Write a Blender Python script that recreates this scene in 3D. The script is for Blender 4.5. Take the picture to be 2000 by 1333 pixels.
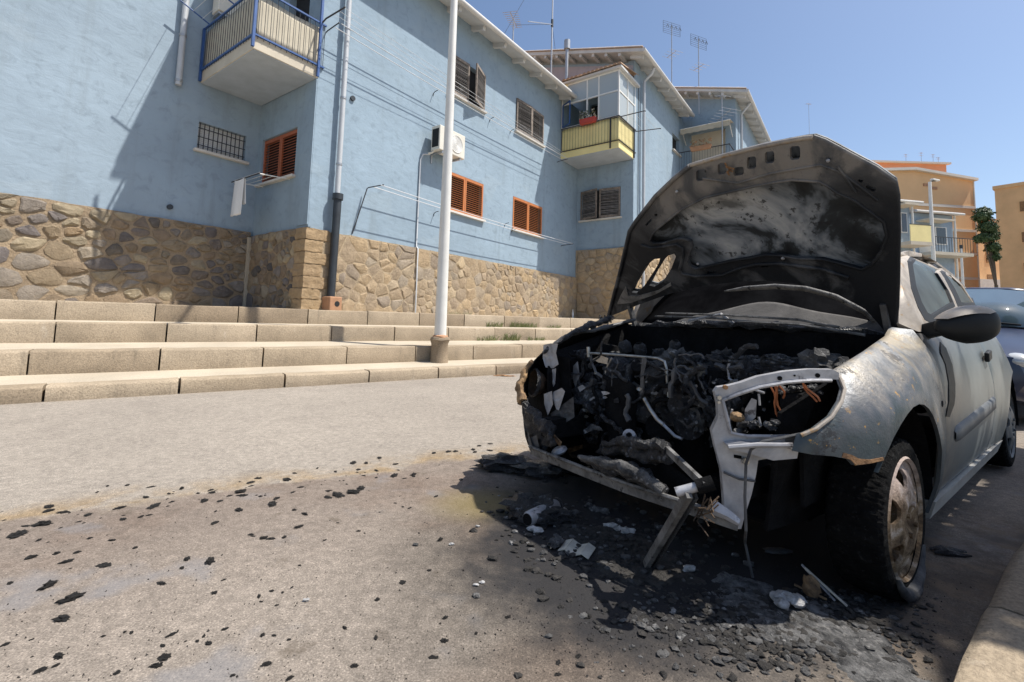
import bpy, bmesh, math, random
from mathutils import Vector, Matrix, noise
from mathutils.geometry import delaunay_2d_cdt

rad = math.radians
for o in list(bpy.data.objects):
    bpy.data.objects.remove(o, do_unlink=True)
sc = bpy.context.scene
col = sc.collection

# ------------------------------------------------------------------ camera
FPX, PITCH, ROLL, CPY, EYE = 914.334, .0868465, .0288759, 544.263, 0.88
_f = Vector((0, math.cos(PITCH), math.sin(PITCH)))
_u0 = Vector((0, -math.sin(PITCH), math.cos(PITCH)))
_r0 = Vector((1, 0, 0))
_r = _r0 * math.cos(ROLL) + _u0 * math.sin(ROLL)
_u = _u0 * math.cos(ROLL) - _r0 * math.sin(ROLL)
cam_d = bpy.data.cameras.new('camera')
cam = bpy.data.objects.new('camera', cam_d)
col.objects.link(cam)
cam.matrix_world = Matrix(((_r.x, _u.x, -_f.x, 0), (_r.y, _u.y, -_f.y, 0), (_r.z, _u.z, -_f.z, EYE), (0, 0, 0, 1)))
cam_d.sensor_width = 36.0
cam_d.lens = FPX / 2000 * 36
cam_d.shift_y = (CPY - 666.5) / 2000
cam_d.clip_start = 0.02
cam_d.clip_end = 2000
sc.camera = cam

# ------------------------------------------------------------------ sky, sun, exposure
SUN_DIR = Vector((-1.167, 0.0967, -2.0)).normalized()      # the way the light travels
elev = math.asin(-SUN_DIR.z)
world = bpy.data.worlds.new('World')
sc.world = world
world.use_nodes = True
wn = world.node_tree
bg = wn.nodes['Background']
sky = wn.nodes.new('ShaderNodeTexSky')
sky.sky_type = 'NISHITA'
sky.sun_disc = False
sky.sun_elevation = elev
sky.sun_rotation = math.atan2(-SUN_DIR.x, -SUN_DIR.y)
sky.air_density = 1.0
sky.dust_density = 1.5
sky.ozone_density = 2.6
wn.links.new(sky.outputs[0], bg.inputs[0])
bg.inputs[1].default_value = 0.12
sun_d = bpy.data.lights.new('sun', 'SUN')
sun_d.energy = 5.0
sun_d.angle = rad(0.53)
sun_d.color = (1.0, 0.95, 0.87)
sun = bpy.data.objects.new('sun', sun_d)
sun.rotation_euler = SUN_DIR.to_track_quat('-Z', 'Y').to_euler()
sun.location = (20, 0, 40)
col.objects.link(sun)
sc.view_settings.view_transform = 'Standard'
sc.view_settings.look = 'None'
sc.view_settings.gamma = 1.0
sc.view_settings.exposure = 0.42
sc.view_settings.use_curve_mapping = False

# ------------------------------------------------------------------ pixel -> direction helpers
ORI = Vector((0, 0, EYE))
def ray(x, y):
    return _f + _r * ((x - 1000) / FPX) - _u * ((y - CPY) / FPX)
def ground(x, y, z=0.0):
    d = ray(x, y)
    return ORI + d * ((z - EYE) / d.z)
def on_plane(x, y, n, c):
    d = ray(x, y)
    return ORI + d * ((c - ORI.dot(n)) / d.dot(n))
TW, TS, YAW = rad(36.123), rad(52.744), rad(52.4)
tW = Vector((math.sin(TW), math.cos(TW), 0)); nW = Vector((-math.cos(TW), math.sin(TW), 0))
tS = Vector((math.sin(TS), math.cos(TS), 0)); nS = Vector((-math.cos(TS), math.sin(TS), 0))
ROTW, ROTS = math.pi / 2 - TW, math.pi / 2 - TS
def wall_c(x, y, c):            # pixel on a facade plane c -> (s, z)
    p = on_plane(x, y, nW, c); return p.dot(tW), p.z
def wall_s(x, y, s):            # pixel on a return-wall plane s -> (c, z)
    p = on_plane(x, y, tW, s); return p.dot(nW), p.z
def sc_world(s, c, z=0.0):
    return tW * s + nW * c + Vector((0, 0, z))
def st_world(s, p, z=0.0):
    return tS * s + nS * p + Vector((0, 0, z))

# ------------------------------------------------------------------ materials
class NT:
    def __init__(self, name):
        self.m = bpy.data.materials.new(name); self.m.use_nodes = True
        self.t = self.m.node_tree; self.b = self.t.nodes['Principled BSDF']
        self._tc = None
    def lk(self, v, sock):
        if isinstance(v, (int, float)): sock.default_value = v
        elif isinstance(v, tuple):
            if len(sock.default_value) == 4 and len(v) == 3: v = v + (1.0,)
            sock.default_value = v
        else: self.t.links.new(v, sock)
    def n(self, ty, **kw):
        nd = self.t.nodes.new(ty)
        for k, v in kw.items(): setattr(nd, k, v)
        return nd
    def co(self, which='Object'):
        if not self._tc: self._tc = self.n('ShaderNodeTexCoord')
        return self._tc.outputs[which]
    def rnd(self): return self.n('ShaderNodeObjectInfo').outputs['Random']
    def math(self, op, a, b=0.0, c=None, clamp=False):
        nd = self.n('ShaderNodeMath', operation=op); nd.use_clamp = clamp
        self.lk(a, nd.inputs[0]); self.lk(b, nd.inputs[1])
        if c is not None: self.lk(c, nd.inputs[2])
        return nd.outputs[0]
    def vm(self, op, a, b=None, scale=None):
        nd = self.n('ShaderNodeVectorMath', operation=op)
        self.lk(a, nd.inputs[0])
        if b is not None: self.lk(b, nd.inputs[1])
        if scale is not None: self.lk(scale, nd.inputs['Scale'])
        return nd.outputs['Value'] if op in ('LENGTH', 'DOT_PRODUCT', 'DISTANCE') else nd.outputs[0]
    def map(self, vec=None, loc=(0,0,0), rot=(0,0,0), sca=(1,1,1)):
        nd = self.n('ShaderNodeMapping'); self.lk(vec if vec is not None else self.co(), nd.inputs[0])
        nd.inputs[1].default_value = loc; nd.inputs[2].default_value = rot; nd.inputs[3].default_value = sca
        return nd.outputs[0]
    def noise(self, scale, detail=4.0, rough=.55, vec=None, dist=0.0):
        nd = self.n('ShaderNodeTexNoise'); nd.inputs['Scale'].default_value = scale
        nd.inputs['Detail'].default_value = detail; nd.inputs['Roughness'].default_value = rough
        nd.inputs['Distortion'].default_value = dist
        self.lk(vec if vec is not None else self.co(), nd.inputs['Vector'])
        return nd.outputs['Fac']
    def vor(self, scale, vec=None, feature='F1', out='Distance'):
        nd = self.n('ShaderNodeTexVoronoi', feature=feature); nd.inputs['Scale'].default_value = scale
        self.lk(vec if vec is not None else self.co(), nd.inputs['Vector'])
        return nd.outputs[out]
    def ramp(self, fac, stops):
        nd = self.n('ShaderNodeValToRGB'); el = nd.color_ramp.elements
        while len(el) < len(stops): el.new(0.5)
        for e, (p, c) in zip(el, stops):
            e.position = p; e.color = (c[0], c[1], c[2], 1) if isinstance(c, tuple) else (c, c, c, 1)
        self.lk(fac, nd.inputs[0]); return nd.outputs[0]
    def mix(self, fac, a, b, mode='MIX'):
        nd = self.n('ShaderNodeMix', data_type='RGBA', blend_type=mode)
        self.lk(fac, nd.inputs[0]); self.lk(a, nd.inputs[6]); self.lk(b, nd.inputs[7]); return nd.outputs[2]
    def sstep(self, v, a, b):
        nd = self.n('ShaderNodeMapRange', interpolation_type='SMOOTHSTEP')
        self.lk(v, nd.inputs[0]); nd.inputs[1].default_value = a; nd.inputs[2].default_value = b
        return nd.outputs[0]
    def xyz(self, vec=None):
        nd = self.n('ShaderNodeSeparateXYZ'); self.lk(vec if vec is not None else self.co(), nd.inputs[0]); return nd.outputs
    def bump(self, h, strength=.3, dist=.01):
        nd = self.n('ShaderNodeBump'); nd.inputs['Strength'].default_value = strength; nd.inputs['Distance'].default_value = dist
        self.lk(h, nd.inputs['Height']); self.t.links.new(nd.outputs[0], self.b.inputs['Normal'])
    def done(self, color, rough=.7, metal=0.0, spec=None):
        self.lk(color, self.b.inputs['Base Color']); self.lk(rough, self.b.inputs['Roughness']); self.lk(metal, self.b.inputs['Metallic'])
        if spec is not None: self.b.inputs['Specular IOR Level'].default_value = spec
        return self.m

def sc3(c, k): return tuple(min(1.0, x * k) for x in c)
def mat(name, c, var=.12, scale=4.0, rough=.7, metal=0.0, bump=.2, bscale=30.0, bdist=.01, grain=.06, gscale=120.0, spec=None, objvar=0.0):
    t = NT(name)
    a = t.noise(scale, 5, .6)
    colr = t.ramp(a, [(.3, sc3(c, 1 - var)), (.7, sc3(c, 1 + var))])
    if grain:
        g = t.noise(gscale, 2, .6)
        colr = t.mix(1.0, colr, t.ramp(g, [(.3, 1 - grain * 2), (.7, 1.0)]), 'MULTIPLY')
    if objvar:
        colr = t.mix(1.0, colr, t.ramp(t.rnd(), [(0, 1 - objvar), (1, 1.0)]), 'MULTIPLY')
    if bump: t.bump(t.noise(bscale, 6, .65), bump, bdist)
    return t.done(colr, rough, metal, spec)

M = {}
# blue plaster, trowelled and a little mottled
def plaster(name, c):
    t = NT(name)
    big = t.noise(.55, 5, .6); mid = t.noise(5, 6, .65, dist=.6); fine = t.noise(60, 4, .6)
    streak = t.noise(1.0, 5, .65, vec=t.map(sca=(2.2, 2.2, .22)))
    colr = t.ramp(big, [(.25, sc3(c, .86)), (.75, sc3(c, 1.09))])
    colr = t.mix(t.sstep(mid, .48, .76), colr, sc3(c, .78))
    old = t.sstep(t.noise(.9, 3, .45, vec=t.map(loc=(5, 3, 9), sca=(1, 1, 1.4))), .60, .63); colr = t.mix(t.math('MULTIPLY', old, .30), colr, (c[0]*1.12, c[1]*1.06, c[2]*1.0))
    colr = t.mix(t.math('MULTIPLY', t.sstep(streak, .52, .74), .75), colr, (c[0]*.80, c[1]*.78, c[2]*.75))
    chips = t.sstep(t.noise(9, 8, .75), .70, .78)
    colr = t.mix(t.math('MULTIPLY', chips, .30), colr, (.55, .57, .56))
    h = t.math('ADD', t.noise(2.4, 5, .58, dist=.35, vec=t.map(sca=(1, 1, 1.9))), t.math('MULTIPLY', fine, .12))
    t.bump(h, .30, .05)
    return t.done(colr, .88, 0, .25)
M['plaster'] = plaster('blue_plaster', (.272, .355, .43))
M['plaster2'] = plaster('blue_plaster_pale', (.295, .372, .445))
M['mauve'] = plaster('mauve_plaster', (.42, .38, .42))
M['soffit'] = mat('soffit_white', (.55, .56, .56), .1, 3, .85)
M['soffit_blue'] = mat('soffit_blue_grey', (.40, .45, .50), .1, 3, .85)
def conc():
    t = NT('step_concrete'); c0 = (.43, .35, .255)
    c = t.ramp(t.noise(2.2, 6, .62), [(.28, sc3(c0, .72)), (.72, sc3(c0, 1.14))])
    st = t.noise(1.0, 6, .7, vec=t.map(sca=(9, 9, 1.6))); c = t.mix(t.math('MULTIPLY', t.sstep(st, .56, .72), .55), c, (.22, .185, .14))
    pale = t.noise(1.0, 5, .7, vec=t.map(loc=(3, 5, 2), sca=(5, 5, 1.2))); c = t.mix(t.math('MULTIPLY', t.sstep(pale, .60, .74), .5), c, (.55, .49, .41))
    c = t.mix(1.0, c, t.ramp(t.noise(70, 4, .75), [(.32, .62), (.6, 1.06)]), 'MULTIPLY')
    pit = t.sstep(t.noise(38, 4, .7, vec=t.map(loc=(1, 9, 4))), .67, .72); c = t.mix(t.math('MULTIPLY', pit, .6), c, (.13, .11, .085))
    c = t.mix(1.0, c, t.ramp(t.rnd(), [(0, (.66, .63, .60)), (.5, (.90, .89, .87)), (1, (1, 1, 1))]), 'MULTIPLY')
    t.bump(t.math('ADD', t.noise(45, 7, .72), t.math('MULTIPLY', pit, -.8)), .6, .012)
    return t.done(c, .92, 0, .25)
M['concrete'] = conc()
M['ochre_dull'] = mat('dull_ochre', (.20, .165, .115), .3, 30, .8, bump=.3)
M['tread'] = mat('tread_concrete', (.50, .43, .33), .14, 1.2, .9, bump=.4, bscale=70, grain=.12, gscale=80)
M['mortar'] = mat('mortar', (.42, .33, .22), .22, 3, .95, bump=.8, bscale=25, bdist=.03, grain=.15, gscale=70)
M['plinth_dark'] = mat('mortar_brown', (.33, .25, .165), .25, 3, .95, bump=.8, bscale=25, bdist=.03, grain=.15, gscale=70)
def stone(name, ramp):
    t = NT(name)
    base = t.ramp(t.rnd(), ramp)
    v = t.noise(6, 6, .7, dist=.4)
    c = t.mix(1.0, base, t.ramp(v, [(.25, .62), (.75, 1.12)]), 'MULTIPLY')
    c = t.mix(t.math('MULTIPLY', t.sstep(t.noise(18, 5, .7), .55, .75), .45), c, (.40, .33, .24))
    t.bump(t.math('ADD', t.noise(14, 8, .75), t.math('MULTIPLY', t.noise(60, 5, .75), .5)), 1.0, .04)
    return t.done(c, .93, 0, .2)
M['stoneA'] = stone('rubble_stone_mixed', [(0, (.27, .205, .14)), (.14, (.37, .29, .195)), (.28, (.185, .165, .158)), (.42, (.38, .275, .17)), (.55, (.215, .19, .182)), (.68, (.33, .285, .24)), (.82, (.46, .38, .26)), (1, (.13, .118, .113))])
M['stoneB'] = stone('rubble_stone_tan', [(0, (.48, .36, .225)), (.2, (.38, .30, .215)), (.4, (.52, .385, .235)), (.58, (.34, .28, .22)), (.75, (.47, .35, .22)), (.9, (.40, .335, .26)), (1, (.56, .435, .28))])
M['quoin'] = stone('quoin_stone', [(0, (.50, .36, .21)), (1, (.46, .33, .20))])
M['orange'] = mat('shutter_orange_brown', (.52, .185, .06), .1, 6, .45, bump=.1, grain=.04, objvar=.12)
M['redbrown'] = mat('shutter_red_brown', (.40, .12, .055), .1, 6, .45, bump=.1, objvar=.1)
M['grey_wood'] = mat('shutter_weathered', (.38, .36, .35), .45, 9, .85, bump=.4, bscale=50, grain=.2, objvar=.45)
M['grey_wood2'] = mat('shutter_weathered_frame', (.30, .25, .21), .5, 7, .85, bump=.4, bscale=50, grain=.2, objvar=.3)
M['pale_wood'] = mat('shutter_weathered_pale', (.40, .38, .37), .3, 8, .85, bump=.3, bscale=50, grain=.15, objvar=.3)
M['white'] = mat('white_paint', (.72, .71, .67), .06, 3, .5, bump=.05, grain=.03)
M['sill'] = mat('sill_marble', (.62, .58, .52), .1, 5, .6, bump=.1)
M['offwhite'] = mat('off_white_plastic', (.66, .63, .55), .06, 3, .5, bump=0, grain=.03)
M['pole'] = mat('white_pole_paint', (.70, .69, .65), .07, 4, .45, bump=.06, bscale=12, grain=.04)
M['zinc'] = mat('painted_gutter', (.56, .55, .53), .1, 3, .55, 0.0, bump=.08)
M['pipe'] = mat('downpipe_grey', (.50, .52, .54), .08, 3, .45, .1, bump=.05)
M['iron'] = mat('cast_iron_dark', (.035, .042, .05), .2, 5, .5, .2, bump=.15)
M['terracotta'] = mat('terracotta', (.42, .23, .13), .2, 5, .85)
M['tile'] = mat('roof_tile', (.46, .30, .19), .25, 7, .85, bump=.3, objvar=.35)
M['tile_pale'] = mat('roof_tile_pale', (.58, .50, .44), .15, 6, .85, bump=.3, objvar=.2)
M['bluepaint'] = mat('blue_rail_paint', (.03, .09, .27), .15, 5, .45, bump=.05)
M['blackpaint'] = mat('black_rail_paint', (.03, .03, .035), .2, 5, .5, bump=.05)
M['cream'] = mat('cream_render', (.56, .50, .40), .1, 2.2, .85, bump=.15, grain=.08)
M['canvas'] = mat('cream_canvas', (.52, .47, .37), .1, 2.5, .9, bump=.25, bscale=8)
M['yellow'] = mat('yellow_render', (.84, .72, .34), .08, 2, .8, bump=.12)
M['dark'] = mat('dark_interior', (.012, .013, .015), .2, 3, .8, bump=0)
M['glassdark'] = mat('window_glass_dark', (.03, .035, .04), .1, 2, .06, 0, bump=0, grain=0, spec=.8)
M['metal'] = mat('galvanised', (.45, .46, .47), .1, 5, .4, .6, bump=.05)
M['wire'] = mat('washing_line', (.62, .64, .66), .05, 3, .5, bump=0)
M['cloth'] = mat('white_cloth', (.80, .79, .77), .04, 3, .95, bump=.2, bscale=14)
M['red'] = mat('red_plastic', (.45, .06, .045), .1, 4, .5, bump=0)
M['leaf'] = mat('leaf_green', (.045, .080, .024), .35, 9, .6, bump=0, grain=0)
M['leafdry'] = mat('leaf_pale', (.26, .24, .15), .3, 9, .7, bump=0, grain=0)
M['grass'] = mat('weed_green', (.13, .15, .05), .4, 9, .7, bump=0, grain=0)
M['bark'] = mat('bark', (.11, .085, .06), .3, 8, .95, bump=.6, bscale=20)
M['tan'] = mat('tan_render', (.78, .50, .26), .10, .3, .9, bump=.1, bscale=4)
M['orange_r'] = mat('orange_render', (.80, .36, .19), .06, .4, .9, bump=.1, bscale=4)
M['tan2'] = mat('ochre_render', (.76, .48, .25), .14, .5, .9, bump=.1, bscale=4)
M['band'] = mat('white_band', (.66, .62, .55), .05, 1, .85, bump=0)
def glass():
    t = NT('clear_glass')
    gl = t.n('ShaderNodeBsdfGlossy'); gl.inputs[0].default_value = (.85, .92, .95, 1); gl.inputs['Roughness'].default_value = .03
    tr = t.n('ShaderNodeBsdfTransparent'); tr.inputs[0].default_value = (.62, .76, .80, 1)
    fr = t.n('ShaderNodeFresnel'); fr.inputs[0].default_value = 1.5
    mx = t.n('ShaderNodeMixShader')
    t.lk(t.math('ADD', fr.outputs[0], .08), mx.inputs[0]); t.lk(tr.outputs[0], mx.inputs[1]); t.lk(gl.outputs[0], mx.inputs[2])
    df = t.n('ShaderNodeBsdfDiffuse'); df.inputs[0].default_value = (.60, .65, .66, 1)
    m2 = t.n('ShaderNodeMixShader'); m2.inputs[0].default_value = .55
    t.lk(mx.outputs[0], m2.inputs[1]); t.lk(df.outputs[0], m2.inputs[2])
    t.t.links.new(m2.outputs[0], t.t.nodes['Material Output'].inputs[0])
    return t.m
M['glass'] = glass()

# road: worn warm asphalt, soot and extinguisher run-off round the wreck
def road_mat():
    t = NT('worn_asphalt')
    big = t.noise(.7, 5, .6); mid = t.noise(3.2, 6, .65, dist=.5); sp = t.noise(190, 3, .8); sp2 = t.vor(120)
    c = t.ramp(big, [(.28, (.375, .33, .28)), (.72, (.475, .42, .355))])
    c = t.mix(t.math('MULTIPLY', t.sstep(mid, .48, .75), .45), c, (.30, .262, .225))
    c = t.mix(1.0, c, t.ramp(sp, [(.34, .50), (.60, 1.10)]), 'MULTIPLY')
    c = t.mix(1.0, c, t.ramp(sp2, [(.05, 1.22), (.45, .80)]), 'MULTIPLY')
    c = t.mix(1.0, c, t.ramp(t.noise(30, 5, .8), [(.36, .72), (.64, 1.12)]), 'MULTIPLY')
    c = t.mix(1.0, c, t.ramp(t.noise(11, 5, .75, vec=t.map(loc=(8, 3, 0))), [(.36, .88), (.64, 1.05)]), 'MULTIPLY')
    P = t.co()
    pat = t.sstep(t.noise(1.3, 6, .7, vec=t.map(loc=(2.2, 6.1, 0))), .55, .68); c = t.mix(t.math('MULTIPLY', pat, .35), c, t.mix(1.0, c, (.74, .73, .74), 'MULTIPLY'))
    drk = t.sstep(t.noise(26, 5, .7, vec=t.map(loc=(4, 4, 0))), .68, .74); c = t.mix(t.math('MULTIPLY', drk, .45), c, (.12, .105, .09))
    wob = t.math('SUBTRACT', t.noise(1.7, 5, .6), .5); wob2 = t.math('SUBTRACT', t.noise(9, 5, .65), .5)
    # signed distance to the tide mark of the run-off (positive on the camera's side)
    a = Vector((-2.05, 1.99)); b = Vector((.1, 3.25)); d = (b - a).normalized(); nn = Vector((d.y, -d.x))
    dist = t.math('SUBTRACT', t.vm('DOT_PRODUCT', P, (nn.x, nn.y, 0)), a.dot(nn))
    dist = t.math('ADD', dist, t.math('ADD', t.math('MULTIPLY', wob, .55), t.math('MULTIPLY', wob2, .10)))
    inside = t.sstep(dist, -.03, .05)
    ochre = t.math('MULTIPLY', t.sstep(dist, -.34, -.01), t.math('SUBTRACT', 1.0, inside))
    c = t.mix(t.math('MULTIPLY', ochre, t.sstep(mid, .38, .62)), c, t.mix(1.0, c, (.95, .80, .58), 'MULTIPLY'))
    fade = t.math('MULTIPLY', inside, t.math('SUBTRACT', 1.0, t.math('MULTIPLY', t.sstep(dist, .15, 1.3), .5)))
    c = t.mix(fade, c, t.mix(1.0, c, (.70, .65, .635), 'MULTIPLY'))
    # broad lighter wash and brown scorches inside the run-off
    c = t.mix(t.math('MULTIPLY', t.math('MULTIPLY', inside, t.sstep(t.noise(1.1, 4, .55, vec=t.map(loc=(3.1, 1.7, 0))), .50, .70)), .50), c, t.mix(1.0, c, (.72, .58, .50), 'MULTIPLY'))
    sc_ = t.sstep(t.noise(5.2, 5, .6, vec=t.map(loc=(9.1, 4.7, 0))), .61, .72)
    c = t.mix(t.math('MULTIPLY', t.math('MULTIPLY', inside, sc_), .75), c, (.10, .08, .06))
    blu = t.sstep(t.noise(2.1, 4, .55, vec=t.map(loc=(5.1, 8.7, 0))), .56, .66)
    c = t.mix(t.math('MULTIPLY', t.math('MULTIPLY', inside, blu), .5), c, (.19, .19, .20))
    # soot round the wreck: ellipse aligned with the car
    e = t.map(P, loc=(0, 0, 0))
    q = t.vm('SUBTRACT', P, (.72, 2.05, 0))
    fx = t.math('DIVIDE', t.vm('DOT_PRODUCT', q, (-math.sin(YAW), -math.cos(YAW), 0)), 1.02)
    fy = t.math('DIVIDE', t.vm('DOT_PRODUCT', q, (math.cos(YAW), -math.sin(YAW), 0)), .82)
    rr = t.math('SQRT', t.math('ADD', t.math('MULTIPLY', fx, fx), t.math('MULTIPLY', fy, fy)))
    rr = t.math('ADD', rr, t.math('ADD', t.math('MULTIPLY', wob, .55), t.math('MULTIPLY', wob2, .35)))
    halo = t.math('SUBTRACT', 1.0, t.sstep(rr, .80, 1.45)); core = t.math('SUBTRACT', 1.0, t.sstep(rr, .72, 1.0))
    c = t.mix(t.math('MULTIPLY', halo, .80), c, t.mix(1.0, c, (.34, .34, .34), 'MULTIPLY'))
    yel = t.vm('LENGTH', t.vm('MULTIPLY', t.vm('SUBTRACT', P, (-.12, 2.32, 0)), (1, 1.2, 0)))
    c = t.mix(t.math('MULTIPLY', t.math('SUBTRACT', 1.0, t.sstep(yel, .05, .34)), .55), c, (.20, .155, .055))
    dq = t.vm('LENGTH', t.vm('MULTIPLY', t.vm('SUBTRACT', P, (1.75, 1.75, 0)), (.8, .95, 0)))
    dirt = t.math('MULTIPLY', t.math('SUBTRACT', 1.0, t.sstep(dq, .35, 1.15)), t.sstep(t.math('ADD', mid, t.math('MULTIPLY', wob2, .8)), .34, .62))
    c = t.mix(t.math('MULTIPLY', dirt, .72), c, t.mix(t.sstep(t.noise(7, 5, .65), .4, .6), (.085, .068, .052), (.17, .125, .085)))
    c = t.mix(t.math('MULTIPLY', core, .93), c, (.016, .016, .018))
    t.bump(t.math('ADD', t.noise(160, 4, .75), t.math('MULTIPLY', sp2, .5)), .6, .003)
    return t.done(c, t.ramp(core, [(0, .93), (1, .75)]), 0, .3)
M['road'] = road_mat()
M['ground'] = mat('far_ground', (.30, .27, .22), .2, .5, .95)

# burnt things
def burnt(name, c1, c2, scale=9, rough=.75, lo=.35, hi=.68, bump=.8, bdist=.02, bscale=35, metal=0.0, third=None, spec=.4):
    t = NT(name)
    a = t.noise(scale, 8, .68, dist=.5)
    c = t.ramp(a, [(lo, c1), (hi, c2)])
    if third: c = t.mix(t.sstep(t.noise(scale * 2.3, 6, .7, vec=t.map(loc=(3, 7, 1))), .56, .66), c, third)
    t.bump(t.noise(bscale, 8, .7), bump, bdist)
    return t.done(c, rough, metal, spec)
M['soot'] = burnt('soot_black', (.003, .003, .0035), (.012, .012, .013), 7, .85, spec=.12)
M['char'] = burnt('charred_plastic', (.007, .007, .008), (.04, .04, .044), 20, .30, .38, .66, 1.0, .03, 42, 0, (.15, .155, .17), spec=.6)  # pale bluish patches paint glints into the charred plastic
M['char_flake'] = burnt('charred_flake', (.014, .013, .012), (.075, .068, .062), 22, .7, .35, .7, 1.0, .02, 60)
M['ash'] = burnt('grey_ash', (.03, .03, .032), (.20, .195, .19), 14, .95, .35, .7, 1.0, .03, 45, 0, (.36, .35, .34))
M['ash_bed'] = burnt('ash_bed', (.04, .04, .041), (.24, .235, .23), 20, .95, .38, .68, 1.0, .02, 70, 0, (.26, .25, .24))
M['ash_white'] = burnt('white_ash', (.20, .195, .19), (.55, .54, .53), 30, .95, .3, .6, .9, .02, 50)
M['bare'] = burnt('bare_steel_burnt', (.20, .20, .21), (.50, .50, .52), 6, .55, .3, .7, .25, .006, 40, .35, (.10, .095, .10))
M['bare_dark'] = burnt('sooty_steel', (.03, .03, .033), (.16, .16, .163), 7, .6, .3, .72, .4, .01, 40, .3)
M['bare_mid'] = burnt('sooty_grey_steel', (.035, .034, .033), (.24, .235, .23), 11, .65, .32, .68, .5, .01, 50, .2, (.02, .02, .021))
M['alu'] = burnt('bright_pipe', (.10, .098, .09), (.42, .41, .39), 12, .35, .3, .6, .1, .004, 40, .7)
M['rustbrown'] = burnt('rusty_brown', (.10, .055, .03), (.40, .22, .10), 12, .85, .3, .7, .8, .015, 45)
M['ochre_char'] = burnt('scorched_orange', (.05, .03, .02), (.52, .33, .17), 10, .8, .35, .65, .9, .02, 30)
M['burnt_lamp'] = burnt('burnt_lamp', (.012, .009, .007), (.13, .08, .045), 14, .7, .35, .7, .8, .015, 45)
M['copper'] = mat('copper_wire', (.45, .17, .08), .3, 20, .45, .6, bump=0)
M['tyre'] = burnt('burnt_tyre', (.003, .003, .0035), (.011, .011, .011), 24, .85, .35, .7, 1.0, .014, 60, 0, (.024, .024, .024), spec=.1)
M['tyre_ash'] = burnt('ashen_tyre', (.03, .03, .032), (.12, .12, .12), 14, .85, .3, .7, .8, .01, 60)
def rim_mat():
    t = NT('rusted_rim')
    a = t.noise(17, 7, .7, dist=.4)
    c = t.ramp(a, [(.30, (.02, .014, .010)), (.43, (.12, .075, .04)), (.54, (.25, .175, .105)), (.66, (.48, .40, .33)), (.8, (.16, .11, .07))])
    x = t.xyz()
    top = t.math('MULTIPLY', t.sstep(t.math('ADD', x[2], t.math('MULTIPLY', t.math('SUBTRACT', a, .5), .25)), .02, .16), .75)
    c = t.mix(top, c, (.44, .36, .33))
    t.bump(t.noise(60, 8, .7), .9, .01)
    return t.done(c, .8, .15, .3)
M['rim'] = rim_mat()
def fender_mat():
    t = NT('scorched_silver_paint')
    x = t.xyz()
    n1 = t.noise(3.2, 6, .62, dist=.9); n2 = t.noise(11, 7, .7, dist=.5); n3 = t.noise(42, 6, .75)
    c = t.ramp(n1, [(.28, (.022, .030, .034)), (.40, (.048, .064, .070)), (.50, (.095, .10, .11)), (.60, (.17, .16, .15)), (.72, (.06, .055, .062))])
    # paler towards the top of the wing, darker low flank
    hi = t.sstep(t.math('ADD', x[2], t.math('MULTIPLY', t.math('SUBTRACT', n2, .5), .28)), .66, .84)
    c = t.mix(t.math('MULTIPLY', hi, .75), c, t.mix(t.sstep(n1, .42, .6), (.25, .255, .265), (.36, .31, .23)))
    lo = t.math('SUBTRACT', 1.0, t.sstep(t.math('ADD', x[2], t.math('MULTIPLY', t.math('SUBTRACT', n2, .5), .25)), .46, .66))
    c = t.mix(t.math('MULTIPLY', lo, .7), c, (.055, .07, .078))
    blk = t.math('MULTIPLY', t.sstep(t.math('MULTIPLY', n2, t.math('ADD', .5, n3)), .56, .62), t.sstep(t.noise(5, 3, .5, vec=t.map(loc=(7, 1, 2))), .48, .60))
    c = t.mix(t.math('MULTIPLY', blk, .75), c, (.03, .03, .033))
    rst = t.math('MULTIPLY', t.sstep(t.noise(30, 6, .72, vec=t.map(loc=(1, 2, 3))), .61, .66), t.sstep(t.noise(4, 3, .5, vec=t.map(loc=(4, 2, 8))), .42, .58))
    c = t.mix(rst, c, (.42, .24, .06))
    t.bump(t.math('ADD', t.math('MULTIPLY', blk, .7), t.noise(70, 5, .7)), .35, .005)
    return t.done(c, t.ramp(n2, [(.3, .34), (.7, .58)]), .35, .45)
M['fender'] = fender_mat()
def door_mat():
    t = NT('silver_paint_smoked')
    x = t.xyz()
    n1 = t.noise(2.6, 6, .6, dist=.6); n2 = t.noise(14, 6, .7)
    c = t.ramp(n1, [(.3, (.14, .16, .165)), (.7, (.225, .245, .25))])
    front = t.sstep(t.math('ADD', x[0], t.math('MULTIPLY', t.math('SUBTRACT', n1, .5), .5)), -1.05, -.45)
    c = t.mix(t.math('MULTIPLY', front, .85), c, t.mix(t.sstep(n2, .4, .6), (.13, .12, .115), (.19, .17, .145)))
    t.bump(n2, .08, .003)
    return t.done(c, .42, .45, .5)
M['door'] = door_mat()
M['sill_paint'] = burnt('smoked_sill_paint', (.34, .33, .31), (.52, .51, .49), 5, .4, .3, .7, .1, .003, 40, .3)
M['pillar'] = burnt('scorched_pillar_paint', (.22, .195, .175), (.43, .38, .32), 7, .55, .35, .65, .2, .006, 40, .15, (.30, .20, .11))
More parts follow.
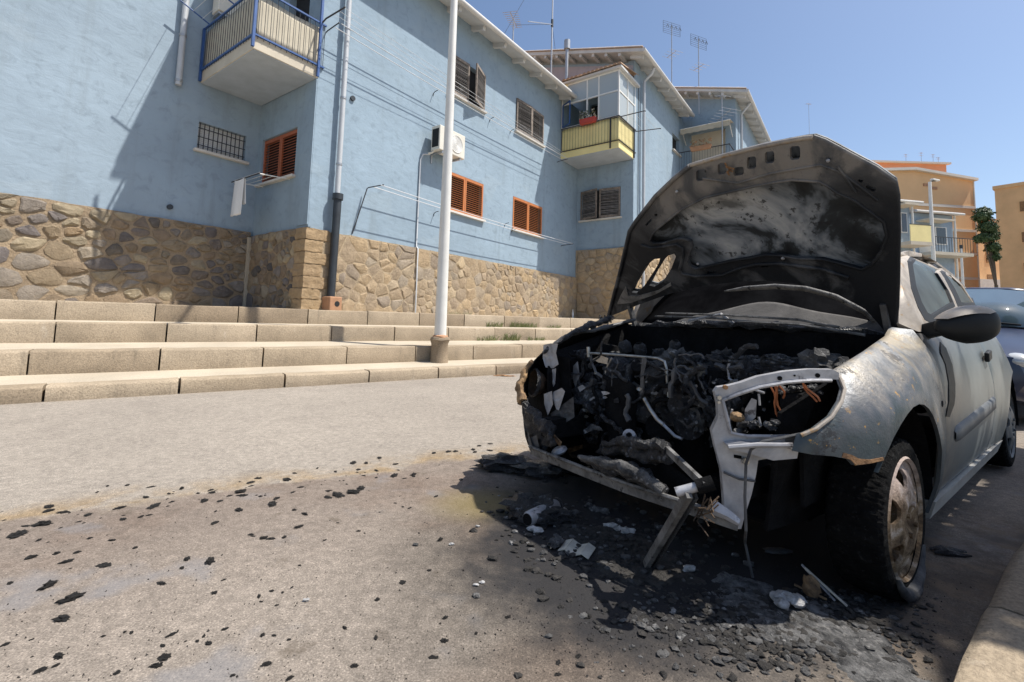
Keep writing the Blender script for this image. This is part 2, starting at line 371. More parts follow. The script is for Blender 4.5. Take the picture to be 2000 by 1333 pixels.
def hood_mat(name, pale, mid, dark):
    t = NT(name)
    x = t.xyz()
    n1 = t.noise(3.4, 6, .6, dist=1.0); n2 = t.noise(16, 7, .7); n3 = t.noise(45, 6, .75)
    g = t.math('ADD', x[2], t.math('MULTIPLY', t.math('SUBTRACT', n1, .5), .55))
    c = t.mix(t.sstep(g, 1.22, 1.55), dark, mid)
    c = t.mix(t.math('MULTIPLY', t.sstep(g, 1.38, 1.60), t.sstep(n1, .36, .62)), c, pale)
    bl = t.math('MULTIPLY', t.sstep(n1, .50, .62), t.math('ADD', .35, n2))
    c = t.mix(t.math('MULTIPLY', bl, .55), c, sc3(mid, 1.5))
    c = t.mix(t.math('MULTIPLY', t.sstep(n3, .60, .68), .5), c, (.010, .011, .013))
    t.bump(t.math('ADD', n3, n2), .4, .006)
    return t.done(c, .62, 0, .35)
M['hood_frame'] = hood_mat('hood_frame_burnt', (.235, .215, .195), (.075, .078, .084), (.005, .007, .011))
def hood_skin():
    t = NT('hood_skin_burnt')
    n1 = t.noise(2.3, 5, .58, dist=1.4, vec=t.map(loc=(1.3, .2, 2.0))); n2 = t.noise(22, 7, .72)
    c = t.ramp(n1, [(.38, (.007, .009, .012)), (.455, (.02, .025, .03)), (.49, (.09, .105, .125)), (.55, (.20, .22, .245)), (.64, (.34, .355, .37)), (.74, (.10, .105, .11))])
    c = t.mix(t.math('MULTIPLY', t.sstep(n2, .57, .63), .85), c, (.012, .013, .016))
    t.bump(n2, .35, .006)
    return t.done(c, .6, 0, .35)
M['hood_skin'] = hood_skin()
M['trim'] = mat('black_trim', (.012, .013, .014), .2, 6, .55, bump=.1, spec=.25)
M['moulding'] = mat('grey_moulding', (.10, .105, .11), .1, 5, .55, bump=.05)
M['carglass'] = mat('smoked_side_glass', (.055, .072, .07), .5, 4, .35, 0, bump=0, grain=0, spec=.3)
M['screen'] = burnt('sooted_windscreen', (.004, .004, .0045), (.012, .012, .013), 4, .6, .4, .7, .1, .003, 30, 0, spec=0.0)
M['ashscreen'] = burnt('ashen_windscreen', (.055, .052, .05), (.13, .122, .115), 6, .9, .35, .7, .4, .006, 50)
M['bluecar'] = mat('dark_blue_car_paint', (.014, .024, .06), .05, 2, .30, .0, bump=0, grain=0, spec=.7)
M['bluecarglass'] = mat('blue_car_glass', (.06, .09, .11), .3, 1.5, .05, 0, bump=0, grain=0, spec=.9)
M['lens'] = mat('lamp_lens', (.55, .57, .58), .1, 9, .12, .2, bump=0, grain=0)
M['cardboard'] = mat('scorched_card', (.52, .48, .40), .25, 12, .9, bump=.2)

# ------------------------------------------------------------------ mesh helpers
_ico = {}
def ico(sub):
    if sub not in _ico:
        b = bmesh.new(); bmesh.ops.create_icosphere(b, subdivisions=sub, radius=1.0)
        b.verts.ensure_lookup_table()
        _ico[sub] = ([v.co.copy() for v in b.verts], [[v.index for v in f.verts] for f in b.faces]); b.free()
    return _ico[sub]

class MB:
    def __init__(self): self.v = []; self.f = []
    def add(self, vs, fs):
        o = len(self.v); self.v += [tuple(p) for p in vs]; self.f += [[i + o for i in q] for q in fs]; return self
    def box(self, x0, x1, y0, y1, z0, z1):
        return self.add([(x0,y0,z0),(x1,y0,z0),(x1,y1,z0),(x0,y1,z0),(x0,y0,z1),(x1,y0,z1),(x1,y1,z1),(x0,y1,z1)],
                        [[0,3,2,1],[4,5,6,7],[0,1,5,4],[1,2,6,5],[2,3,7,6],[3,0,4,7]])
    def beam(self, a, b, w, h, up=(0, 0, 1)):
        a = Vector(a); b = Vector(b); d = (b - a).normalized(); up = Vector(up)
        if abs(d.dot(up)) > .98: up = Vector((1, 0, 0))
        s = d.cross(up).normalized() * (w / 2); u = s.cross(d).normalized() * (h / 2)
        vs = [a - s - u, a + s - u, a + s + u, a - s + u, b - s - u, b + s - u, b + s + u, b - s + u]
        return self.add(vs, [[0,3,2,1],[4,5,6,7],[0,1,5,4],[1,2,6,5],[2,3,7,6],[3,0,4,7]])
    def tube(self, path, r, n=8, cap=True, jit=0.0, seed=0):
        path = [Vector(p) for p in path]; m = len(path)
        rs = r if isinstance(r, (list, tuple)) else [r] * m
        rg = random.Random(seed)
        t0 = (path[1] - path[0]).normalized(); ref = Vector((0, 0, 1)) if abs(t0.z) < .9 else Vector((1, 0, 0))
        x = t0.cross(ref).normalized(); vs = []; fs = []
        for i in range(m):
            t = (path[min(i + 1, m - 1)] - path[max(i - 1, 0)]).normalized()
            x = (x - t * x.dot(t)).normalized(); y = t.cross(x)
            for k in range(n):
                a = 2 * math.pi * k / n; rr = rs[i] * (1 + jit * (rg.random() * 2 - 1))
                vs.append(path[i] + (x * math.cos(a) + y * math.sin(a)) * rr)
        for i in range(m - 1):
            for k in range(n):
                k2 = (k + 1) % n
                fs.append([i*n+k, i*n+k2, (i+1)*n+k2, (i+1)*n+k])
        if cap: fs.append(list(range(n - 1, -1, -1))); fs.append([(m-1)*n + k for k in range(n)])
        return self.add(vs, fs)
    def ctube(self, path, rs, n=12, seg=7, amp=.35, freq=22.0, seed=0):
        P = [Vector(p) for p in path]; P = [P[0] * 2 - P[1]] + P + [P[-1] * 2 - P[-2]]; R_ = [rs[0]] + list(rs) + [rs[-1]]
        pts = []; rr = []
        for i in range(1, len(P) - 2):
            for k in range(seg):
                t = k / seg
                a, b, c, d = P[i-1], P[i], P[i+1], P[i+2]
                pts.append(.5 * ((2 * b) + (c - a) * t + (2*a - 5*b + 4*c - d) * t*t + (3*b - a - 3*c + d) * t**3)); rr.append(R_[i] + (R_[i+1] - R_[i]) * t)
        pts.append(P[-2]); rr.append(R_[-2])
        o = len(self.v); self.tube(pts, rr, n)
        for i in range(o, len(self.v)):
            v = Vector(self.v[i]); k = (i - o) // n
            if k >= len(pts): break
            d = v - pts[k]; s = 1 + amp * (1.6 * noise.noise(v * freq + Vector((seed, 0, 0))) + .9 * noise.noise(v * freq * 2.7 + Vector((0, seed, 0))))
            self.v[i] = tuple(pts[k] + d * max(.25, s) + Vector((noise.noise(v * freq), noise.noise(v * freq + Vector((9, 9, 9))), 0)) * rr[k] * amp * .8)
        return self
    def lathe(self, prof, n=24, axis='z', c=(0, 0, 0), cap=False):
        vs = []; fs = []; m = len(prof)
        for (r, h) in prof:
            for k in range(n):
                a = 2 * math.pi * k / n; p = (r * math.cos(a), r * math.sin(a), h)
                if axis == 'y': p = (p[0], h, p[1])
                elif axis == 'x': p = (h, p[0], p[1])
                vs.append((p[0]+c[0], p[1]+c[1], p[2]+c[2]))
        for i in range(m - 1):
            for k in range(n):
                k2 = (k + 1) % n; fs.append([i*n+k, i*n+k2, (i+1)*n+k2, (i+1)*n+k])
        if cap: fs.append(list(range(n-1, -1, -1))); fs.append([(m-1)*n+k for k in range(n)])
        return self.add(vs, fs)
    def lump(self, c, r, seed=0, amp=.35, freq=2.2, sub=3, rot=None):
        vs, fs = ico(sub); rnd = random.Random(seed); off = Vector((rnd.random()*50, rnd.random()*50, rnd.random()*50))
        out = []
        for p in vs:
            k = 1 + amp * noise.fractal(p * freq + off, 1.0, 2.0, 4) + .5 * amp * noise.noise(p * freq * 4 + off)
            q = Vector((p.x * r[0], p.y * r[1], p.z * r[2])) * k
            if rot: q = rot @ q
            out.append(q + Vector(c))
        return self.add(out, fs)
    def build(self, name, m, parent=None, smooth=False, bevel=0.0, loc=None, rot=None, angle=40):
        me = bpy.data.meshes.new(name); me.from_pydata(self.v, [], self.f); me.update()
        b = bmesh.new(); b.from_mesh(me); bmesh.ops.recalc_face_normals(b, faces=b.faces); b.to_mesh(me); b.free()
        if smooth:
            me.polygons.foreach_set('use_smooth', [True] * len(me.polygons))
            me.set_sharp_from_angle(angle=rad(angle))
        return link(name, me, m, parent, bevel, loc, rot)

def link(name, me, m, parent=None, bevel=0.0, loc=None, rot=None):
    if m is not None and not me.materials: me.materials.append(M[m] if isinstance(m, str) else m)
    o = bpy.data.objects.new(name, me); col.objects.link(o)
    if parent is not None: o.parent = parent
    if loc is not None: o.location = loc
    if rot is not None: o.rotation_euler = (0, 0, rot) if isinstance(rot, (int, float)) else rot
    if bevel:
        md = o.modifiers.new('bevel', 'BEVEL'); md.width = bevel; md.segments = 2; md.limit_method = 'ANGLE'
    return o
def thing(name, label, cat, loc=(0, 0, 0), rot=0.0, group=None):
    o = bpy.data.objects.new(name, None); col.objects.link(o); o.location = loc; o.rotation_euler = (0, 0, rot)
    o.empty_display_size = .2
    return tag(o, label, cat, group)
def tag(o, label, cat, group=None):
    o['label'] = label; o['category'] = cat
    if group: o['group'] = group
    return o
def struct(o): o['kind'] = 'structure'; return o
def box(name, m, parent, x0, x1, y0, y1, z0, z1, bevel=0.0):
    return MB().box(x0, x1, y0, y1, z0, z1).build(name, m, parent, bevel=bevel)

def pip(p, poly):
    x, y = p; ins = False; j = len(poly) - 1
    for i in range(len(poly)):
        xi, yi = poly[i]; xj, yj = poly[j]
        if (yi > y) != (yj > y) and x < (xj - xi) * (y - yi) / (yj - yi) + xi: ins = not ins
        j = i
    return ins
def cdt(outline, holes=(), step=None, extra=()):
    pts = []; edges = []
    for loop in [outline] + list(holes):
        o = len(pts); pts += [Vector(p) for p in loop]; k = len(loop)
        edges += [(o + i, o + (i + 1) % k) for i in range(k)]
    if step:
        xs = [p[0] for p in outline]; ys = [p[1] for p in outline]
        x = min(xs) + step / 2; row = 0
        while x < max(xs):
            y = min(ys) + (step / 2 if row % 2 else step)
            while y < max(ys):
                if pip((x, y), outline) and not any(pip((x, y), h) for h in holes): pts.append(Vector((x, y)))
                y += step
            x += step; row += 1
    v, e, f, *_ = delaunay_2d_cdt(pts, edges, [], 0, 1e-6)
    tris = []
    for t in f:
        cx = sum(v[i].x for i in t) / len(t); cy = sum(v[i].y for i in t) / len(t)
        if pip((cx, cy), outline) and not any(pip((cx, cy), h) for h in holes): tris.append(list(t))
    used = sorted({i for t in tris for i in t}); mp = {u: k for k, u in enumerate(used)}
    return [(v[i].x, v[i].y) for i in used], [[mp[i] for i in t] for t in tris]
def plate(name, outline, holes, mapf, th, m, parent=None, step=None, smooth=False, angle=40, bevel=0.0):
    """sheet cut to an outline with holes; mapf(u, v, depth) -> xyz"""
    v, t = cdt(outline, holes, step)
    n = len(v); vs = [mapf(a, b, 0.0) for a, b in v]; fs = [list(q) for q in t]
    if th:
        vs += [mapf(a, b, th) for a, b in v]; fs += [[i + n for i in reversed(q)] for q in t]
        cnt = {}
        for q in t:
            for i in range(3):
                e = (q[i], q[(i + 1) % 3]); cnt[e] = 1
        for (a, b) in cnt:
            if (b, a) not in cnt: fs.append([b, a, a + n, b + n])
    mb = MB(); mb.add(vs, fs)
    return mb.build(name, m, parent, smooth, bevel, angle=angle)

# ------------------------------------------------------------------ ground, road, steps, pavement
def sheet(name, m, s0, s1, p0, p1, z, ns=1, np_=1):
    vs = []; fs = []
    for i in range(ns + 1):
        for j in range(np_ + 1):
            w = st_world(s0 + (s1 - s0) * i / ns, p0 + (p1 - p0) * j / np_, z); vs.append(w)
    for i in range(ns):
        for j in range(np_): a = i * (np_ + 1) + j; fs.append([a, a + 1, a + np_ + 2, a + np_ + 1])
    o = MB().add(vs, fs).build(name, m); return struct(o)
g = struct(MB().add([(-700, -700, -.012), (700, -700, -.012), (700, 700, -.012), (-700, 700, -.012)], [[0, 1, 2, 3]]).build('ground', 'ground'))
sheet('road', 'road', -14, 70, .20, 6.20, 0.0)

P0, P1, P2, P3 = 6.07, 6.97, 7.97, 8.97
Z0, Z1, Z2, Z3 = .145, .400, .680, .955
steps = bpy.data.objects.new('steps', None); col.objects.link(steps); struct(steps); steps.rotation_euler = (0, 0, ROTS)
rg = random.Random(5)
def course(name, p, z0, z1, first, length, depth, s0=-9.0, s1=30.0):
    k = math.floor((s0 - first) / length); s = first + k * length
    while s < s1:
        L = length
        gap = .006 + rg.random() * .006
        dz = (rg.random() - .5) * .012; dp = (rg.random() - .5) * .016
        mb = MB(); nx = 6
        a, b = s + gap, s + L - gap
        vs = []; prof = [(p + dp + .004, z0 - .05), (p + dp, z0 + .02), (p + dp, z1 + dz - .022), (p + dp + .012, z1 + dz - .004), (p + dp + .03, z1 + dz), (p + depth, z1 + dz * .3)]
        for i in range(nx + 1):
            x = a + (b - a) * i / nx
            for (pp, zz) in prof:
                q = Vector((x * 3.1, pp * 7, zz * 9)); j = .010 * noise.noise(q) + .006 * noise.noise(q * 4)
                if i in (0, nx): j += .006
                vs.append((x, pp + (j if zz > z0 else 0), zz + (j * .5 if zz > z1 - .05 else 0)))
            vs.append((x, p + depth, z0 - .05))
        m_ = len(prof) + 1; fs = []
        for i in range(nx):
            for j in range(m_): fs.append([i*m_+j, i*m_+(j+1) % m_, (i+1)*m_+(j+1) % m_, (i+1)*m_+j])
        fs.append(list(range(m_))); fs.append([nx*m_ + j for j in range(m_)][::-1])
        mb.add(vs, fs).build(name, 'concrete', steps, smooth=True, angle=50)
        s += L
def sjoint(x, y, p): return on_plane(x, y, nS, p).dot(tS)
course('kerb_stone', P0, 0, Z0, sjoint(350, 758, P0), 1.02, .22)
course('step_block', P1, Z0, Z1, sjoint(312, 700, P1), 1.10, .32)
course('step_block', P2, Z1 + .04, Z2, sjoint(325, 650, P2), 1.10, .34)
course('step_block', P3, Z2 + .015, Z3, sjoint(304, 605, P3), 1.10, .36)
def tread(p0, p1, z0, z1, s0=-12, s1=60):
    n = 60; vs = []; fs = []
    for i in range(n + 1):
        x = s0 + (s1 - s0) * i / n
        vs += [(x, p0, z0), (x, p1, z1), (x, p0, z0 - .12), (x, p1, z1 - .12)]
    for i in range(n):
        a = 4 * i; fs += [[a, a+1, a+5, a+4], [a+2, a+6, a+7, a+3], [a, a+4, a+6, a+2], [a+1, a+3, a+7, a+5]]
    MB().add(vs, fs).build('tread', 'tread', steps)
tread(P0 + .21, P1 + .10, Z0 - .007, Z0 + .012)
tread(P1 + .31, P2 + .10, Z1 - .008, Z1 + .036)
tread(P2 + .33, P3 + .10, Z2 - .010, Z2 + .012)
tread(P3 + .35, 40, Z3 - .006, Z3 + .02)
# backing under the terraces beyond the modelled blocks
MB().box(-12, 60, P1 + .2, 40, -.02, Z0 - .16).build('fill', 'tread', steps)
# drain cover on the middle tread
dc = ground(600, 669, Z1 + .012)
dcs = dc.dot(tS); dcp = dc.dot(nS)
cov = thing('drain_cover', 'small rusty square drain cover set in the second tread', 'drain cover', st_world(dcs, dcp, Z1 + .022), ROTS)
MB().box(-.30, .30, -.13, .13, -.03, .004).build('plate', 'rustbrown', cov, bevel=.004)
for k in range(7): MB().box(-.24 + k*.075, -.20 + k*.075, -.10, .10, .004, .010).build('bar', 'rustbrown', cov)

# near pavement with kerb stones on the side where the cars are parked
pv = bpy.data.objects.new('pavement', None); col.objects.link(pv); struct(pv); pv.rotation_euler = (0, 0, ROTS)
for k in range(-3, 26):
    s = k * 1.0 + .93 - .01
    dz = (rg.random() - .5) * .01
    vs = []; prof = [(.29, -.05), (.285, .085), (.275, .115), (.25, .128 + dz), (.03, .128 + dz), (.03, -.05)]
    for i in range(7):
        x = s + .006 + .988 * i / 6
        for (pp, zz) in prof:
            j = .012 * noise.noise(Vector((x * 4, pp * 6, zz * 8 + k)))
            vs.append((x, pp + j, zz + j * .6))
    m_ = len(prof); fs = [[i*m_+j, i*m_+(j+1) % m_, (i+1)*m_+(j+1) % m_, (i+1)*m_+j] for i in range(6) for j in range(m_)]
    fs += [list(range(m_)), [6*m_ + j for j in range(m_)][::-1]]
    MB().add(vs, fs).build('kerb_stone', 'concrete', pv, smooth=True, angle=50)
MB().box(-10, 40, -6, .035, -.02, .118).build('paving', 'tread', pv)

# ------------------------------------------------------------------ rubble masonry
def rough_box(name, m, parent, x0, x1, y0, y1, z0, z1, amp=.012, seed=0, n=6):
    b = bmesh.new(); bmesh.ops.create_cube(b, size=1.0)
    bmesh.ops.subdivide_edges(b, edges=b.edges[:], cuts=n, use_grid_fill=True)
    c = Vector(((x0+x1)/2, (y0+y1)/2, (z0+z1)/2)); s = Vector((x1-x0, y1-y0, z1-z0))
    for v in b.verts:
        u = v.co.copy(); k = 1 - .10 * max(0, abs(u.x) + abs(u.y) - .86) - .10 * max(0, abs(u.z) + max(abs(u.x), abs(u.y)) - .9)
        q = Vector((u.x * s.x, u.y * s.y, u.z * s.z)) * k
        w = q + Vector((seed * 3.1, seed, 0)); q += u.normalized() * amp * (1.5 * noise.noise(w * 9) + noise.noise(w * 24))
        v.co = c + q
    me = bpy.data.meshes.new(name); b.to_mesh(me); b.free()
    me.polygons.foreach_set('use_smooth', [True] * len(me.polygons)); me.set_sharp_from_angle(angle=rad(32))
    return link(name, me, m, parent)
def clip(poly, a, b, c):       # keep a*x+b*y<=c
    out = []
    for i in range(len(poly)):
        p, q = poly[i], poly[(i + 1) % len(poly)]
        dp = a * p[0] + b * p[1] - c; dq = a * q[0] + b * q[1] - c
        if dp <= 0: out.append(p)
        if (dp < 0 < dq) or (dq < 0 < dp):
            t = dp / (dp - dq); out.append((p[0] + (q[0] - p[0]) * t, p[1] + (q[1] - p[1]) * t))
    return out
def vor_cells(w, h, n, asp, seed, relax=1):
    r_ = random.Random(seed); W, Hh = w / asp, h
    pts = [(r_.random() * W, r_.random() * Hh) for _ in range(n)]
    for it in range(relax + 1):
        cells = []
        for i, (px, py) in enumerate(pts):
            poly = [(0, 0), (W, 0), (W, Hh), (0, Hh)]
            near = sorted(((x - px) ** 2 + (y - py) ** 2, x, y) for j, (x, y) in enumerate(pts) if j != i)[:22]
            for _, x, y in near:
                a, b = x - px, y - py; poly = clip(poly, a, b, (x*x + y*y - px*px - py*py) / 2)
                if len(poly) < 3: break
            cells.append(poly)
        if it < relax:
            pts = [(sum(p[0] for p in c) / len(c), sum(p[1] for p in c) / len(c)) if len(c) > 2 else pts[i] for i, c in enumerate(cells)]
    return [[(x * asp, y) for x, y in c] for c in cells if len(c) > 2]
def masonry(parent, mapf, w, h, n, asp, seed, m, gap=.012, depth=.02, bulge=.03, chaikin=1, skip=0.0, inset=.72):
    r_ = random.Random(seed + 1)
    for c in vor_cells(w, h, n, asp, seed):
        if r_.random() < skip: continue
        cx = sum(p[0] for p in c) / len(c); cy = sum(p[1] for p in c) / len(c)
        size = max(max(abs(p[0] - cx), abs(p[1] - cy)) for p in c)
        if size < .05: continue
        g = gap * (.6 + .9 * r_.random()); k = max(.55, 1 - g / size * 1.5)
        poly = [(cx + (x - cx) * k, cy + (y - cy) * k) for x, y in c]
        for _ in range(chaikin):
            q = []
            for i in range(len(poly)):
                p0, p1 = poly[i], poly[(i + 1) % len(poly)]
                q += [(p0[0] * .78 + p1[0] * .22, p0[1] * .78 + p1[1] * .22), (p0[0] * .22 + p1[0] * .78, p0[1] * .22 + p1[1] * .78)]
            poly = q
        poly = [(x + (r_.random() - .5) * size * .10, y + (r_.random() - .5) * size * .10) for x, y in poly]
        poly = [(min(max(x, .004), w - .004), min(max(y, .004), h + .02)) for x, y in poly]
        nn = len(poly); d = depth * (.5 + r_.random()); bu = bulge * (.4 + r_.random() * .9)
        vs = [mapf(x, y, -.02) for x, y in poly] + [mapf(cx + (x - cx) * .96, cy + (y - cy) * .96, d) for x, y in poly]
        vs += [mapf(cx + (x - cx) * inset + (r_.random() - .5) * size * .12, cy + (y - cy) * inset + (r_.random() - .5) * size * .12, d + bu * (.35 + r_.random() * 1.0)) for x, y in poly]
        vs.append(mapf(cx + (r_.random() - .5) * size * .3, cy, d + bu * (.7 + r_.random() * .6)))
        fs = []
        for a in range(2):
            for i in range(nn): j = (i + 1) % nn; fs.append([a*nn+i, a*nn+j, (a+1)*nn+j, (a+1)*nn+i])
        for i in range(nn): fs.append([2*nn+i, 2*nn+(i + 1) % nn, 3*nn])
        MB().add(vs, fs).build('stone', m, parent, smooth=True, angle=28)

# ------------------------------------------------------------------ the stepped row of blue houses
class House:
    def __init__(self, label, s0, c0, name='terraced_house'):
        self.s0, self.c0 = s0, c0
        self.o = thing(name, label, 'house', sc_world(s0, c0, 0), ROTW, 'blue terraced houses along the steps')
    def L(self, s, c, z): return (s - self.s0, c - self.c0, z)
    def ff(self, c): return lambda u, v, d: self.L(u, c + d, v)          # facade: u = s
    def fs(self, s): return lambda u, v, d: self.L(s + d, u, v)          # return wall: u = c
    def wall(self, kind, base, outline, holes, m='plaster', th=.25):
        hs = [[(a, z0), (b, z0), (b, z1), (a, z1)] for a, b, z0, z1 in holes]
        return plate('wall', outline, hs, self.ff(base) if kind == 'f' else self.fs(base), th, m, self.o)
    def bx(self, name, m, s0, s1, c0, c1, z0, z1, parent=None, bevel=0.0):
        return box(name, m, parent or self.o, s0 - self.s0, s1 - self.s0, c0 - self.c0, c1 - self.c0, z0, z1, bevel)
    def tube(self, name, m, path, r, parent=None, n=10):
        return MB().tube([self.L(*p) for p in path], r, n).build(name, m, parent or self.o, smooth=True)
    def sill(self, kind, base, a, b, z, m='sill'):
        if kind == 'f': return self.bx('window_sill', m, a - .06, b + .06, base - .09, base + .12, z - .055, z, bevel=.006)
        return self.bx('window_sill', m, base - .09, base + .12, a - .06, b + .06, z - .055, z, bevel=.006)
    def backing(self, kind, base, a, b, z0, z1, m='dark'):
        if kind == 'f': return self.bx('window_pane', m, a - .02, b + .02, base + .16, base + .20, z0 - .02, z1 + .02)
        return self.bx('window_pane', m, base + .16, base + .20, a - .02, b + .02, z0 - .02, z1 + .02)
    def shutters(self, kind, base, a, b, z0, z1, m, mf, nsl=15, opens=(0, 0), inset=.045, rev=(0, 0)):
        w = (b - a) / 2 - .008; h = z1 - z0 - .02
        for side in (0, 1):
            x0, x1 = (0, w) if side == 0 else (-w, 0)
            ang = -opens[0] if side == 0 else opens[1]
            if kind == 'f':
                loc = self.L(a + .004 if side == 0 else b - .004, base + inset, z0 + .01); rot = ang
            else:
                loc = self.L(base + inset, b - .004 if side == 0 else a + .004, z0 + .01); rot = -math.pi / 2 + ang
            st = .055; mb = MB()
            mb.box(x0, x0 + st, 0, .04, 0, h); mb.box(x1 - st, x1, 0, .04, 0, h)
            mb.box(x0 + st, x1 - st, .003, .037, 0, .075); mb.box(x0 + st, x1 - st, .003, .037, h - .075, h)
            lf = mb.build('shutter', mf, self.o, loc=loc, rot=rot)
            sp = (h - .15) / nsl; sl = MB()
            t_ = sp * .95; sl.beam((x0 + st, .02, 0), (x1 - st, .02, 0), min(.042, sp * .80), .009, up=(0, -.50, 1))
            me = None
            for k in range(nsl):
                z = .075 + sp * (k + .5)
                if me is None: so = sl.build('slat', m, lf, loc=(0, 0, z)); me = so.data
                else: so = link('slat', me, None, lf, loc=(0, 0, z))
                if m in ('grey_wood', 'pale_wood'): so.rotation_euler = ((rg.random() - .5) * .5, (rg.random() - .5) * .03, 0)
    def roof(self, s0, s1, c_e, z_e, c_r, m='tile', th=.13, pitch=.29):
        vs = []
        for s in (s0, s1):
            vs += [self.L(s, c_e, z_e), self.L(s, c_r, z_e + pitch * (c_r - c_e)), self.L(s, c_r, z_e + pitch * (c_r - c_e) + th), self.L(s, c_e, z_e + th)]
        r = MB().add(vs, [[0, 1, 2, 3], [7, 6, 5, 4], [0, 4, 5, 1], [1, 5, 6, 2], [2, 6, 7, 3], [3, 7, 4, 0]]).build('roof', 'soffit', self.o)
        tl = []
        for s in (s0 - .03, s1 + .03):
            for (c, dz) in ((c_e - .04, th + .003), (c_r, th + .003), (c_r, th + .05), (c_e - .04, th + .05)): tl.append(self.L(s, c, z_e + pitch * (c - c_e) + dz))
        MB().add(tl, [[0, 1, 2, 3], [7, 6, 5, 4], [0, 4, 5, 1], [1, 5, 6, 2], [2, 6, 7, 3], [3, 7, 4, 0]]).build('tiling', m, r)
        # far slope of the roof
        vs = []
        z_r = z_e + pitch * (c_r - c_e)
        for s in (s0, s1): vs += [self.L(s, c_r, z_r), self.L(s, c_r + 5, z_r - 1.4), self.L(s, c_r + 5, z_r - 1.27), self.L(s, c_r, z_r + th)]
        MB().add(vs, [[0, 1, 2, 3], [7, 6, 5, 4], [0, 4, 5, 1], [1, 5, 6, 2], [2, 6, 7, 3], [3, 7, 4, 0]]).build('roof', m, self.o)
        self.tube('gutter', 'zinc', [(s0 - .02, c_e - .06, z_e + .04), (s1 + .02, c_e - .06, z_e + .04)], .078, n=14)
        return r
    def rafters(self, s_list, c_e, z_e, c_w, pitch=.29):
        for s in s_list:
            MB().beam(self.L(s, c_e + .05, z_e - .065 + pitch * .05), self.L(s, c_w + .02, z_e - .065 + pitch * (c_w + .02 - c_e)), .10, .13).build('rafter', 'soffit', self.o)
    def plinth(self, kind, base, a, b, z0, z1, n, asp, seed, m, mm, proud=.05, gap=.012, depth=.012, bulge=.03, s_from=None, s_to=None, chaikin=1):
        nu = int((b - a) / .25) + 1; nv = 7; vs = []; fs = []
        mp = (lambda u, v, d: self.L(u, base - d, v)) if kind == 'f' else (lambda u, v, d: self.L(base - d, u, v))
        for i in range(nu + 1):
            for j in range(nv + 1):
                u = a + (b - a) * i / nu; v = z0 + (z1 - z0) * j / nv
                if j == nv: v += .035 * noise.noise(Vector((u * 2.3, seed, 0)))
                vs.append(mp(u, v, proud + .012 * noise.noise(Vector((u * 3, v * 3, seed)))))
        top0 = len(vs)
        for i in range(nu + 1): vs.append(mp(a + (b - a) * i / nu, z1 + .02, -.05))
        for i in range(nu):
            for j in range(nv): q = i * (nv + 1) + j; fs.append([q, q + nv + 1, q + nv + 2, q + 1])
            q = i * (nv + 1) + nv; fs.append([q, q + nv + 1, top0 + i + 1, top0 + i])
        pl = MB().add(vs, fs).build('plinth', mm, self.o, smooth=True, angle=60)
        sa = a if s_from is None else s_from; sb = b if s_to is None else s_to
        masonry(pl, lambda x, y, d: mp(sa + x, z0 + y, proud + d), sb - sa, z1 - z0, n, asp, seed, m, gap, depth, bulge, chaikin)
        return pl

# ---- house A: left wall behind the corner balcony
cA, cB, cC, cD = 10.75, 8.5, 6.24, 3.97
sB, sC, sD = 4.89, 15.78, 21.9
A = House('pale blue house with balcony of cream canvas and blue posts', -2.0, cA)
A.wall('f', cA, [(-13, .5), (sB + .2, .5), (sB + .2, 10.4), (-13, 10.4)], [(3.68, 4.62, 4.16, 4.74)], 'plaster2')
A.bx('roof', 'tile', -13.3, 4.15, cA - .5, cA + 6, 10.4, 10.55)
A.bx('wall', 'plaster2', -13, -12.75, cA + .26, cA + 6, .5, 10.39)
A.plinth('f', cA, -13, sB - .05, Z3 - .1, 2.62, 175, 1.45, 11, 'stoneA', 'plinth_dark', s_from=-.6, s_to=sB - .06, gap=.018, depth=.008, bulge=.026, chaikin=1)
A.sill('f', cA, 3.68, 4.62, 4.16)
# barred window with roller blind
bl = A.bx('window_pane', 'dark', 3.66, 4.64, cA + .17, cA + .2, 4.14, 4.76)
bd = A.bx('blind', 'offwhite', 3.69, 4.61, cA + .13, cA + .15, 4.17, 4.73)
for k in range(14):
    z = 4.18 + k * .04
    A.bx('blind_slat', 'cloth', 3.69, 4.61, cA + .11, cA + .13, z + .004, z + .034, parent=bd)
gr = A.bx('window_grille', 'blackpaint', 3.68, 4.62, cA + .045, cA + .06, 4.44, 4.455)
A.bx('rail', 'blackpaint', 3.68, 4.62, cA + .045, cA + .06, 4.27, 4.285, parent=gr); A.bx('rail', 'blackpaint', 3.68, 4.62, cA + .045, cA + .06, 4.62, 4.635, parent=gr)
for k in range(11):
    s = 3.72 + k * .086; A.tube('bar', 'blackpaint', [(s, cA + .035, 4.165), (s, cA + .035, 4.735)], .009, parent=gr, n=6)
# downpipe that stops above the grilled window
dp = A.tube('downpipe', 'pipe', [(3.24, cA - .09, 11), (3.24, cA - .09, 5.30)], .055, n=14)
for z in (5.36, 6.3, 7.3): A.tube('pipe_clamp', 'metal', [(3.24, cA - .09, z), (3.24, cA - .09, z + .05)], .066, parent=dp, n=14)
pv_ = A.tube('vent_pipe', 'iron', [(3.31, cA - .05, 2.87), (3.31, cA + .01, 2.87)], .05, n=14)
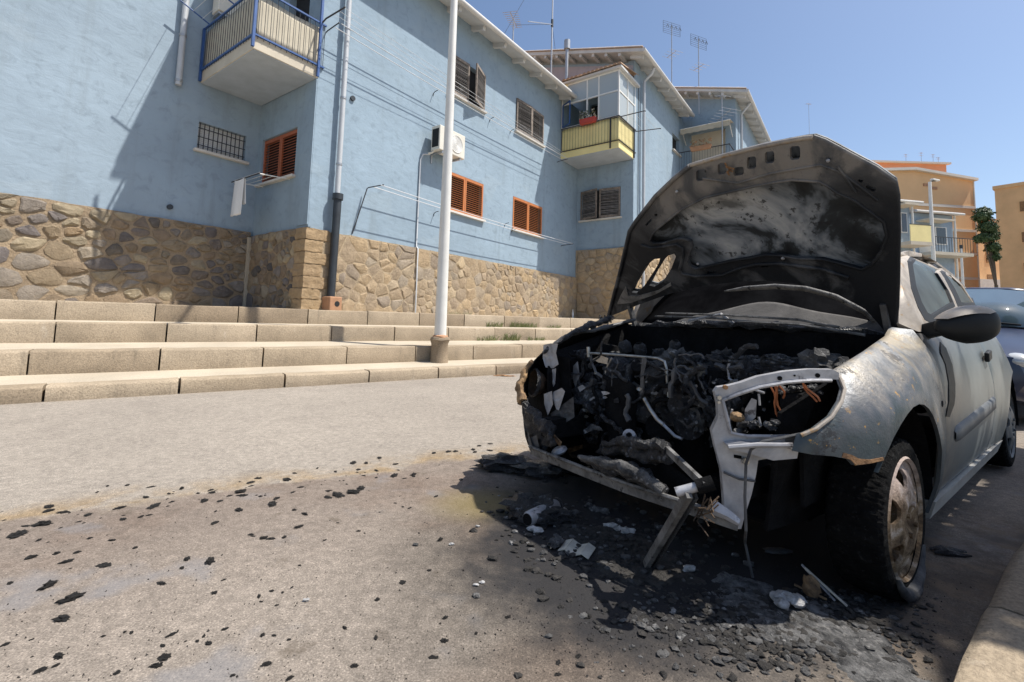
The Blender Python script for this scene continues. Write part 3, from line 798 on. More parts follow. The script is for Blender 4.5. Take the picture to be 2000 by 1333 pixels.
# corner balcony
S0, S1 = 3.64, 4.885
slab = A.bx('balcony', 'cream', S0, S1, cB, cA - .004, 5.55, 5.79, bevel=.01)
A.bx('balcony_soffit', 'soffit_blue', S0 + .02, S1 - .02, cB + .02, cA - .02, 5.535, 5.552, parent=slab)
def rail_side(hs, par, path_pts, z0, z1, sp, mbar, r=.0055):
    for (s, c) in path_pts:
        MB().tube([hs.L(s, c, z0), hs.L(s, c, z1)], r, 6).build('bar', mbar, par, smooth=True)
zt = 6.68
n1 = 17
rail_side(A, slab, [(S0 - .02, cB + .05 + (cA - cB - .1) * k / 21) for k in range(22)], 5.74, zt, .1, 'blackpaint')
rail_side(A, slab, [(S0 + .05 + (S1 - S0 + .02) * k / 12, cB - .03) for k in range(13)], 5.74, zt, .1, 'blackpaint')
for p in ([(S0 - .02, cA - .02, zt), (S0 - .02, cB - .03, zt), (S1 + .1, cB - .03, zt)], [(S0 - .02, cA - .02, 5.80), (S0 - .02, cB - .03, 5.80), (S1 + .1, cB - .03, 5.80)]):
    mb = MB()
    for a, b in zip(p[:-1], p[1:]): mb.beam(A.L(*a), A.L(*b), .035, .03)
    mb.build('handrail', 'bluepaint', slab)
for s, c in ((S0 - .03, cB - .04), (S1 - .03, cB - .05), (S0 - .03, cA - .05)):
    MB().beam(A.L(s, c, 5.56), A.L(s, c, 7.4 if c < cB else zt), .045, .045).build('post', 'bluepaint', slab)
def canvas(hs, par, u0, u1, z0, z1, mp, m, seed):
    n = 40; vs = []; fs = []
    for i in range(n + 1):
        for j in range(7):
            u = u0 + (u1 - u0) * i / n; v = z0 + (z1 - z0) * j / 6
            vs.append(mp(u, v + (.015 * math.sin(u * 5 + seed) if j == 6 else 0), .010 * noise.noise(Vector((u * 2.2, v * 1.0, seed)))))
    for i in range(n):
        for j in range(6): q = i * 7 + j; fs.append([q, q + 7, q + 8, q + 1])
    o = MB().add(vs, fs).build('canvas_screen', m, par, smooth=True, angle=80)
    md = o.modifiers.new('th', 'SOLIDIFY'); md.thickness = .004
canvas(A, slab, cB + .03, cA - .05, 5.83, 6.64, lambda u, v, d: A.L(S0 + .03 + d, u, v), 'canvas', 1)
canvas(A, slab, S0 + .05, S1 - .01, 5.83, 6.60, lambda u, v, d: A.L(u, cB + .03 + d, v), 'canvas', 2)

# ---- house B: the long wall in the middle
B = House('blue house with two orange shuttered windows and white air conditioner', sB, cB)
WB = [(8.56, 10.12, 3.68, 4.72), (11.58, 13.27, 3.68, 4.72), (8.56, 10.02, 6.84, 7.92), (11.60, 13.20, 6.84, 7.92)]
B.wall('f', cB, [(sB + .003, .5), (sC + .2, .5), (sC + .2, 9.16), (sB + .003, 9.16)], WB)
B.wall('s', sB, [(cB + .003, .5), (cA + 4, .5), (cA + 4, 10.55), (13.0, 10.4), (cB + .003, 9.13)], [(9.14, 10.58, 3.68, 4.70), (9.0, 9.85, 5.82, 7.9)])
B.backing('s', sB, 9.0, 9.85, 5.82, 7.9)
B.bx('corner_strip', 'plaster', sB - .022, sB + .01, cB + .003, cB + .40, 2.6, 5.54)
for i, (a, b, z0, z1) in enumerate(WB):
    B.backing('f', cB, a, b, z0, z1); B.sill('f', cB, a, b, z0)
    if i < 2: B.shutters('f', cB, a, b, z0, z1, 'orange', 'orange', 15, inset=-.012)
    elif i == 2: B.shutters('f', cB, a, b, z0, z1, 'grey_wood', 'grey_wood2', 24, opens=(rad(2), rad(20)), inset=-.045)
    else: B.shutters('f', cB, a, b, z0, z1, 'grey_wood', 'grey_wood2', 22, opens=(rad(4), rad(3)), inset=-.045)
B.backing('s', sB, 9.14, 10.58, 3.68, 4.70); B.sill('s', sB, 9.14, 10.58, 3.68)
B.shutters('s', sB, 9.14, 10.58, 3.68, 4.70, 'redbrown', 'redbrown', 14)
B.roof(4.15, 14.42, 8.0, 8.95, 13.0)
B.rafters([4.5 + k * .98 for k in range(11)], 8.0, 8.95, cB)
for k in range(8): 
    c = 8.9 + k * .55; B.bx('rafter', 'soffit', 4.2, sB + .01, c - .05, c + .05, 8.95 + .29 * (c - 8.0) - .12, 8.95 + .29 * (c - 8.0) - .005)
pB = B.plinth('f', cB, sB - .05, sC, Z3 - .1, 2.52, 292, 1.15, 23, 'stoneB', 'mortar', s_from=sB + .36, gap=.006, depth=.002, bulge=.017, chaikin=0)
B.plinth('s', sB, cB - .05, cA, Z3 - .1, 2.54, 72, 1.1, 31, 'stoneA', 'plinth_dark', s_from=cB + .30, s_to=cA - .10, gap=.014, depth=.010, bulge=.024)
rough_box('mortar_strip', 'tread', B.o, -.12, .02, cA - .14 - cB, cA - .05 - cB, Z3 - .05, 2.50, .014, 3, 7)
zq = Z3 - .02
for k in range(7):
    hq = .205 + .03 * rg.random()
    lf, lb = (.44, .30) if k % 2 == 0 else (.30, .40)
    vs = []; nq = 5
    mb = MB()
    x0, x1, y0, y1 = B.L(sB - .085, cB - .085, 0)[0], B.L(sB + lf, 0, 0)[0], B.L(0, cB - .085, 0)[1], B.L(0, cB + lb, 0)[1]
    rough_box('quoin', 'quoin', pB, x0 + rg.random() * .02, x1, y0 + rg.random() * .02, y1, zq + .004, zq + hq - .004, .016, k); zq += hq + .008
# downpipe with iron foot and terracotta shoe
dp = B.tube('downpipe', 'pipe', [(5.40, cB - .12, 9.0), (5.40, cB - .12, 3.2)], .052, n=14)
for z in (3.9, 5.3, 6.8, 8.2): B.tube('pipe_clamp', 'metal', [(5.40, cB - .12, z), (5.40, cB - .12, z + .04)], .062, parent=dp, n=14)
lo = B.tube('downpipe', 'iron', [(5.40, cB - .15, 3.22), (5.38, cB - .15, 1.22)], .078, n=16)
B.tube('collar', 'iron', [(5.40, cB - .15, 3.18), (5.40, cB - .15, 3.30)], .105, parent=lo, n=16)
sh = B.bx('drain_shoe', 'terracotta', 5.25, 5.52, cB - .33, cB - .04, Z3 - .02, 1.22, bevel=.02)
B.tube('outlet', 'dark', [(5.41, cB - .334, 1.08), (5.41, cB - .30, 1.08)], .055, parent=sh, n=14)
B.tube('vent_pipe', 'iron', [(5.69, cB - .04, 5.46), (5.69, cB + .01, 5.46)], .055, n=14)
# thin conduit from the air conditioner down the wall
B.tube('conduit', 'pipe', [(7.90, cB - .1, 4.90), (7.72, cB - .05, 4.86), (7.66, cB - .03, 4.70), (7.66, cB - .03, 2.56), (7.66, cB - .09, 2.5), (7.66, cB - .10, Z3)], .018, n=8)
# metal flue above the roof
fl = B.tube('flue', 'metal', [(14.85, 8.55, 9.0), (14.85, 8.55, 11.25)], .06, n=14)
B.tube('cowl', 'metal', [(14.85, 8.55, 11.2), (14.85, 8.55, 11.55)], .12, parent=fl, n=14)

# ---- house C: yellow balcony with glazed loggia
C = House('blue house with yellow balcony and glazed loggia', sC, cC)
WC = (6.72, 8.34, 4.70, 5.82)
C.wall('s', sC, [(cC + .003, .5), (14.5, .5), (14.5, 11.6), (11.0, 11.75), (cC + .003, 10.37)], [WC, (6.9, 8.0, 7.0, 9.2)], 'plaster')
C.wall('f', cC, [(sC + .003, .5), (sD + .2, .5), (sD + .2, 10.5), (sC + .003, 10.5)], [(20.25, 21.3, 8.55, 9.3)])
C.backing('f', cC, 20.25, 21.3, 8.55, 9.3); C.sill('f', cC, 20.25, 21.3, 8.55)
C.backing('s', sC, 6.9, 8.0, 7.0, 9.2)
C.bx('corner_strip', 'plaster', sC - .022, sC + .01, cC + .003, cC + .48, 3.6, 6.72)
gab = plate('gable_panel', [(cC + .05, 9.7), (11.8, 9.7), (11.8, 11.85), (cC + .05, 10.30)], [], lambda u, v, d: C.L(sC - .012 + d, u, v), .01, 'mauve', C.o)
C.backing('s', sC, *WC); C.sill('s', sC, *WC[:3])
C.shutters('s', sC, *WC, 'pale_wood', 'grey_wood2', 20, opens=(rad(16), rad(5)), inset=-.05)
C.plinth('s', sC, cC - .05, cB, Z3 - .1, 3.56, 62, 1.2, 41, 'stoneB', 'mortar', s_from=cC, s_to=cB - .06, gap=.010, chaikin=0)
C.plinth('f', cC, sC - .05, sD, Z3 - .1, 4.35, 165, 1.2, 43, 'stoneB', 'mortar', s_from=sC, s_to=sD, gap=.010, chaikin=0)
C.roof(15.2, 21.5, 5.74, 10.38, 10.9, 'tile')
C.rafters([15.5 + k * .95 for k in range(7)], 5.74, 10.38, cC)
for k in range(9):
    c = 6.6 + k * .53; C.bx('rafter', 'soffit', 15.25, sC + .01, c - .05, c + .05, 10.38 + .29 * (c - 5.74) - .12, 10.38 + .29 * (c - 5.74) - .005)
def verge_tiles(hs, s, c0, z0, n, step, m, r=.085, along=.9, pitch=.29, name='verge_tile'):
    me = None
    for k in range(n):
        c = c0 + k * step; z = z0 + pitch * (c - c0)
        if me is None:
            mb = MB(); vs = []; fs = []
            for i, (x, sc_) in enumerate(((0, 1.0), (along, .85))):
                pass
            for i, (y, kk, dz) in enumerate(((0, 1.0, 0), (step * 1.18, .84, step * 1.18 * pitch + .02))):
                for q in range(9):
                    a = math.pi * q / 8; vs.append((math.cos(a) * r * kk, y, dz + math.sin(a) * r * kk * .9))
                for q in range(9):
                    a = math.pi * q / 8; vs.append((math.cos(a) * (r - .015) * kk, y, dz + math.sin(a) * (r - .015) * kk * .9 - .002))
            for q in range(8): fs += [[q, q+1, 18+q+1, 18+q], [9+q, 27+q, 27+q+1, 9+q+1], [q, 9+q, 9+q+1, q+1], [18+q, 18+q+1, 27+q+1, 27+q]]
            mb.add(vs, fs); o = mb.build(name, m, hs.o, smooth=True, loc=hs.L(s, c, z)); me = o.data
        else: link(name, me, None, hs.o, loc=hs.L(s, c, z))
for j in range(2): verge_tiles(C, 15.24 + j * .19, 5.72, 10.52, 15, .34, 'tile_pale')
C.tube('downpipe', 'pipe', [(16.45, cC - .50, 10.35), (16.45, cC - .42, 10.15), (16.45, cC - .14, 9.95), (16.45, cC - .12, 9.8), (16.45, cC - .12, 1.0)], .055, n=12)
C.tube('cable', 'iron', [(16.15, cC - .03, 9.6), (16.14, cC - .03, 3.5), (16.14, cC - .1, 1.0)], .014, n=6)
# balcony
T0, T1 = 14.43, 15.765
yb = C.bx('balcony', 'yellow', T0, T1, cC, cB - .003, 6.76, 7.0, bevel=.01)
C.bx('balcony_soffit', 'soffit_blue', T0 + .02, T1 - .02, cC + .02, cB - .02, 6.735, 6.765, parent=yb)
zy = 7.86
canvas(C, yb, cC + .03, cB - .03, 7.0, zy - .03, lambda u, v, d: C.L(T0 + .03 + d * .5, u, v), 'yellow', 5)
canvas(C, yb, T0 + .04, T1 + .1, 7.0, zy - .03, lambda u, v, d: C.L(u, cC + .03 + d * .5, v), 'yellow', 6)
rail_side(C, yb, [(T0 - .015, cC + .05 + (cB - cC - .1) * k / 19) for k in range(20)], 6.98, zy, .1, 'blackpaint')
rail_side(C, yb, [(T0 + .06 + (T1 - T0) * k / 11, cC - .02) for k in range(12)], 6.98, zy, .1, 'blackpaint')
mb = MB()
for z in (zy, 7.01):
    mb.beam(C.L(T0 - .015, cB - .02, z), C.L(T0 - .015, cC - .02, z), .03, .025); mb.beam(C.L(T0 - .015, cC - .02, z), C.L(T1 + .15, cC - .02, z), .03, .025)
mb.build('handrail', 'blackpaint', yb)
for s, c in ((T0 - .02, cC + .30), (T1 - .03, cC - .03)):
    MB().beam(C.L(s, c, 6.78), C.L(s, c, zy), .04, .04).build('post', 'blackpaint', yb)
# glazed loggia
lg = MB()
zt2 = 9.52
for (s, c) in ((T0 + .02, cC + .02), (T1 + .12, cC + .02), (T0 + .02, cB - .04), (T0 + .02, 7.45), (T0 + .02, 7.0), ((T0 + T1) / 2 + .1, cC + .02)):
    lg.beam(C.L(s, c, zy), C.L(s, c, zt2), .05, .05)
for z in (zy + .02, 8.78, zt2 - .02):
    lg.beam(C.L(T0 + .02, cB - .04, z), C.L(T0 + .02, cC + .02, z), .045, .05); lg.beam(C.L(T0 + .02, cC + .02, z), C.L(T1 + .12, cC + .02, z), .045, .05)
lgo = lg.build('loggia_frame', 'white', C.o)
for (c0, c1, z0, z1) in ((6.27, 7.43, 8.80, 9.48), (7.47, 8.44, 8.80, 9.48), (6.27, 7.0, 7.92, 8.75)):
    C.bx('pane', 'glass', T0 + .017, T0 + .023, c0, c1, z0, z1, parent=lgo)
for (s0, s1, z0, z1) in ((T0 + .05, 15.19, 7.92, 8.75), (15.23, T1 + .1, 7.92, 8.75), (T0 + .05, 15.19, 8.80, 9.48), (15.23, T1 + .1, 8.80, 9.48)):
    C.bx('pane', 'glass', s0, s1, cC + .017, cC + .023, z0, z1, parent=lgo)
cas = MB()
for (a, b) in (((8.4, 7.9), (8.4, 8.74)), ((8.4, 8.74), (8.0, 8.74)), ((8.0, 8.74), (8.0, 7.9)), ((8.0, 7.9), (8.4, 7.9))):
    cas.beam(C.L(T0 - .05 - (8.4 - a[0]) * .5, a[0], a[1]), C.L(T0 - .05 - (8.4 - b[0]) * .5, b[0], b[1]), .035, .035)
C_c = cas.build('open_casement', 'bluepaint', lgo)
# small tiled roof over the loggia
lr = C.bx('loggia_roof', 'soffit', T0 - .12, T1 + .3, cC - .12, cB, 9.53, 9.60)
me = None
for k in range(14):
    c = cC - .06 + k * .165
    if me is None:
        vs = []; fs = []
        for (x, kk) in ((0, 1.0), (.5, .9), (1.6, .9)):
            for q in range(9):
                a = math.pi * q / 8; vs.append((x, math.cos(a) * .082 * kk, x * .18 + math.sin(a) * .085 * kk))
        for i in range(2):
            for q in range(8): fs.append([i*9+q, i*9+q+1, (i+1)*9+q+1, (i+1)*9+q])
        fs.append(list(range(9)))
        o = MB().add(vs, fs).build('roof_tile', 'tile', lr, smooth=True, loc=C.L(T0 - .17, c, 9.60)); me = o.data
    else: link('roof_tile', me, None, lr, loc=C.L(T0 - .17, c, 9.60 + rg.random() * .012))
C.bx('parapet', 'yellow', T0 - .02, T0 + .22, cB - .25, cB - .01, 9.30, 9.52, parent=lr)

# ---- house D: awning balcony half hidden behind the raised bonnet
D = House('blue house with pale fringed awning over a planted balcony', sD, cD)
D.wall('s', sD, [(cD + .003, .5), (12, .5), (12, 12.4), (9.0, 12.3), (cD + .003, 10.9)], [(4.4, 5.9, 8.0, 9.7)], 'plaster')
D.wall('f', cD, [(sD + .003, .5), (31, .5), (31, 10.95), (sD + .003, 10.95)], [(24.5, 26, 7.4, 8.6)])
D.backing('f', cD, 24.5, 26, 7.4, 8.6)
D.bx('window_pane', 'cream', sD + .16, sD + .2, 4.38, 5.92, 7.98, 9.72)
D.roof(21.35, 30.5, 3.47, 10.88, 8.9, 'tile')
D.rafters([21.7 + k * .95 for k in range(9)], 3.47, 10.88, cD)
for k in range(7):
    c = 4.4 + k * .53; D.bx('rafter', 'soffit', 21.4, sD + .01, c - .05, c + .05, 10.88 + .29 * (c - 3.47) - .12, 10.88 + .29 * (c - 3.47) - .005)
for j in range(2): verge_tiles(D, 21.39 + j * .19, 3.45, 11.02, 14, .34, 'tile_pale')
D.tube('downpipe', 'pipe', [(22.5, cD - .5, 10.85), (22.5, cD - .12, 10.4), (22.5, cD - .12, 1.0)], .055, n=12)
db = D.bx('balcony', 'cream', sD - 1.0, sD - .003, cD + .05, cC - .003, 7.35, 7.58, bevel=.01)
rail_side(D, db, [(sD - .98, cD + .08 + k * .11) for k in range(20)], 7.58, 8.55, .1, 'blackpaint')
MB().beam(D.L(sD - .98, cD + .05, 8.56), D.L(sD - .98, cC - .02, 8.56), .035, .03).build('handrail', 'blackpaint', db)
MB().beam(D.L(sD - .98, cD + .07, 8.56), D.L(sD - .02, cD + .07, 8.56), .035, .03).build('handrail', 'blackpaint', db)
aw = thing('awning', 'pale striped awning with wavy fringe over the far balcony', 'awning', sc_world(sD, 5.1, 9.7), ROTW)
vs = []; fs = []; n = 40
for i in range(n + 1):
    y = -1.05 + 2.1 * i / n
    vs += [(-.02, y, .16), (-.75, y, .02), (-.76, y, -.10 - .035 * abs(math.sin(i * .55)) - .10)]
for i in range(n):
    a = 3 * i; fs += [[a, a+3, a+4, a+1], [a+1, a+4, a+5, a+2]]
o = MB().add(vs, fs).build('fabric', 'canvas', aw); md = o.modifiers.new('th', 'SOLIDIFY'); md.thickness = .01
MB().tube([(-.76, -1.06, .02), (-.76, 1.06, .02)], .022).build('front_bar', 'white', aw)
for y in (-1.0, 1.0): MB().tube([(-.03, y, -.5), (-.75, y, .0)], .014).build('arm', 'white', aw)

# ------------------------------------------------------------------ things fixed to the houses
ac = thing('air_conditioner', 'white outdoor air conditioner unit mounted between two windows', 'air conditioner', sc_world(8.35, cB - .03, 4.98), ROTW)
MB().box(-.46, .46, -.40, -.10, 0, .62).build('casing', 'offwhite', ac, bevel=.015)
MB().lathe([(.02, -.405), (.21, -.405), (.215, -.415), (.225, -.415), (.23, -.40)], 28, 'y', (.14, 0, .31)).build('fan_grille', 'white', ac, smooth=True)
for k in range(6): MB().lathe([(.035 * (k + 1), -.404), (.035 * (k + 1) + .006, -.410), (.035 * (k + 1) + .012, -.404)], 28, 'y', (.14, 0, .31)).build('fan_ring', 'metal', ac, smooth=True)
MB().box(-.466, -.455, -.36, -.14, .08, .54).build('side_grille', 'trim', ac)
for x in (-.32, .32): MB().box(x - .02, x + .02, -.38, .035, -.05, -.003).box(x - .02, x + .02, -.002 + .0, .035, -.25, -.05).build('bracket', 'metal', ac)
MB().tube([(-.40, -.2, .02), (-.46, -.15, -.05), (-.50, -.06, -.07)], .025).build('hose', 'offwhite', ac, smooth=True)
ac2 = thing('air_conditioner', 'cream air conditioner above the canvas balcony, only its underside showing', 'air conditioner', sc_world(3.72, cA - .03, 7.02), ROTW)
MB().box(-.02, .80, -.40, -.08, 0, .6).build('casing', 'offwhite', ac2, bevel=.015)
MB().box(.0, .70, -.36, -.06, -.05, -.002).build('bracket', 'metal', ac2)

def hanging_line(name, label, s0, s1, z, c, reach, nl, drop, m='blackpaint', lean=-.25):
    t_ = thing(name, label, 'clothesline', sc_world(s0, c, z), ROTW)
    for x, ln in ((0, lean), (s1 - s0, 0.0)):
        mb = MB()
        if ln: mb.tube([(x + ln, -.02, drop), (x, -.10, -.02), (x + .02, -.14, 0), (x + .12, -reach, .03)], .012, 8)
        else: mb.tube([(x, .02, -.05), (x, -.06, -.03), (x, -reach, .0)], .012, 8)
        mb.build('bracket', m, t_, smooth=True)
    for k in range(nl):
        y = -.22 - (reach - .24) * k / max(1, nl - 1); pts = []
        for i in range(13):
            f = i / 12; pts.append((.06 * (1 - f) + (s1 - s0) * f, y, .012 - .05 * 4 * f * (1 - f)))
        MB().tube(pts, .009, 5).build('line', 'wire', t_)
    return t_
hanging_line('clothesline', 'long washing line on black brackets under the orange shutters', 6.12, 14.6, 3.62, cB, .50, 2, -1.05)
hanging_line('clothesline', 'washing line high on the wall below the weathered upper shutters', 5.0, 14.2, 6.62, cB, .45, 2, -.3, lean=0)
for (px, py, d) in ((987, 437, 3.6), (1000, 450, 3.6), (848, 180, 6.7), (958, 232, 6.7), (998, 255, 6.7), (849, 415, 3.6)):
    s, z = wall_c(px, py, cB - .03)
    hk = MB().tube([(0, .03, -.22), (0, -.01, -.03), (0, -.06, .0), (0, -.16, .01)], .010, 6).build('wall_hook', 'blackpaint', None, smooth=True, loc=sc_world(s, cB, z), rot=ROTW)
    tag(hk, 'small black line hook fixed to the blue wall beside the shuttered windows', 'hook', 'line hooks on the wall')
# line and towel on the recessed window
rk = thing('drying_rack', 'white folding drying rack sticking out below the red-brown shutters', 'drying rack', sc_world(sB, 9.86, 3.60), ROTW)
for y in (-.55, .55): MB().tube([(0, y, .02), (-.62, y, -.03)], .012).build('arm', 'white', rk)
for k in range(4):
    x = -.18 - k * .14; MB().tube([(x, -.56, .0), (x, .56, .0)], .005, 5).build('line', 'white', rk)
MB().tube([(-.62, -.6, -.03), (-.62, .6, -.03)], .012).build('front_bar', 'blackpaint', rk)
vs = []; fs = []; n = 14
for side in (0, 1):
    for i in range(n + 1):
        f = i / n
        for j in range(9):
            g_ = j / 8; hgt = .74 if side == 0 else .52
            wv = .02 * math.sin(g_ * 9 + side) * f + .012 * math.sin(g_ * 21) * f
            vs.append((-.62 + (-.016 if side == 0 else .016) + wv - (.02 * f if side == 0 else -.02 * f), .22 + (g_ - .5) * (.42 + .07 * f) + .03 * f, -.015 - f * hgt - .02 * math.sin(g_ * 3)))
for side in (0, 1):
    o = side * (n + 1) * 9
    for i in range(n):
        for j in range(8): q = o + i * 9 + j; fs.append([q, q + 1, q + 10, q + 9])
for j in range(8): fs.append([j, j + 1, (n + 1) * 9 + j + 1, (n + 1) * 9 + j])
tw = MB().add(vs, fs).build('towel', 'cloth', None, smooth=True, angle=80, loc=sc_world(sB, 9.86, 3.585), rot=ROTW)
md = tw.modifiers.new('th', 'SOLIDIFY'); md.thickness = .008
tag(tw, 'white towel hung over the drying rack in the recess', 'towel')
# brackets at the canvas balcony
br = thing('clothesline', 'blue bracket with washing wires beside the canvas balcony', 'clothesline', sc_world(S0, cB + .9, 6.7), ROTW)
MB().tube([(-.02, 0, .02), (-.55, .05, .22)], .014).build('bracket', 'bluepaint', br)
MB().tube([(-.02, 1.1, .02), (-.55, 1.1, .22)], .014).build('bracket', 'bluepaint', br)
for k in range(3): MB().tube([(-.15 - k * .17, 0, .06 + k * .065), (-.15 - k * .17, 1.1, .06 + k * .065)], .004, 5).build('line', 'wire', br)
br = thing('clothesline', 'dark angled bracket with washing wires where canvas balcony meets the long wall', 'clothesline', sc_world(sB - .02, cB - .05, 6.70), ROTW)
MB().tube([(0, 0, -.02), (.02, -.10, .05), (.10, -.62, .14)], .016).build('bracket', 'blackpaint', br)
for k in range(3): MB().tube([(.06 + .02 * k, -.30 - k * .14, .10 + .02 * k), (9.0, -.30 - k * .1, -.04)], .004, 5).build('line', 'wire', br)
br = thing('clothesline', 'black bracket with washing wires on the yellow balcony corner', 'clothesline', sc_world(T0, cC, 7.86), ROTW)
MB().tube([(.1, -.02, 0), (.35, -.75, .12), (.35, -.80, .10)], .018).build('bracket', 'blackpaint', br)
MB().tube([(1.45, -.02, -.05), (1.9, -.75, .06), (1.9, -.80, .04)], .018).build('bracket', 'blackpaint', br)
for k in range(3): MB().tube([(.18 + .06 * k, -.25 - k * .2, .05 + .03 * k), (1.6 + .1 * k, -.25 - k * .2, 0.0 + .02 * k)], .004, 5).build('line', 'wire', br)
# flower box
def planter(name, label, loc, rot, L, m, leafm, n, seed, wl=.05):
    t_ = thing(name, label, 'planter', loc, rot); r_ = random.Random(seed)
    MB().add([(-L/2*.9, -.07, 0), (L/2*.9, -.07, 0), (L/2*.9, .07, 0), (-L/2*.9, .07, 0), (-L/2, -.10, .18), (L/2, -.10, .18), (L/2, .10, .18), (-L/2, .10, .18)],
             [[0,3,2,1],[4,5,6,7],[0,1,5,4],[1,2,6,5],[2,3,7,6],[3,0,4,7]]).build('trough', m, t_, bevel=.01)
    for k in range(3):
        mb = MB()
        for i in range(n):
            p = Vector(((r_.random() - .5) * L, (r_.random() - .5) * .25, .18 + r_.random() ** 1.5 * .30))
            d = Vector((r_.random() - .5, r_.random() - .5, r_.random() - .3)).normalized(); s_ = d.cross(Vector((0, 0, 1))).normalized() * wl * .4
            mb.add([p - s_, p + d * wl, p + s_, p - d * wl * .6], [[0, 1, 2, 3]])
        mb.build('foliage', leafm[k % len(leafm)], t_)
planter('flower_box', 'red trough of pale flowers hung on the yellow balcony rail', sc_world(T0 - .10, 7.35, 7.80), ROTW + math.pi / 2, .62, 'red', ['leafdry', 'leaf', 'cloth'], 60, 3, .055)
planter('flower_box', 'terracotta trough of dry orange plants on the awning balcony rail', sc_world(sD - 1.02, 5.2, 8.5), ROTW + math.pi / 2, .9, 'terracotta', ['terracotta', 'leafdry'], 60, 4, .06)

# antennas on the roofs
def antenna(label, base, h, kind, rot=0.0, tilt=0.0):
    t_ = thing('tv_antenna', label, 'antenna', base, rot, 'rooftop antennas')
    MB().tube([(0, 0, -.3), (tilt * h, 0, h)], .022, 8).build('mast', 'metal', t_, smooth=True)
    X = tilt * h
    def yagi(z, L, n, ll, m='metal', up=0):
        mb = MB(); mb.tube([(X - L / 2, 0, z), (X + L / 2, 0, z + up)], .013, 6)
        for k in range(n):
            x = X - L / 2 + L * k / (n - 1); l_ = ll * (1 - .35 * k / n); zz = z + up * k / (n - 1); mb.tube([(x, -l_ / 2, zz), (x, l_ / 2, zz)], .008, 5)
        mb.build('yagi', m, t_)
    def panel(z, w, hh):
        mb = MB()
        for k in range(7): mb.tube([(X, -w / 2, z + hh * k / 6), (X, w / 2, z + hh * k / 6)], .006, 5)
        for y in (-w / 2, 0, w / 2): mb.tube([(X, y, z), (X, y, z + hh)], .008, 5)
        for k in range(4):
            y = -w * .36 + w * .24 * k; mb.tube([(X - .14, y - .07, z + hh * .35), (X - .14, y, z + hh * .6), (X - .14, y + .07, z + hh * .35)], .012, 5)
        mb.build('panel', 'iron', t_)
    if kind == 'panel': panel(h - .45, .95, .55); yagi(h * .58, .6, 4, .75); 
    elif kind == 'yagi': yagi(h - .1, 1.0, 9, .5, up=.12)
    elif kind == 'big': yagi(h * .72, 1.1, 7, 1.0, up=-.25); yagi(h - .05, .5, 3, .5, up=.2)
    elif kind == 'cross': yagi(h - .1, .5, 5, .4); yagi(h * .75, .5, 3, .4)
    return t_
q = wall_c(1002, 80, 8.7); antenna('small white aerial on the roof edge of the long blue house', sc_world(q[0], 8.7, q[1] - .5), 1.25, 'yagi', ROTW + .4)
q = wall_c(1077, 115, 9.2)
tm = thing('tv_antenna', 'tall thin mast with guy wires rising behind the roof edge', 'antenna', sc_world(q[0], 9.2, q[1] - 1.6), ROTW, 'rooftop antennas')
MB().tube([(0, 0, 0), (0, 0, 3.0), (0, 0, 6.5)], [.035, .03, .02], 8).build('mast', 'metal', tm, smooth=True)
MB().tube([(0, 0, 2.9), (0, 0, 3.2)], .05, 8).build('joint', 'iron', tm)
for e in ((-3.2, -.6, 1.0), (-2.0, 1.5, 1.0), (2.5, 1.0, 1.2)): MB().tube([(0, 0, 3.0 if e[0] != -2.0 else 6.2), e], .007, 5).build('guy_wire', 'iron', tm)
MB().beam((0, 0, 3.0), (-2.2, -.4, 1.75), .03, .03).build('brace', 'metal', tm)
q = wall_c(1312, 165, 6.3); antenna('grid panel aerial on tall mast rising from the yellow balcony house roof', sc_world(q[0], 6.3, q[1] - .5), 3.3, 'panel', ROTW + 1.0)
q = wall_c(1365, 190, 5.4); antenna('grid panel aerial on tall mast above the awning house verge', sc_world(q[0], 5.4, q[1] - .5), 3.3, 'panel', ROTW + 1.05)
q = wall_s(1411, 302, sD - .9); antenna('many-armed aerial on pole at the awning balcony', sc_world(sD - .9, q[0], q[1] - .2), 2.75, 'big', ROTW + .9)

# ------------------------------------------------------------------ the burnt car (X forward, Y to its left, Z up)
CAR0 = Vector((.863, 2.262, 0))
cF = Vector((-math.sin(YAW), -math.cos(YAW), 0)); cL = Vector((math.cos(YAW), -math.sin(YAW), 0))
CROT = math.atan2(cF.y, cF.x)
car = thing('burnt_car', 'burnt-out silver hatchback with raised bonnet and missing front bumper', 'car', CAR0, CROT)
def tol(P): d = P - CAR0; return Vector((d.dot(cF), d.dot(cL), P.z))
OL = tol(ORI)
def rl(x, y): d = ray(x, y); return Vector((d.dot(cF), d.dot(cL), d.z))
def cp(x, y, X=None, Y=None, Z=None):
    d = rl(x, y)
    if X is not None: k = (X - OL.x) / d.x
    elif Y is not None: k = (Y - OL.y) / d.y
    else: k = (Z - OL.z) / d.z
    return OL + d * k
def cpn(x, y, n, c):
    d = rl(x, y); return OL + d * ((c - OL.dot(n)) / d.dot(n))
def lerp(tab, x):
    if x <= tab[0][0]: return tab[0][1]
    for (a, va), (b, vb) in zip(tab[:-1], tab[1:]):
        if x <= b:
            t = (x - a) / (b - a); return va + (vb - va) * t
    return tab[-1][1]
_W = [(-3.06, .45), (-3.0, .58), (-2.9, .69), (-2.7, .77), (-2.4, .812), (-1.5, .825), (0, .826), (.15, .818), (.25, .802), (.35, .765), (.45, .70), (.52, .625), (.58, .54), (.65, .40), (.72, .15), (.74, 0)]
_T = [(.14, -.07), (.22, -.045), (.32, -.018), (.45, 0), (.62, 0), (.72, -.012), (.80, -.03), (.88, -.062), (.93, -.085), (1.1, -.155), (1.25, -.225), (1.32, -.30), (1.38, -.42)]
def hoodz(X): return lerp([(-.5, .905), (-.3, .885), (0, .835), (.2, .785), (.36, .735), (.6, .66)], X)
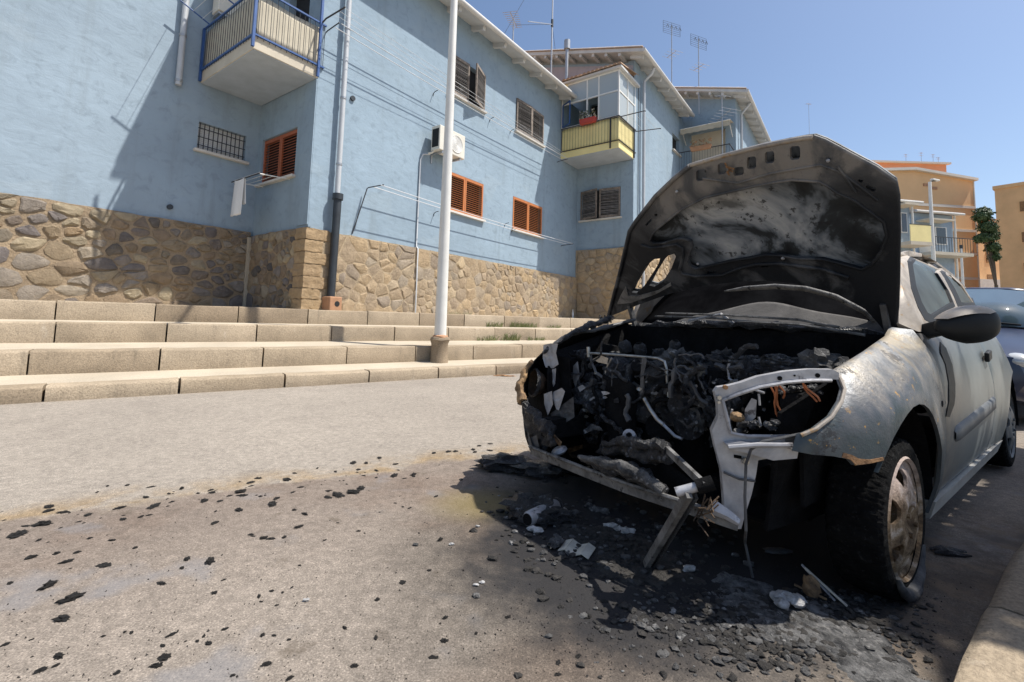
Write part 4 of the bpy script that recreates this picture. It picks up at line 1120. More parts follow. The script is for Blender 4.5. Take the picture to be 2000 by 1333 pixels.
def fy(X, Z):
    w = lerp(_W, X) + lerp(_T, Z)
    if X > -.5:
        zh = hoodz(X) - .17; k = min(1.0, (X + .5) / .15)
        if Z > zh: w -= k * .115 * min(1.6, ((Z - zh) / .17)) ** 2
    # swelling round the wheel arches
    for ax in (0.0, -2.442):
        r = math.hypot(X - ax, (Z - .29))
        w += .016 * math.exp(-((r - .36) / .07) ** 2)
    return w
def hit(x, y):
    d = rl(x, y); t = .3
    while t < 9:
        p = OL + d * t
        if p.y <= fy(p.x, p.z) and p.x < .74: return (p.x, p.z)
        t += .004
    return (p.x, p.z)
def side(sg=1): return lambda u, v, d: (u, sg * (fy(u, v) - d), v)

ARCH = [(.325 * math.cos(a) * 1.03 , .29 + .345 * math.sin(a)) for a in [rad(28 + k * 10.5) for k in range(17)]]
# left front wing
fl = [(-.46, .885), (-.40, .892)] + [hit(*p) for p in ((1735, 657), (1714, 672), (1690, 688), (1660, 707), (1627, 725), (1641, 742), (1646, 760), (1640, 784), (1620, 814), (1592, 838), (1562, 850), (1553, 882), (1585, 888), (1625, 891), (1660, 898), (1668, 909), (1695, 905), (1724, 900))]
fl += [p for p in ARCH if p[0] < .30][0:] + [(-.335, .24), (-.46, .215), (-.465, .4), (-.47, .6), (-.465, .75)]
w = plate('front_wing', fl, [], side(1), .012, 'fender', car, step=.035, smooth=True, angle=50)
w['label'] = 'scorched silver front wing with soot and rust blisters'
plate('rust_patch', [hit(*p) for p in ((1640, 893), (1660, 898), (1668, 908), (1695, 905), (1724, 899), (1722, 893), (1700, 898), (1676, 896), (1660, 888), (1645, 884))], [], lambda u, v, d: (u, fy(u, v) + .002 - d, v), .002, 'rustbrown', w)
MB().tube([(-.41, fy(-.41, .60) - .006, .60), (-.41, fy(-.41, .60) + .002, .60)], .012, 12).build('indicator_hole', 'soot', w)
# right front wing, charred and torn
fr = [(-.46, .885), (-.3, .875), (-.05, .83), (.15, .78), (.30, .73), (.40, .665), (.455, .60), (.485, .53), (.48, .47), (.44, .50), (.40, .46), (.345, .46), (.31, .44)] + [p for p in ARCH if p[0] < .30] + [(-.335, .24), (-.46, .215), (-.465, .5)]
o = plate('front_wing', fr, [], side(-1), .010, 'soot', car, step=.05, smooth=True, angle=50); o['label'] = 'blackened front wing with torn edge'
# doors, quarters, sills, greenhouse
for sg in (1, -1):
    d = plate('door', [(-.475, .245), (-.475, .60), (-.472, .87), (-1.62, .875), (-1.66, .6), (-1.64, .33), (-1.60, .245)], [], side(sg), .015, 'door', car, step=.10, smooth=True, angle=50)
    R = [(-2.442 + .34 * math.cos(a), .29 + .345 * math.sin(a)) for a in [rad(5 + k * 10) for k in range(18)]]
    plate('quarter_panel', [(-1.615, .245), (-1.655, .33), (-1.672, .6), (-1.632, .877), (-2.6, .88), (-2.95, .86), (-3.03, .6), (-3.0, .3), (-2.8, .25)] + R[::-1] + [(-2.08, .245)], [], side(sg), .015, 'door', car, step=.10, smooth=True, angle=50)
    sl = [(-.36, .165), (-.34, .238), (-2.07, .238), (-2.07, .165)]
    plate('sill', sl, [], lambda u, v, dd, sg=sg: (u, sg * (fy(u, v) + .006 - dd - .04 * max(0, .19 - v)), v), .05, 'sill_paint', car, step=.10, smooth=True)
    # front of the door: dark reveal band and rubbing strip
    n = 26; vs = []; fs = []
    for i in range(n + 1):
        X = -.60 - 1.02 * i / n; e = .006 if i in (0, n) else .013
        zc = .455 + .05 * i / n; hh = .034 * (.5 if i == 0 else 1)
        for (dz, dy) in ((-hh, .0), (-hh * .7, e), (hh * .7, e), (hh, .0)): vs.append((X, sg * (fy(X, zc + dz) + dy), zc + dz))
    for i in range(n):
        for j in range(3): fs.append([4*i+j, 4*i+j+1, 4*i+j+5, 4*i+j+4])
    MB().add(vs, fs).build('rubbing_strip', 'moulding', d, smooth=True, angle=60)
    MB().beam((-1.47, sg * (fy(-1.47, .755) + .02), .75), (-1.58, sg * (fy(-1.58, .76) + .02), .765), .02, .05).build('handle', 'trim', d, bevel=.006)
g_out = [hit(*p) for p in ((1753, 632), (1754, 590), (1757, 545), (1759, 510), (1764, 494), (1776, 490), (1800, 496), (1830, 512), (1860, 535), (1888, 563))] + [(-2.62, 1.14), (-2.92, .885), (-1.65, .882), (-.475, .877)]
win1 = [hit(*p) for p in ((1774, 512), (1779, 503), (1794, 503), (1809, 512), (1830, 533), (1852, 568), (1864, 597), (1818, 628), (1806, 622), (1793, 598), (1781, 562))]
win2 = [hit(*p) for p in ((1822, 515), (1838, 524), (1856, 538), (1878, 558), (1897, 582), (1906, 599), (1872, 598), (1858, 566), (1838, 532))]
def shrink(poly, k):
    cx = sum(p[0] for p in poly) / len(poly); cy = sum(p[1] for p in poly) / len(poly)
    return [(cx + (x - cx) * k, cy + (y - cy) * k) for x, y in poly]
for sg in (1, -1):
    gh = plate('door_frame', g_out, [win1, win2], side(sg), .03, 'pillar', car, step=.06, smooth=True, angle=50)
    for wv in (win1, win2):
        f_ = plate('window_seal', shrink(wv, 1.03), [shrink(wv, .88)], lambda u, v, d, sg=sg: (u, sg * (fy(u, v) + .002 - d), v), .02, 'trim', gh, step=.06)
        plate('side_window', shrink(wv, .90), [], lambda u, v, d, sg=sg: (u, sg * (fy(u, v) - .012 - d), v), .004, 'carglass', gh, step=.06)
# roof
rt = [(-.99, 1.285), (-1.3, 1.325), (-1.7, 1.335), (-2.1, 1.30), (-2.45, 1.215), (-2.70, 1.10)]
vs = []; fs = []
for (X, z) in rt:
    hw = fy(X, z) + .004
    for j in range(13):
        t = -1 + 2 * j / 12; vs.append((X + .06 * (1 - t * t) * (1 if X > -1.2 else 0), hw * t, z + .055 * (1 - t ** 2)))
for i in range(len(rt) - 1):
    for j in range(12): q = i * 13 + j; fs.append([q, q + 1, q + 14, q + 13])
o = MB().add(vs, fs).build('roof', 'pillar', car, smooth=True); md = o.modifiers.new('th', 'SOLIDIFY'); md.thickness = .02; md.offset = -1
# tailgate and rear bumper
vs = []; fs = []; pr = [(-2.70, 1.10), (-2.93, .88), (-3.04, .62), (-3.02, .45), (-2.98, .25)]
for (X, z) in pr:
    hw = .60 if z > 1 else (.68 if z > .8 else .70)
    for j in range(9): t = -1 + 2 * j / 8; vs.append((X - .10 * (1 - t * t), hw * t, z))
for i in range(len(pr) - 1):
    for j in range(8): q = i * 9 + j; fs.append([q, q + 1, q + 10, q + 9])
o = MB().add(vs, fs).build('tailgate', 'door', car, smooth=True); md = o.modifiers.new('th', 'SOLIDIFY'); md.thickness = .02
# underbody and engine bay tub
MB().box(-2.95, -.38, -.66, .66, .16, .20).build('floor_pan', 'soot', car)
tub = MB()
tub.add([(-.40, -.66, .20), (-.40, .66, .20), (-.40, .70, .86), (-.40, -.70, .86)], [[0, 1, 2, 3]])
for sg in (1, -1):
    tub.add([(-.40, sg * .62, .2), (.42, sg * .52, .22), (.40, sg * .56, .60), (.30, sg * .66, .70), (-.40, sg * .70, .86)], [[0, 1, 2, 3, 4]])
    tub.add([(-.34, sg * .60, .30), (.34, sg * .60, .30), (.34, sg * .60, .66), (-.34, sg * .60, .66)], [[0, 1, 2, 3]])
tub.add([(-.40, -.62, .21), (.30, -.5, .19), (.30, .5, .19), (-.40, .62, .21)], [[0, 1, 2, 3]])
o = tub.build('engine_bay', 'soot', car); md = o.modifiers.new('th', 'SOLIDIFY'); md.thickness = .012
# interior bulk: seats and dashboard, burnt
MB().box(-.95, -.45, -.60, .60, .60, .86).build('dashboard', 'soot', car, bevel=.06)
for y in (-.36, .36): MB().box(-1.65, -1.5, y - .22, y + .22, .4, 1.0).build('seat', 'soot', car, bevel=.05)

# windscreen (sooted) with an ashen lower part, scuttle and wipers
def screen(u, v):                       # u -1..1 across, v 0..1 up
    b = Vector((-.40 - .13 * u * u, u * .70, .885 - .02 * u * u)); t = Vector((-1.04 - .07 * u * u, u * .55, 1.335 - .05 * u * u))
    p = b.lerp(t, v); p.z += .05 * math.sin(v * math.pi) * (1 - .4 * u * u); return p
def patch(name, m, par, u0, u1, v0, v1f, off):
    vs = []; fs = []; nu = 28; nv = 10
    for i in range(nu + 1):
        u = u0 + (u1 - u0) * i / nu
        for j in range(nv + 1):
            p = screen(u, v0 + (v1f(u) - v0) * j / nv); vs.append((p.x + off, p.y, p.z + off * .8))
    for i in range(nu):
        for j in range(nv): q = i * (nv + 1) + j; fs.append([q, q + nv + 1, q + nv + 2, q + 1])
    o = MB().add(vs, fs).build(name, m, par, smooth=True); md = o.modifiers.new('th', 'SOLIDIFY'); md.thickness = .004; md.offset = -1; return o
ws = patch('windscreen', 'screen', car, -1, 1, 0, lambda u: 1.0, 0)
patch('ash_film', 'ashscreen', ws, -.80, .92, .0, lambda u: max(.015, .19 * (1 - (abs(u - .22) / .75) ** 2) + .02 * math.sin(u * 9)), .004)
sct = MB()
pts = []
for i in range(25):
    u = -1 + i / 12; pts.append((-.37 - .10 * u * u, u * .70, .885 - .03 * u * u + .006 * math.sin(i * 2.1)))
sct.tube(pts, [.018 + .006 * math.sin(i * 3.7) for i in range(25)], 8, jit=.25, seed=2)
sco = sct.build('scuttle', 'char', car, smooth=True)
for pth in ([(1345, 627), (1408, 614), (1433, 633)], [(1300, 612), (1420, 616), (1560, 625), (1640, 640)], [(1280, 618), (1400, 622), (1520, 634)], [(1440, 628), (1560, 634), (1690, 655)]):
    MB().tube([cp(x, y, X=-.32 - .01 * i) for i, (x, y) in enumerate(pth)], .008 if pth[0][0] == 1345 else .006, 6, jit=.2).build('wiper', 'bare' if pth[0][0] == 1345 else 'bare_mid', sco)

# bonnet, seen from below: frame pressing in front of the outer skin
TH = rad(56); nH = Vector((math.sin(TH), 0, -math.cos(TH))); cH = nH.dot(Vector((-.42, 0, .93)))
def hmap(off):
    def f(x, y, d):
        p = cpn(x, y, nH, cH)
        e = (p.y - .12) / .75; s_ = (p.z - .95) / .75
        bow = .022 * (e * e) + .03 * s_ * s_ - .012
        return p + nH * (bow - off - d)
    return f
hood_o = [(1192, 616), (1203, 572), (1216, 520), (1232, 450), (1244, 432), (1283, 382), (1318, 348), (1350, 322), (1420, 302), (1490, 284), (1540, 274), (1572, 268), (1590, 266), (1612, 274), (1660, 300), (1712, 328), (1748, 354), (1753, 380), (1754, 450), (1752, 540), (1750, 600), (1746, 640), (1738, 662),
          (1718, 636), (1690, 606), (1650, 582), (1600, 566), (1550, 556), (1500, 551), (1440, 553), (1380, 559), (1310, 574), (1250, 594)]
Z1_ = lambda L: [(1150 + x / 3.077, 250 + y / 3.077) for x, y in L]
see1 = Z1_([(258, 985), (272, 950), (300, 900), (345, 830), (395, 788), (428, 786), (420, 815), (390, 865), (330, 955), (290, 990)])
see2 = Z1_([(358, 945), (385, 890), (430, 815), (475, 770), (512, 758), (522, 775), (495, 845), (445, 925), (395, 955)])
panel = Z1_([(370, 680), (385, 640), (420, 600), (560, 490), (700, 418), (800, 395), (1000, 348), (1120, 325), (1230, 308), (1390, 318), (1440, 345), (1500, 388), (1600, 430), (1700, 505), (1775, 560), (1792, 640), (1760, 740), (1700, 820), (1640, 852), (1500, 815), (1400, 792), (1250, 790), (1150, 772), (1060, 768), (980, 785), (850, 805), (720, 835), (640, 852), (605, 835), (590, 800), (618, 720), (610, 685), (575, 668), (530, 668), (450, 692), (395, 694)])
def rrect(x0, y0, x1, y1, sk=0.0, r=.16):
    w, h = x1 - x0, y1 - y0; P = [(r, 0), (1 - r, 0), (1, r), (1, 1 - r), (1 - r, 1), (r, 1), (0, 1 - r), (0, r)]
    return Z1_([(x0 + w * a, y0 + h * b + sk * a * w) for a, b in P])
smalls = [rrect(650, 252, 712, 320, -.2), rrect(780, 212, 832, 280, -.2), rrect(955, 172, 1012, 246, -.15), rrect(1065, 140, 1122, 212, -.15), rrect(1215, 106, 1278, 188, -.12), rrect(872, 236, 936, 288, -.15),
          Z1_([(1668, 345), (1685, 333), (1728, 352), (1730, 368), (1712, 376), (1672, 358)]), Z1_([(1622, 305), (1640, 298), (1655, 308), (1648, 322), (1626, 318)]),
          rrect(1440, 172, 1460, 190), rrect(398, 514, 416, 530), Z1_([(342, 580), (376, 545), (384, 552), (352, 588)]), Z1_([(700, 868), (755, 864), (758, 878), (708, 886)]), Z1_([(1030, 835), (1075, 832), (1078, 842), (1034, 846)]), Z1_([(1480, 868), (1530, 876), (1528, 884), (1482, 878)])]
hood = plate('bonnet_frame', hood_o, [panel, see1, see2] + smalls, hmap(0), .022, 'hood_frame', car, step=12, smooth=True, angle=35)
hood.name = 'bonnet'
plate('outer_skin', hood_o, [see1, see2], hmap(.045), .008, 'hood_skin', hood, step=12, smooth=True, angle=60)
# raised ribs of the pressing
def rib(name, pts, r, m, off=.0, jit=.1):
    f = hmap(off); MB().tube([f(x, y, 0) for x, y in pts], r, 8, jit=jit, seed=len(pts)).build(name, m, hood, smooth=True, angle=60)
rib('panel_edge', panel + [panel[0]], .006, 'hood_frame', -.002)
rib('stiffener', Z1_([(320, 700), (380, 720), (450, 712), (530, 700), (562, 720), (565, 780), (545, 850), (560, 880), (640, 895), (800, 890), (900, 850), (1000, 825), (1150, 820), (1400, 850), (1560, 900)]), .009, 'hood_frame', -.004)
rib('stiffener', Z1_([(690, 300), (900, 330), (1100, 270), (1400, 215), (1520, 260), (1640, 350), (1740, 430)]), .006, 'hood_frame', 0.0)
rib('stiffener', Z1_([(1505, 225), (1560, 300), (1610, 380)]), .005, 'hood_frame', -.004)
rib('edge_fold', hood_o[0:8], .012, 'hood_frame', -.004)
rib('edge_fold', hood_o[7:13], .010, 'pillar', .004)
rib('edge_fold', hood_o[12:22], .010, 'hood_frame', .010)
lip = [(1440, 556), (1500, 550), (1560, 555), (1620, 571), (1680, 603), (1720, 641), (1733, 658), (1726, 662), (1700, 630), (1660, 602), (1610, 580), (1550, 565), (1500, 560)]
MB().tube([hmap(.085)(x, y + 27, 0) for x, y in ((1400, 560), (1440, 555), (1500, 552), (1560, 557), (1620, 573), (1680, 604), (1720, 642), (1735, 662))], [.004, .012, .014, .014, .013, .012, .010, .006], 10).build('rear_lip', 'bare_mid', hood, smooth=True)
crn = Z1_([(180, 1050), (200, 1000), (230, 945), (245, 1000), (300, 1005), (420, 975), (490, 930), (495, 950), (400, 1000), (260, 1045)])
plate('corner_gusset', crn, [], hmap(-.006), .006, 'bare_mid', hood, step=12)
blist = Z1_([(1505, 225), (1620, 290), (1700, 290), (1760, 330), (1778, 380), (1770, 384), (1745, 340), (1690, 305)])
for (x, y, r) in ((540, 374, 10), (1168, 782, 9), (658, 815, 7), (1450, 182, 7)):
    p = hmap(-.012)(1150 + x / 3.077, 250 + y / 3.077, 0); MB().lump(p, (.006 + r * .0003,) * 3, x, .1, 2, 1).build('rivet', 'bare', hood)
# latch remains
rg2 = random.Random(8)
mb = MB()
for k in range(7):
    p = hmap(-.01)(1440 + rg2.random() * 16 - 8 - 12, 328 + rg2.random() * 12 - 6, 0); mb.tube([p, p + Vector((rg2.random() * .03, rg2.random() * .06 - .03, rg2.random() * .04 - .02))], .004, 5)
mb.build('latch', 'rustbrown', hood)
# bonnet strut and hinges
for y in (.66, -.66): MB().beam((-.44, y, .86), (-.38, y, .99), .02, .03).build('hinge', 'bare_dark', hood)

# headlight surround: bare steel front panel
nP = Vector((.734, .679, 0)); cPn = .25 * .734 + .8 * .679
def fmap(off=0.0):
    def f(x, y, d):
        p = cpn(x, y, nP, cPn); k = (p.y - .58) / .15
        return p + nP * (.015 - .02 * k * k + off - d)
    return f
fo = [(1396, 766), (1402, 757), (1424, 753), (1446, 747), (1478, 735), (1530, 725), (1580, 721), (1626, 722), (1640, 729), (1638, 742), (1622, 741), (1580, 740), (1530, 744), (1480, 754), (1440, 768), (1411, 781), (1418, 812), (1426, 845), (1455, 851), (1500, 852), (1546, 851), (1549, 868), (1548, 892), (1500, 893), (1478, 897), (1474, 925), (1466, 962), (1452, 1008), (1446, 1031), (1430, 1033), (1416, 1022), (1413, 965), (1409, 920), (1397, 872), (1391, 842), (1403, 815), (1402, 790)]
fh = [(1411, 782), (1440, 769), (1480, 755), (1530, 746), (1580, 742), (1622, 743), (1641, 756), (1640, 778), (1602, 826), (1562, 841), (1500, 850), (1455, 850), (1426, 845), (1418, 812)]
fp = plate('headlight_panel', fo, [], fmap(), .03, 'bare', car, step=14, smooth=True, angle=40)
fp['label'] = 'bare steel headlight surround with empty lamp opening'
MB().tube([fmap(.004)(x, y, 0) for x, y in [fh[10], fh[11], fh[12], fh[13], fh[0], fh[1], fh[2], fh[3], fh[4], fh[5]]], .006, 6).build('flange', 'bare', fp, smooth=True)
MB().tube([(u, fy(u, v) + .002, v) for u, v in [hit(*p) for p in ((1628, 727), (1641, 742), (1646, 760), (1640, 784), (1620, 814), (1592, 838), (1562, 850))]], .006, 8).build('wing_flange', 'pillar', w, smooth=True)
plate('bracket', [(1412, 862), (1440, 858), (1530, 868), (1548, 872), (1545, 888), (1500, 892), (1455, 880), (1420, 872)], [], fmap(.03), .03, 'bare', fp, step=14, smooth=True)
MB().tube([fmap(.035)(x, y, 0) for x, y in ((1416, 868), (1470, 862), (1535, 862))], .008, 8).build('seam', 'bare', fp, smooth=True)
MB().tube([fmap(.012)(x, y, 0) for x, y in ((1411, 920), (1440, 932), (1470, 935))], .004, 6).build('seam', 'bare_dark', fp)
plate('bracket', [(1528, 846), (1545, 848), (1546, 866), (1536, 868), (1527, 858)], [], fmap(.02), .01, 'bare_dark', fp)
for (x, y, r, m_) in ((1403, 776, .007, 'alu'), (1402, 785, .005, 'alu'), (1415, 756, .007, 'rustbrown'), (1452, 898, .011, 'alu'), (1451, 899, .006, 'rustbrown'), (1519, 738, .007, 'soot'), (1594, 733, .007, 'soot'), (1548, 733, .003, 'soot')):
    p = fmap(.002)(x, y, 0); MB().tube([p - nP * .004, p + nP * (.012 if m_ != 'soot' else .0015)], r, 10).build('bolt', m_, fp, smooth=True)
plate('slot', [(1432, 887), (1446, 889), (1446, 895), (1432, 893)], [], fmap(.003), .003, 'soot', fp)
# cable loop hanging from the panel down to the road
MB().tube([fmap(.03)(*p, 0) for p in ((1610, 815), (1570, 838), (1520, 848), (1480, 856), (1458, 872), (1449, 900), (1447, 960), (1449, 1025))] + [cp(1455, 1060, Z=.13) , cp(1470, 1128, Z=.012)], .0045, 6).build('cable', 'bare_dark', car, smooth=True)

# ---- front cross member and wreckage of the bumper
pts = [cp(1040, 880, X=.50), cp(1080, 897, X=.54), cp(1150, 925, X=.58), cp(1230, 955, X=.60), cp(1300, 978, X=.60), cp(1370, 1000, X=.58), cp(1440, 1024, X=.54)]
mb = MB()
for a, b in zip(pts[:-1], pts[1:]): mb.beam(a, b + (b - a) * .03, .024, .034)
xb = mb.build('cross_member', 'bare_mid', car)
MB().tube([p + Vector((.02, 0, .022)) for p in pts], .007, 6, jit=.2).build('edge', 'bare_mid', xb, smooth=True)
# burnt timber-like remnant of the bumper core lying on it
pts = [cp(1130, 892, X=.60), cp(1180, 905, X=.62), cp(1220, 915, X=.63), cp(1260, 935, X=.63), cp(1295, 960, X=.62)]
MB().ctube(pts, [.008, .018, .022, .022, .012], 12, seed=3).build('bumper_core', 'ash', xb, smooth=True)
MB().ctube([p + Vector((-.02, 0, -.012)) for p in pts], [.012, .026, .03, .03, .016], 12, amp=.5, seed=4).build('bumper_core', 'char', xb, smooth=True)
# radiator frame: charred top tube, strut, bright tube and leg down to the road
pts = [cp(1178, 868, X=.52), cp(1215, 862, X=.54), cp(1250, 868, X=.56), cp(1290, 872, X=.58), cp(1307, 885, X=.60)]
rd = MB().ctube(pts, [.012, .018, .018, .022, .022], 12, amp=.55, seed=5).build('radiator_frame', 'char', car, smooth=True)
MB().ctube([p + Vector((-.01, 0, -.03)) for p in pts], [.018, .026, .026, .026, .018], 12, amp=.5, seed=6).build('radiator_tank', 'char', rd, smooth=True)
J = cp(1378, 950, X=.74)
MB().beam(cp(1303, 878, X=.60), J, .014, .022).build('strut', 'bare_mid', rd)
a, b = cp(1320, 962, X=.78), cp(1385, 945, X=.72)
MB().tube([a, a.lerp(b, .6), b], [.014, .014, .014], 14).build('bright_tube', 'bare', rd, smooth=True)
MB().tube([a.lerp(b, .62), b + (b - a) * .12], .021, 12).build('tube_end', 'soot', rd, smooth=True)
foot = cp(1262, 1104, Z=.006); kn = cp(1345, 965, X=.77)
MB().beam(kn, foot, .018, .026).build('leg', 'bare_mid', rd)
MB().beam(kn + Vector((-.02, .01, 0)), foot + Vector((-.02, .012, 0)), .008, .03).build('leg_web', 'char', rd)
plate('radiator_matrix', [(1185, 885), (1305, 905), (1372, 955), (1340, 975), (1180, 925)], [], lambda x, y, d: cp(x, y, X=.50 - d), .04, 'soot', rd)
MB().tube([cp(1390, 990, X=.62), cp(1420, 1005, X=.60), cp(1442, 1020, X=.58)], [.022, .016, .010], 8, jit=.2).build('bracket_stub', 'bare', xb, smooth=True)
mb = MB()
for k in range(9):
    a = cp(1375 + rg2.random() * 30, 965 + rg2.random() * 25, X=.64); mb.tube([a, a + Vector((rg2.random()*.03, rg2.random()*.06-.03, -.02-rg2.random()*.03)), a + Vector((rg2.random()*.05, rg2.random()*.12-.06, -.03-rg2.random()*.05))], .0022, 5)
mb.build('copper_wires', 'burnt_lamp', xb)
# horn and its strap
hn = MB().lathe([(0, .012), (.02, .014), (.028, .004), (.036, .006), (.040, -.004), (.030, -.014), (0, -.014)], 24, 'z').build('horn', 'bare', car, smooth=True, loc=cp(1092, 880, X=.48), rot=(rad(12), rad(18), 0))
p = cp(1088, 862, X=.48); MB().beam(cp(1078, 850, X=.48), cp(1095, 868, X=.48), .008, .022).build('horn_strap', 'ochre_char', car)
# remains of the bumper skin at the car's right corner
pts = [cp(*p, X=.44 + .02 * i) for i, p in enumerate(((1040, 704), (1029, 720), (1021, 740), (1016, 762), (1022, 784)))]
MB().ctube(pts, [.008, .014, .020, .024, .022], 14, amp=.4, seed=9).build('bumper_remnant', 'ochre_char', car, smooth=True)
pts = [cp(*p, X=.50 + .008 * i) for i, p in enumerate(((1014, 776), (1030, 795), (1044, 808), (1056, 824), (1068, 842), (1074, 858), (1080, 872)))]
MB().ctube(pts, [.020, .020, .019, .022, .030, .032, .018], 14, amp=.6, seed=10).build('bumper_remnant', 'char', car, smooth=True)
plate('bumper_remnant', [(1018, 790), (1040, 800), (1062, 835), (1072, 860), (1068, 880), (1045, 888), (1030, 868), (1022, 830)], [], lambda x, y, d: cp(x, y, X=.47 - d) + Vector((.012 * noise.noise(Vector((x * .2, y * .2, 0))), 0, 0)), .012, 'char', car, step=6)
plate('wing_stay', [(1030, 858), (1048, 850), (1056, 886), (1040, 886)], [], lambda x, y, d: cp(x, y, X=.49 - d), .006, 'bare_dark', car)
plate('lamp_backing', [(1034, 712), (1062, 690), (1112, 700), (1120, 800), (1090, 850), (1050, 850), (1026, 800), (1022, 750)], [], lambda x, y, d: cp(x, y, X=.31 - d), .01, 'soot', car)
# right headlamp bowl and brackets
p = cp(1047, 748, X=.40)
MB().lathe([(.070, .02), (.066, .0), (.054, -.03), (.025, -.055), (0, -.06)], 24, 'x').build('headlamp_bowl', 'burnt_lamp', car, smooth=True, loc=p, rot=(0, rad(-8), rad(-20)))
MB().lathe([(.066, .018), (.074, .022), (.077, .010), (.070, 0)], 24, 'x').build('headlamp_rim', 'char', car, smooth=True, loc=p, rot=(0, rad(-8), rad(-20)))
for i, (pl, X, m_) in enumerate((([(1062, 674), (1076, 671), (1090, 672), (1086, 690), (1091, 712), (1080, 720), (1066, 718), (1060, 700)], .36, 'bare'), ([(1078, 722), (1086, 720), (1084, 750), (1077, 762)], .37, 'bare'),
        ([(1062, 770), (1078, 764), (1080, 790), (1070, 812), (1064, 790)], .42, 'bare'), ([(1080, 766), (1098, 758), (1103, 765), (1092, 802), (1086, 800), (1079, 778)], .41, 'bare'), ([(1070, 812), (1120, 775), (1122, 815), (1090, 836), (1072, 830)], .40, 'bare_dark'))):
    plate('lamp_bracket', pl, [], lambda x, y, d, X=X: cp(x, y, X=X - d) + Vector((.006 * noise.noise(Vector((x * .1, y * .1, 3))), 0, 0)), .008, m_, car, step=6)
plate('lower_stay', [(1030, 840), (1040, 872), (1062, 892), (1100, 902), (1108, 912), (1080, 908), (1045, 890), (1034, 880)], [], lambda x, y, d: cp(x, y, X=.50 - d), .008, 'bare_dark', car, step=8)
# charred top of the right wing with sealing rubber
pts = [cp(*p, X=X) for p, X in (((1060, 690), .38), ((1090, 668), .30), ((1120, 652), .18), ((1150, 638), .05), ((1180, 628), -.15), ((1195, 622), -.32))]
MB().ctube(pts, [.010, .014, .016, .020, .020, .016], 10, amp=.5, seed=12).build('wing_rubber', 'char', car, smooth=True)
pts = [cp(*p, X=X) for p, X in (((1110, 655), .15), ((1160, 645), .02), ((1210, 632), -.15), ((1240, 625), -.28))]
MB().ctube(pts, [.008, .012, .012, .008], 10, amp=.45, seed=13).build('wing_rubber', 'bare_dark', car, smooth=True)
mb = MB()
for k in range(8): c_ = cp(1172 + k * 3, 622 + (k % 3) * 3, X=-.30); mb.tube([c_ + Vector((0, 0, .02)), c_ + Vector((.01, .01, -.02))], .005, 6)
mb.build('hose_bellows', 'char', car)

# ---- engine and ancillaries
eng = MB().box(-.26, .20, -.42, .18, .24, .60).build('engine', 'soot', car, bevel=.04)
hd = MB().box(-.16, .06, -.40, .14, .60, .675).build('cylinder_head', 'char', eng, bevel=.02)
for k in range(9): MB().box(-.155, .055, -.385 + k * .06, -.365 + k * .06, .672, .690).build('head_rib', 'char', eng, bevel=.005)
for k in range(4):
    y = -.34 + k * .13
    MB().ctube([(.03, y, .655), (.12, y, .675), (.19, y + .01, .635), (.215, y + .015, .56), (.20, y + .02, .47)], [.024, .027, .027, .025, .022], 12, amp=.22, seed=k).build('inlet_runner', 'char', eng, smooth=True)
MB().ctube([(.21, -.40, .50), (.225, -.2, .47), (.225, 0, .47), (.21, .18, .49)], [.035, .042, .042, .034], 14, amp=.25, seed=30).build('manifold', 'char', eng, smooth=True)
def lump(x, y, X, r, seed, m='char', name='charred_lump', amp=.4, freq=2.4, sub=3, par=None):
    return MB().lump(cp(x, y, X=X), r, seed, amp, freq, sub).build(name, m, par or eng, smooth=True, angle=50)
def cyl(pa, pb, r, m, name, n=20, par=None): return MB().tube([pa, pb], r, n).build(name, m, par or eng, smooth=True)
R3 = random.Random(77)
# skyline of melted plastic over the block
for i in range(34):
    x = 1150 + i * 14 + R3.random() * 10 - 5; y = 700 + R3.random() * 34 + (10 if x > 1500 else 0)
    lump(x, y, -.05 + R3.random() * .20, (.030 + R3.random() * .03, .030 + R3.random() * .035, .022 + R3.random() * .03), 100 + i, 'char' if i % 4 else 'ash', amp=.55, freq=3.0)
for i in range(64):
    x = 1105 + R3.random() * 325; y = 735 + R3.random() * 130
    lump(x, y, .10 + R3.random() * .14, (.022 + R3.random() * .03, .022 + R3.random() * .03, .02 + R3.random() * .035), 200 + i, 'char' if R3.random() < .62 else 'ash', amp=.6, freq=3.2)
# tangled melted harness and ducting
for i in range(80):
    x = 1105 + R3.random() * 330; y = 695 + R3.random() * 165; X = .16 + R3.random() * .16; pp = []
    ang = R3.random() * 6.28
    for k in range(8):
        pp.append(cp(x, y, X=X + R3.random() * .012)); x += math.cos(ang) * 8; y += math.sin(ang) * 8; ang += R3.random() * 1.4 - .7
    MB().tube(pp, .003 + R3.random() * .009, 7, jit=.2, seed=i).build('harness', R3.choice(['char', 'char', 'soot', 'bare_dark']), eng, smooth=True)
# ribbed intake and air box at the right end
for k in range(6): 
    a = cp(1096 + k * 9, 690 - k * .5, X=.12); MB().tube([a + Vector((0, 0, -.02)), a + Vector((0, .018, -.018))], [.034, .034], 12, jit=.08, seed=k).build('intake_duct', 'char', eng, smooth=True)
for k, (x, y, r) in enumerate(((1221, 678, .034), (1250, 682, .032), (1318, 675, .026))):
    MB().lathe([(r*.6, r), (r, r*.5), (r*1.05, 0), (r, -r*.6), (r*.8, -r), (0, -r)], 18, 'z').build('filler_cap', 'char', eng, smooth=True, loc=cp(x, y, X=.02), rot=(.3, .2, k))
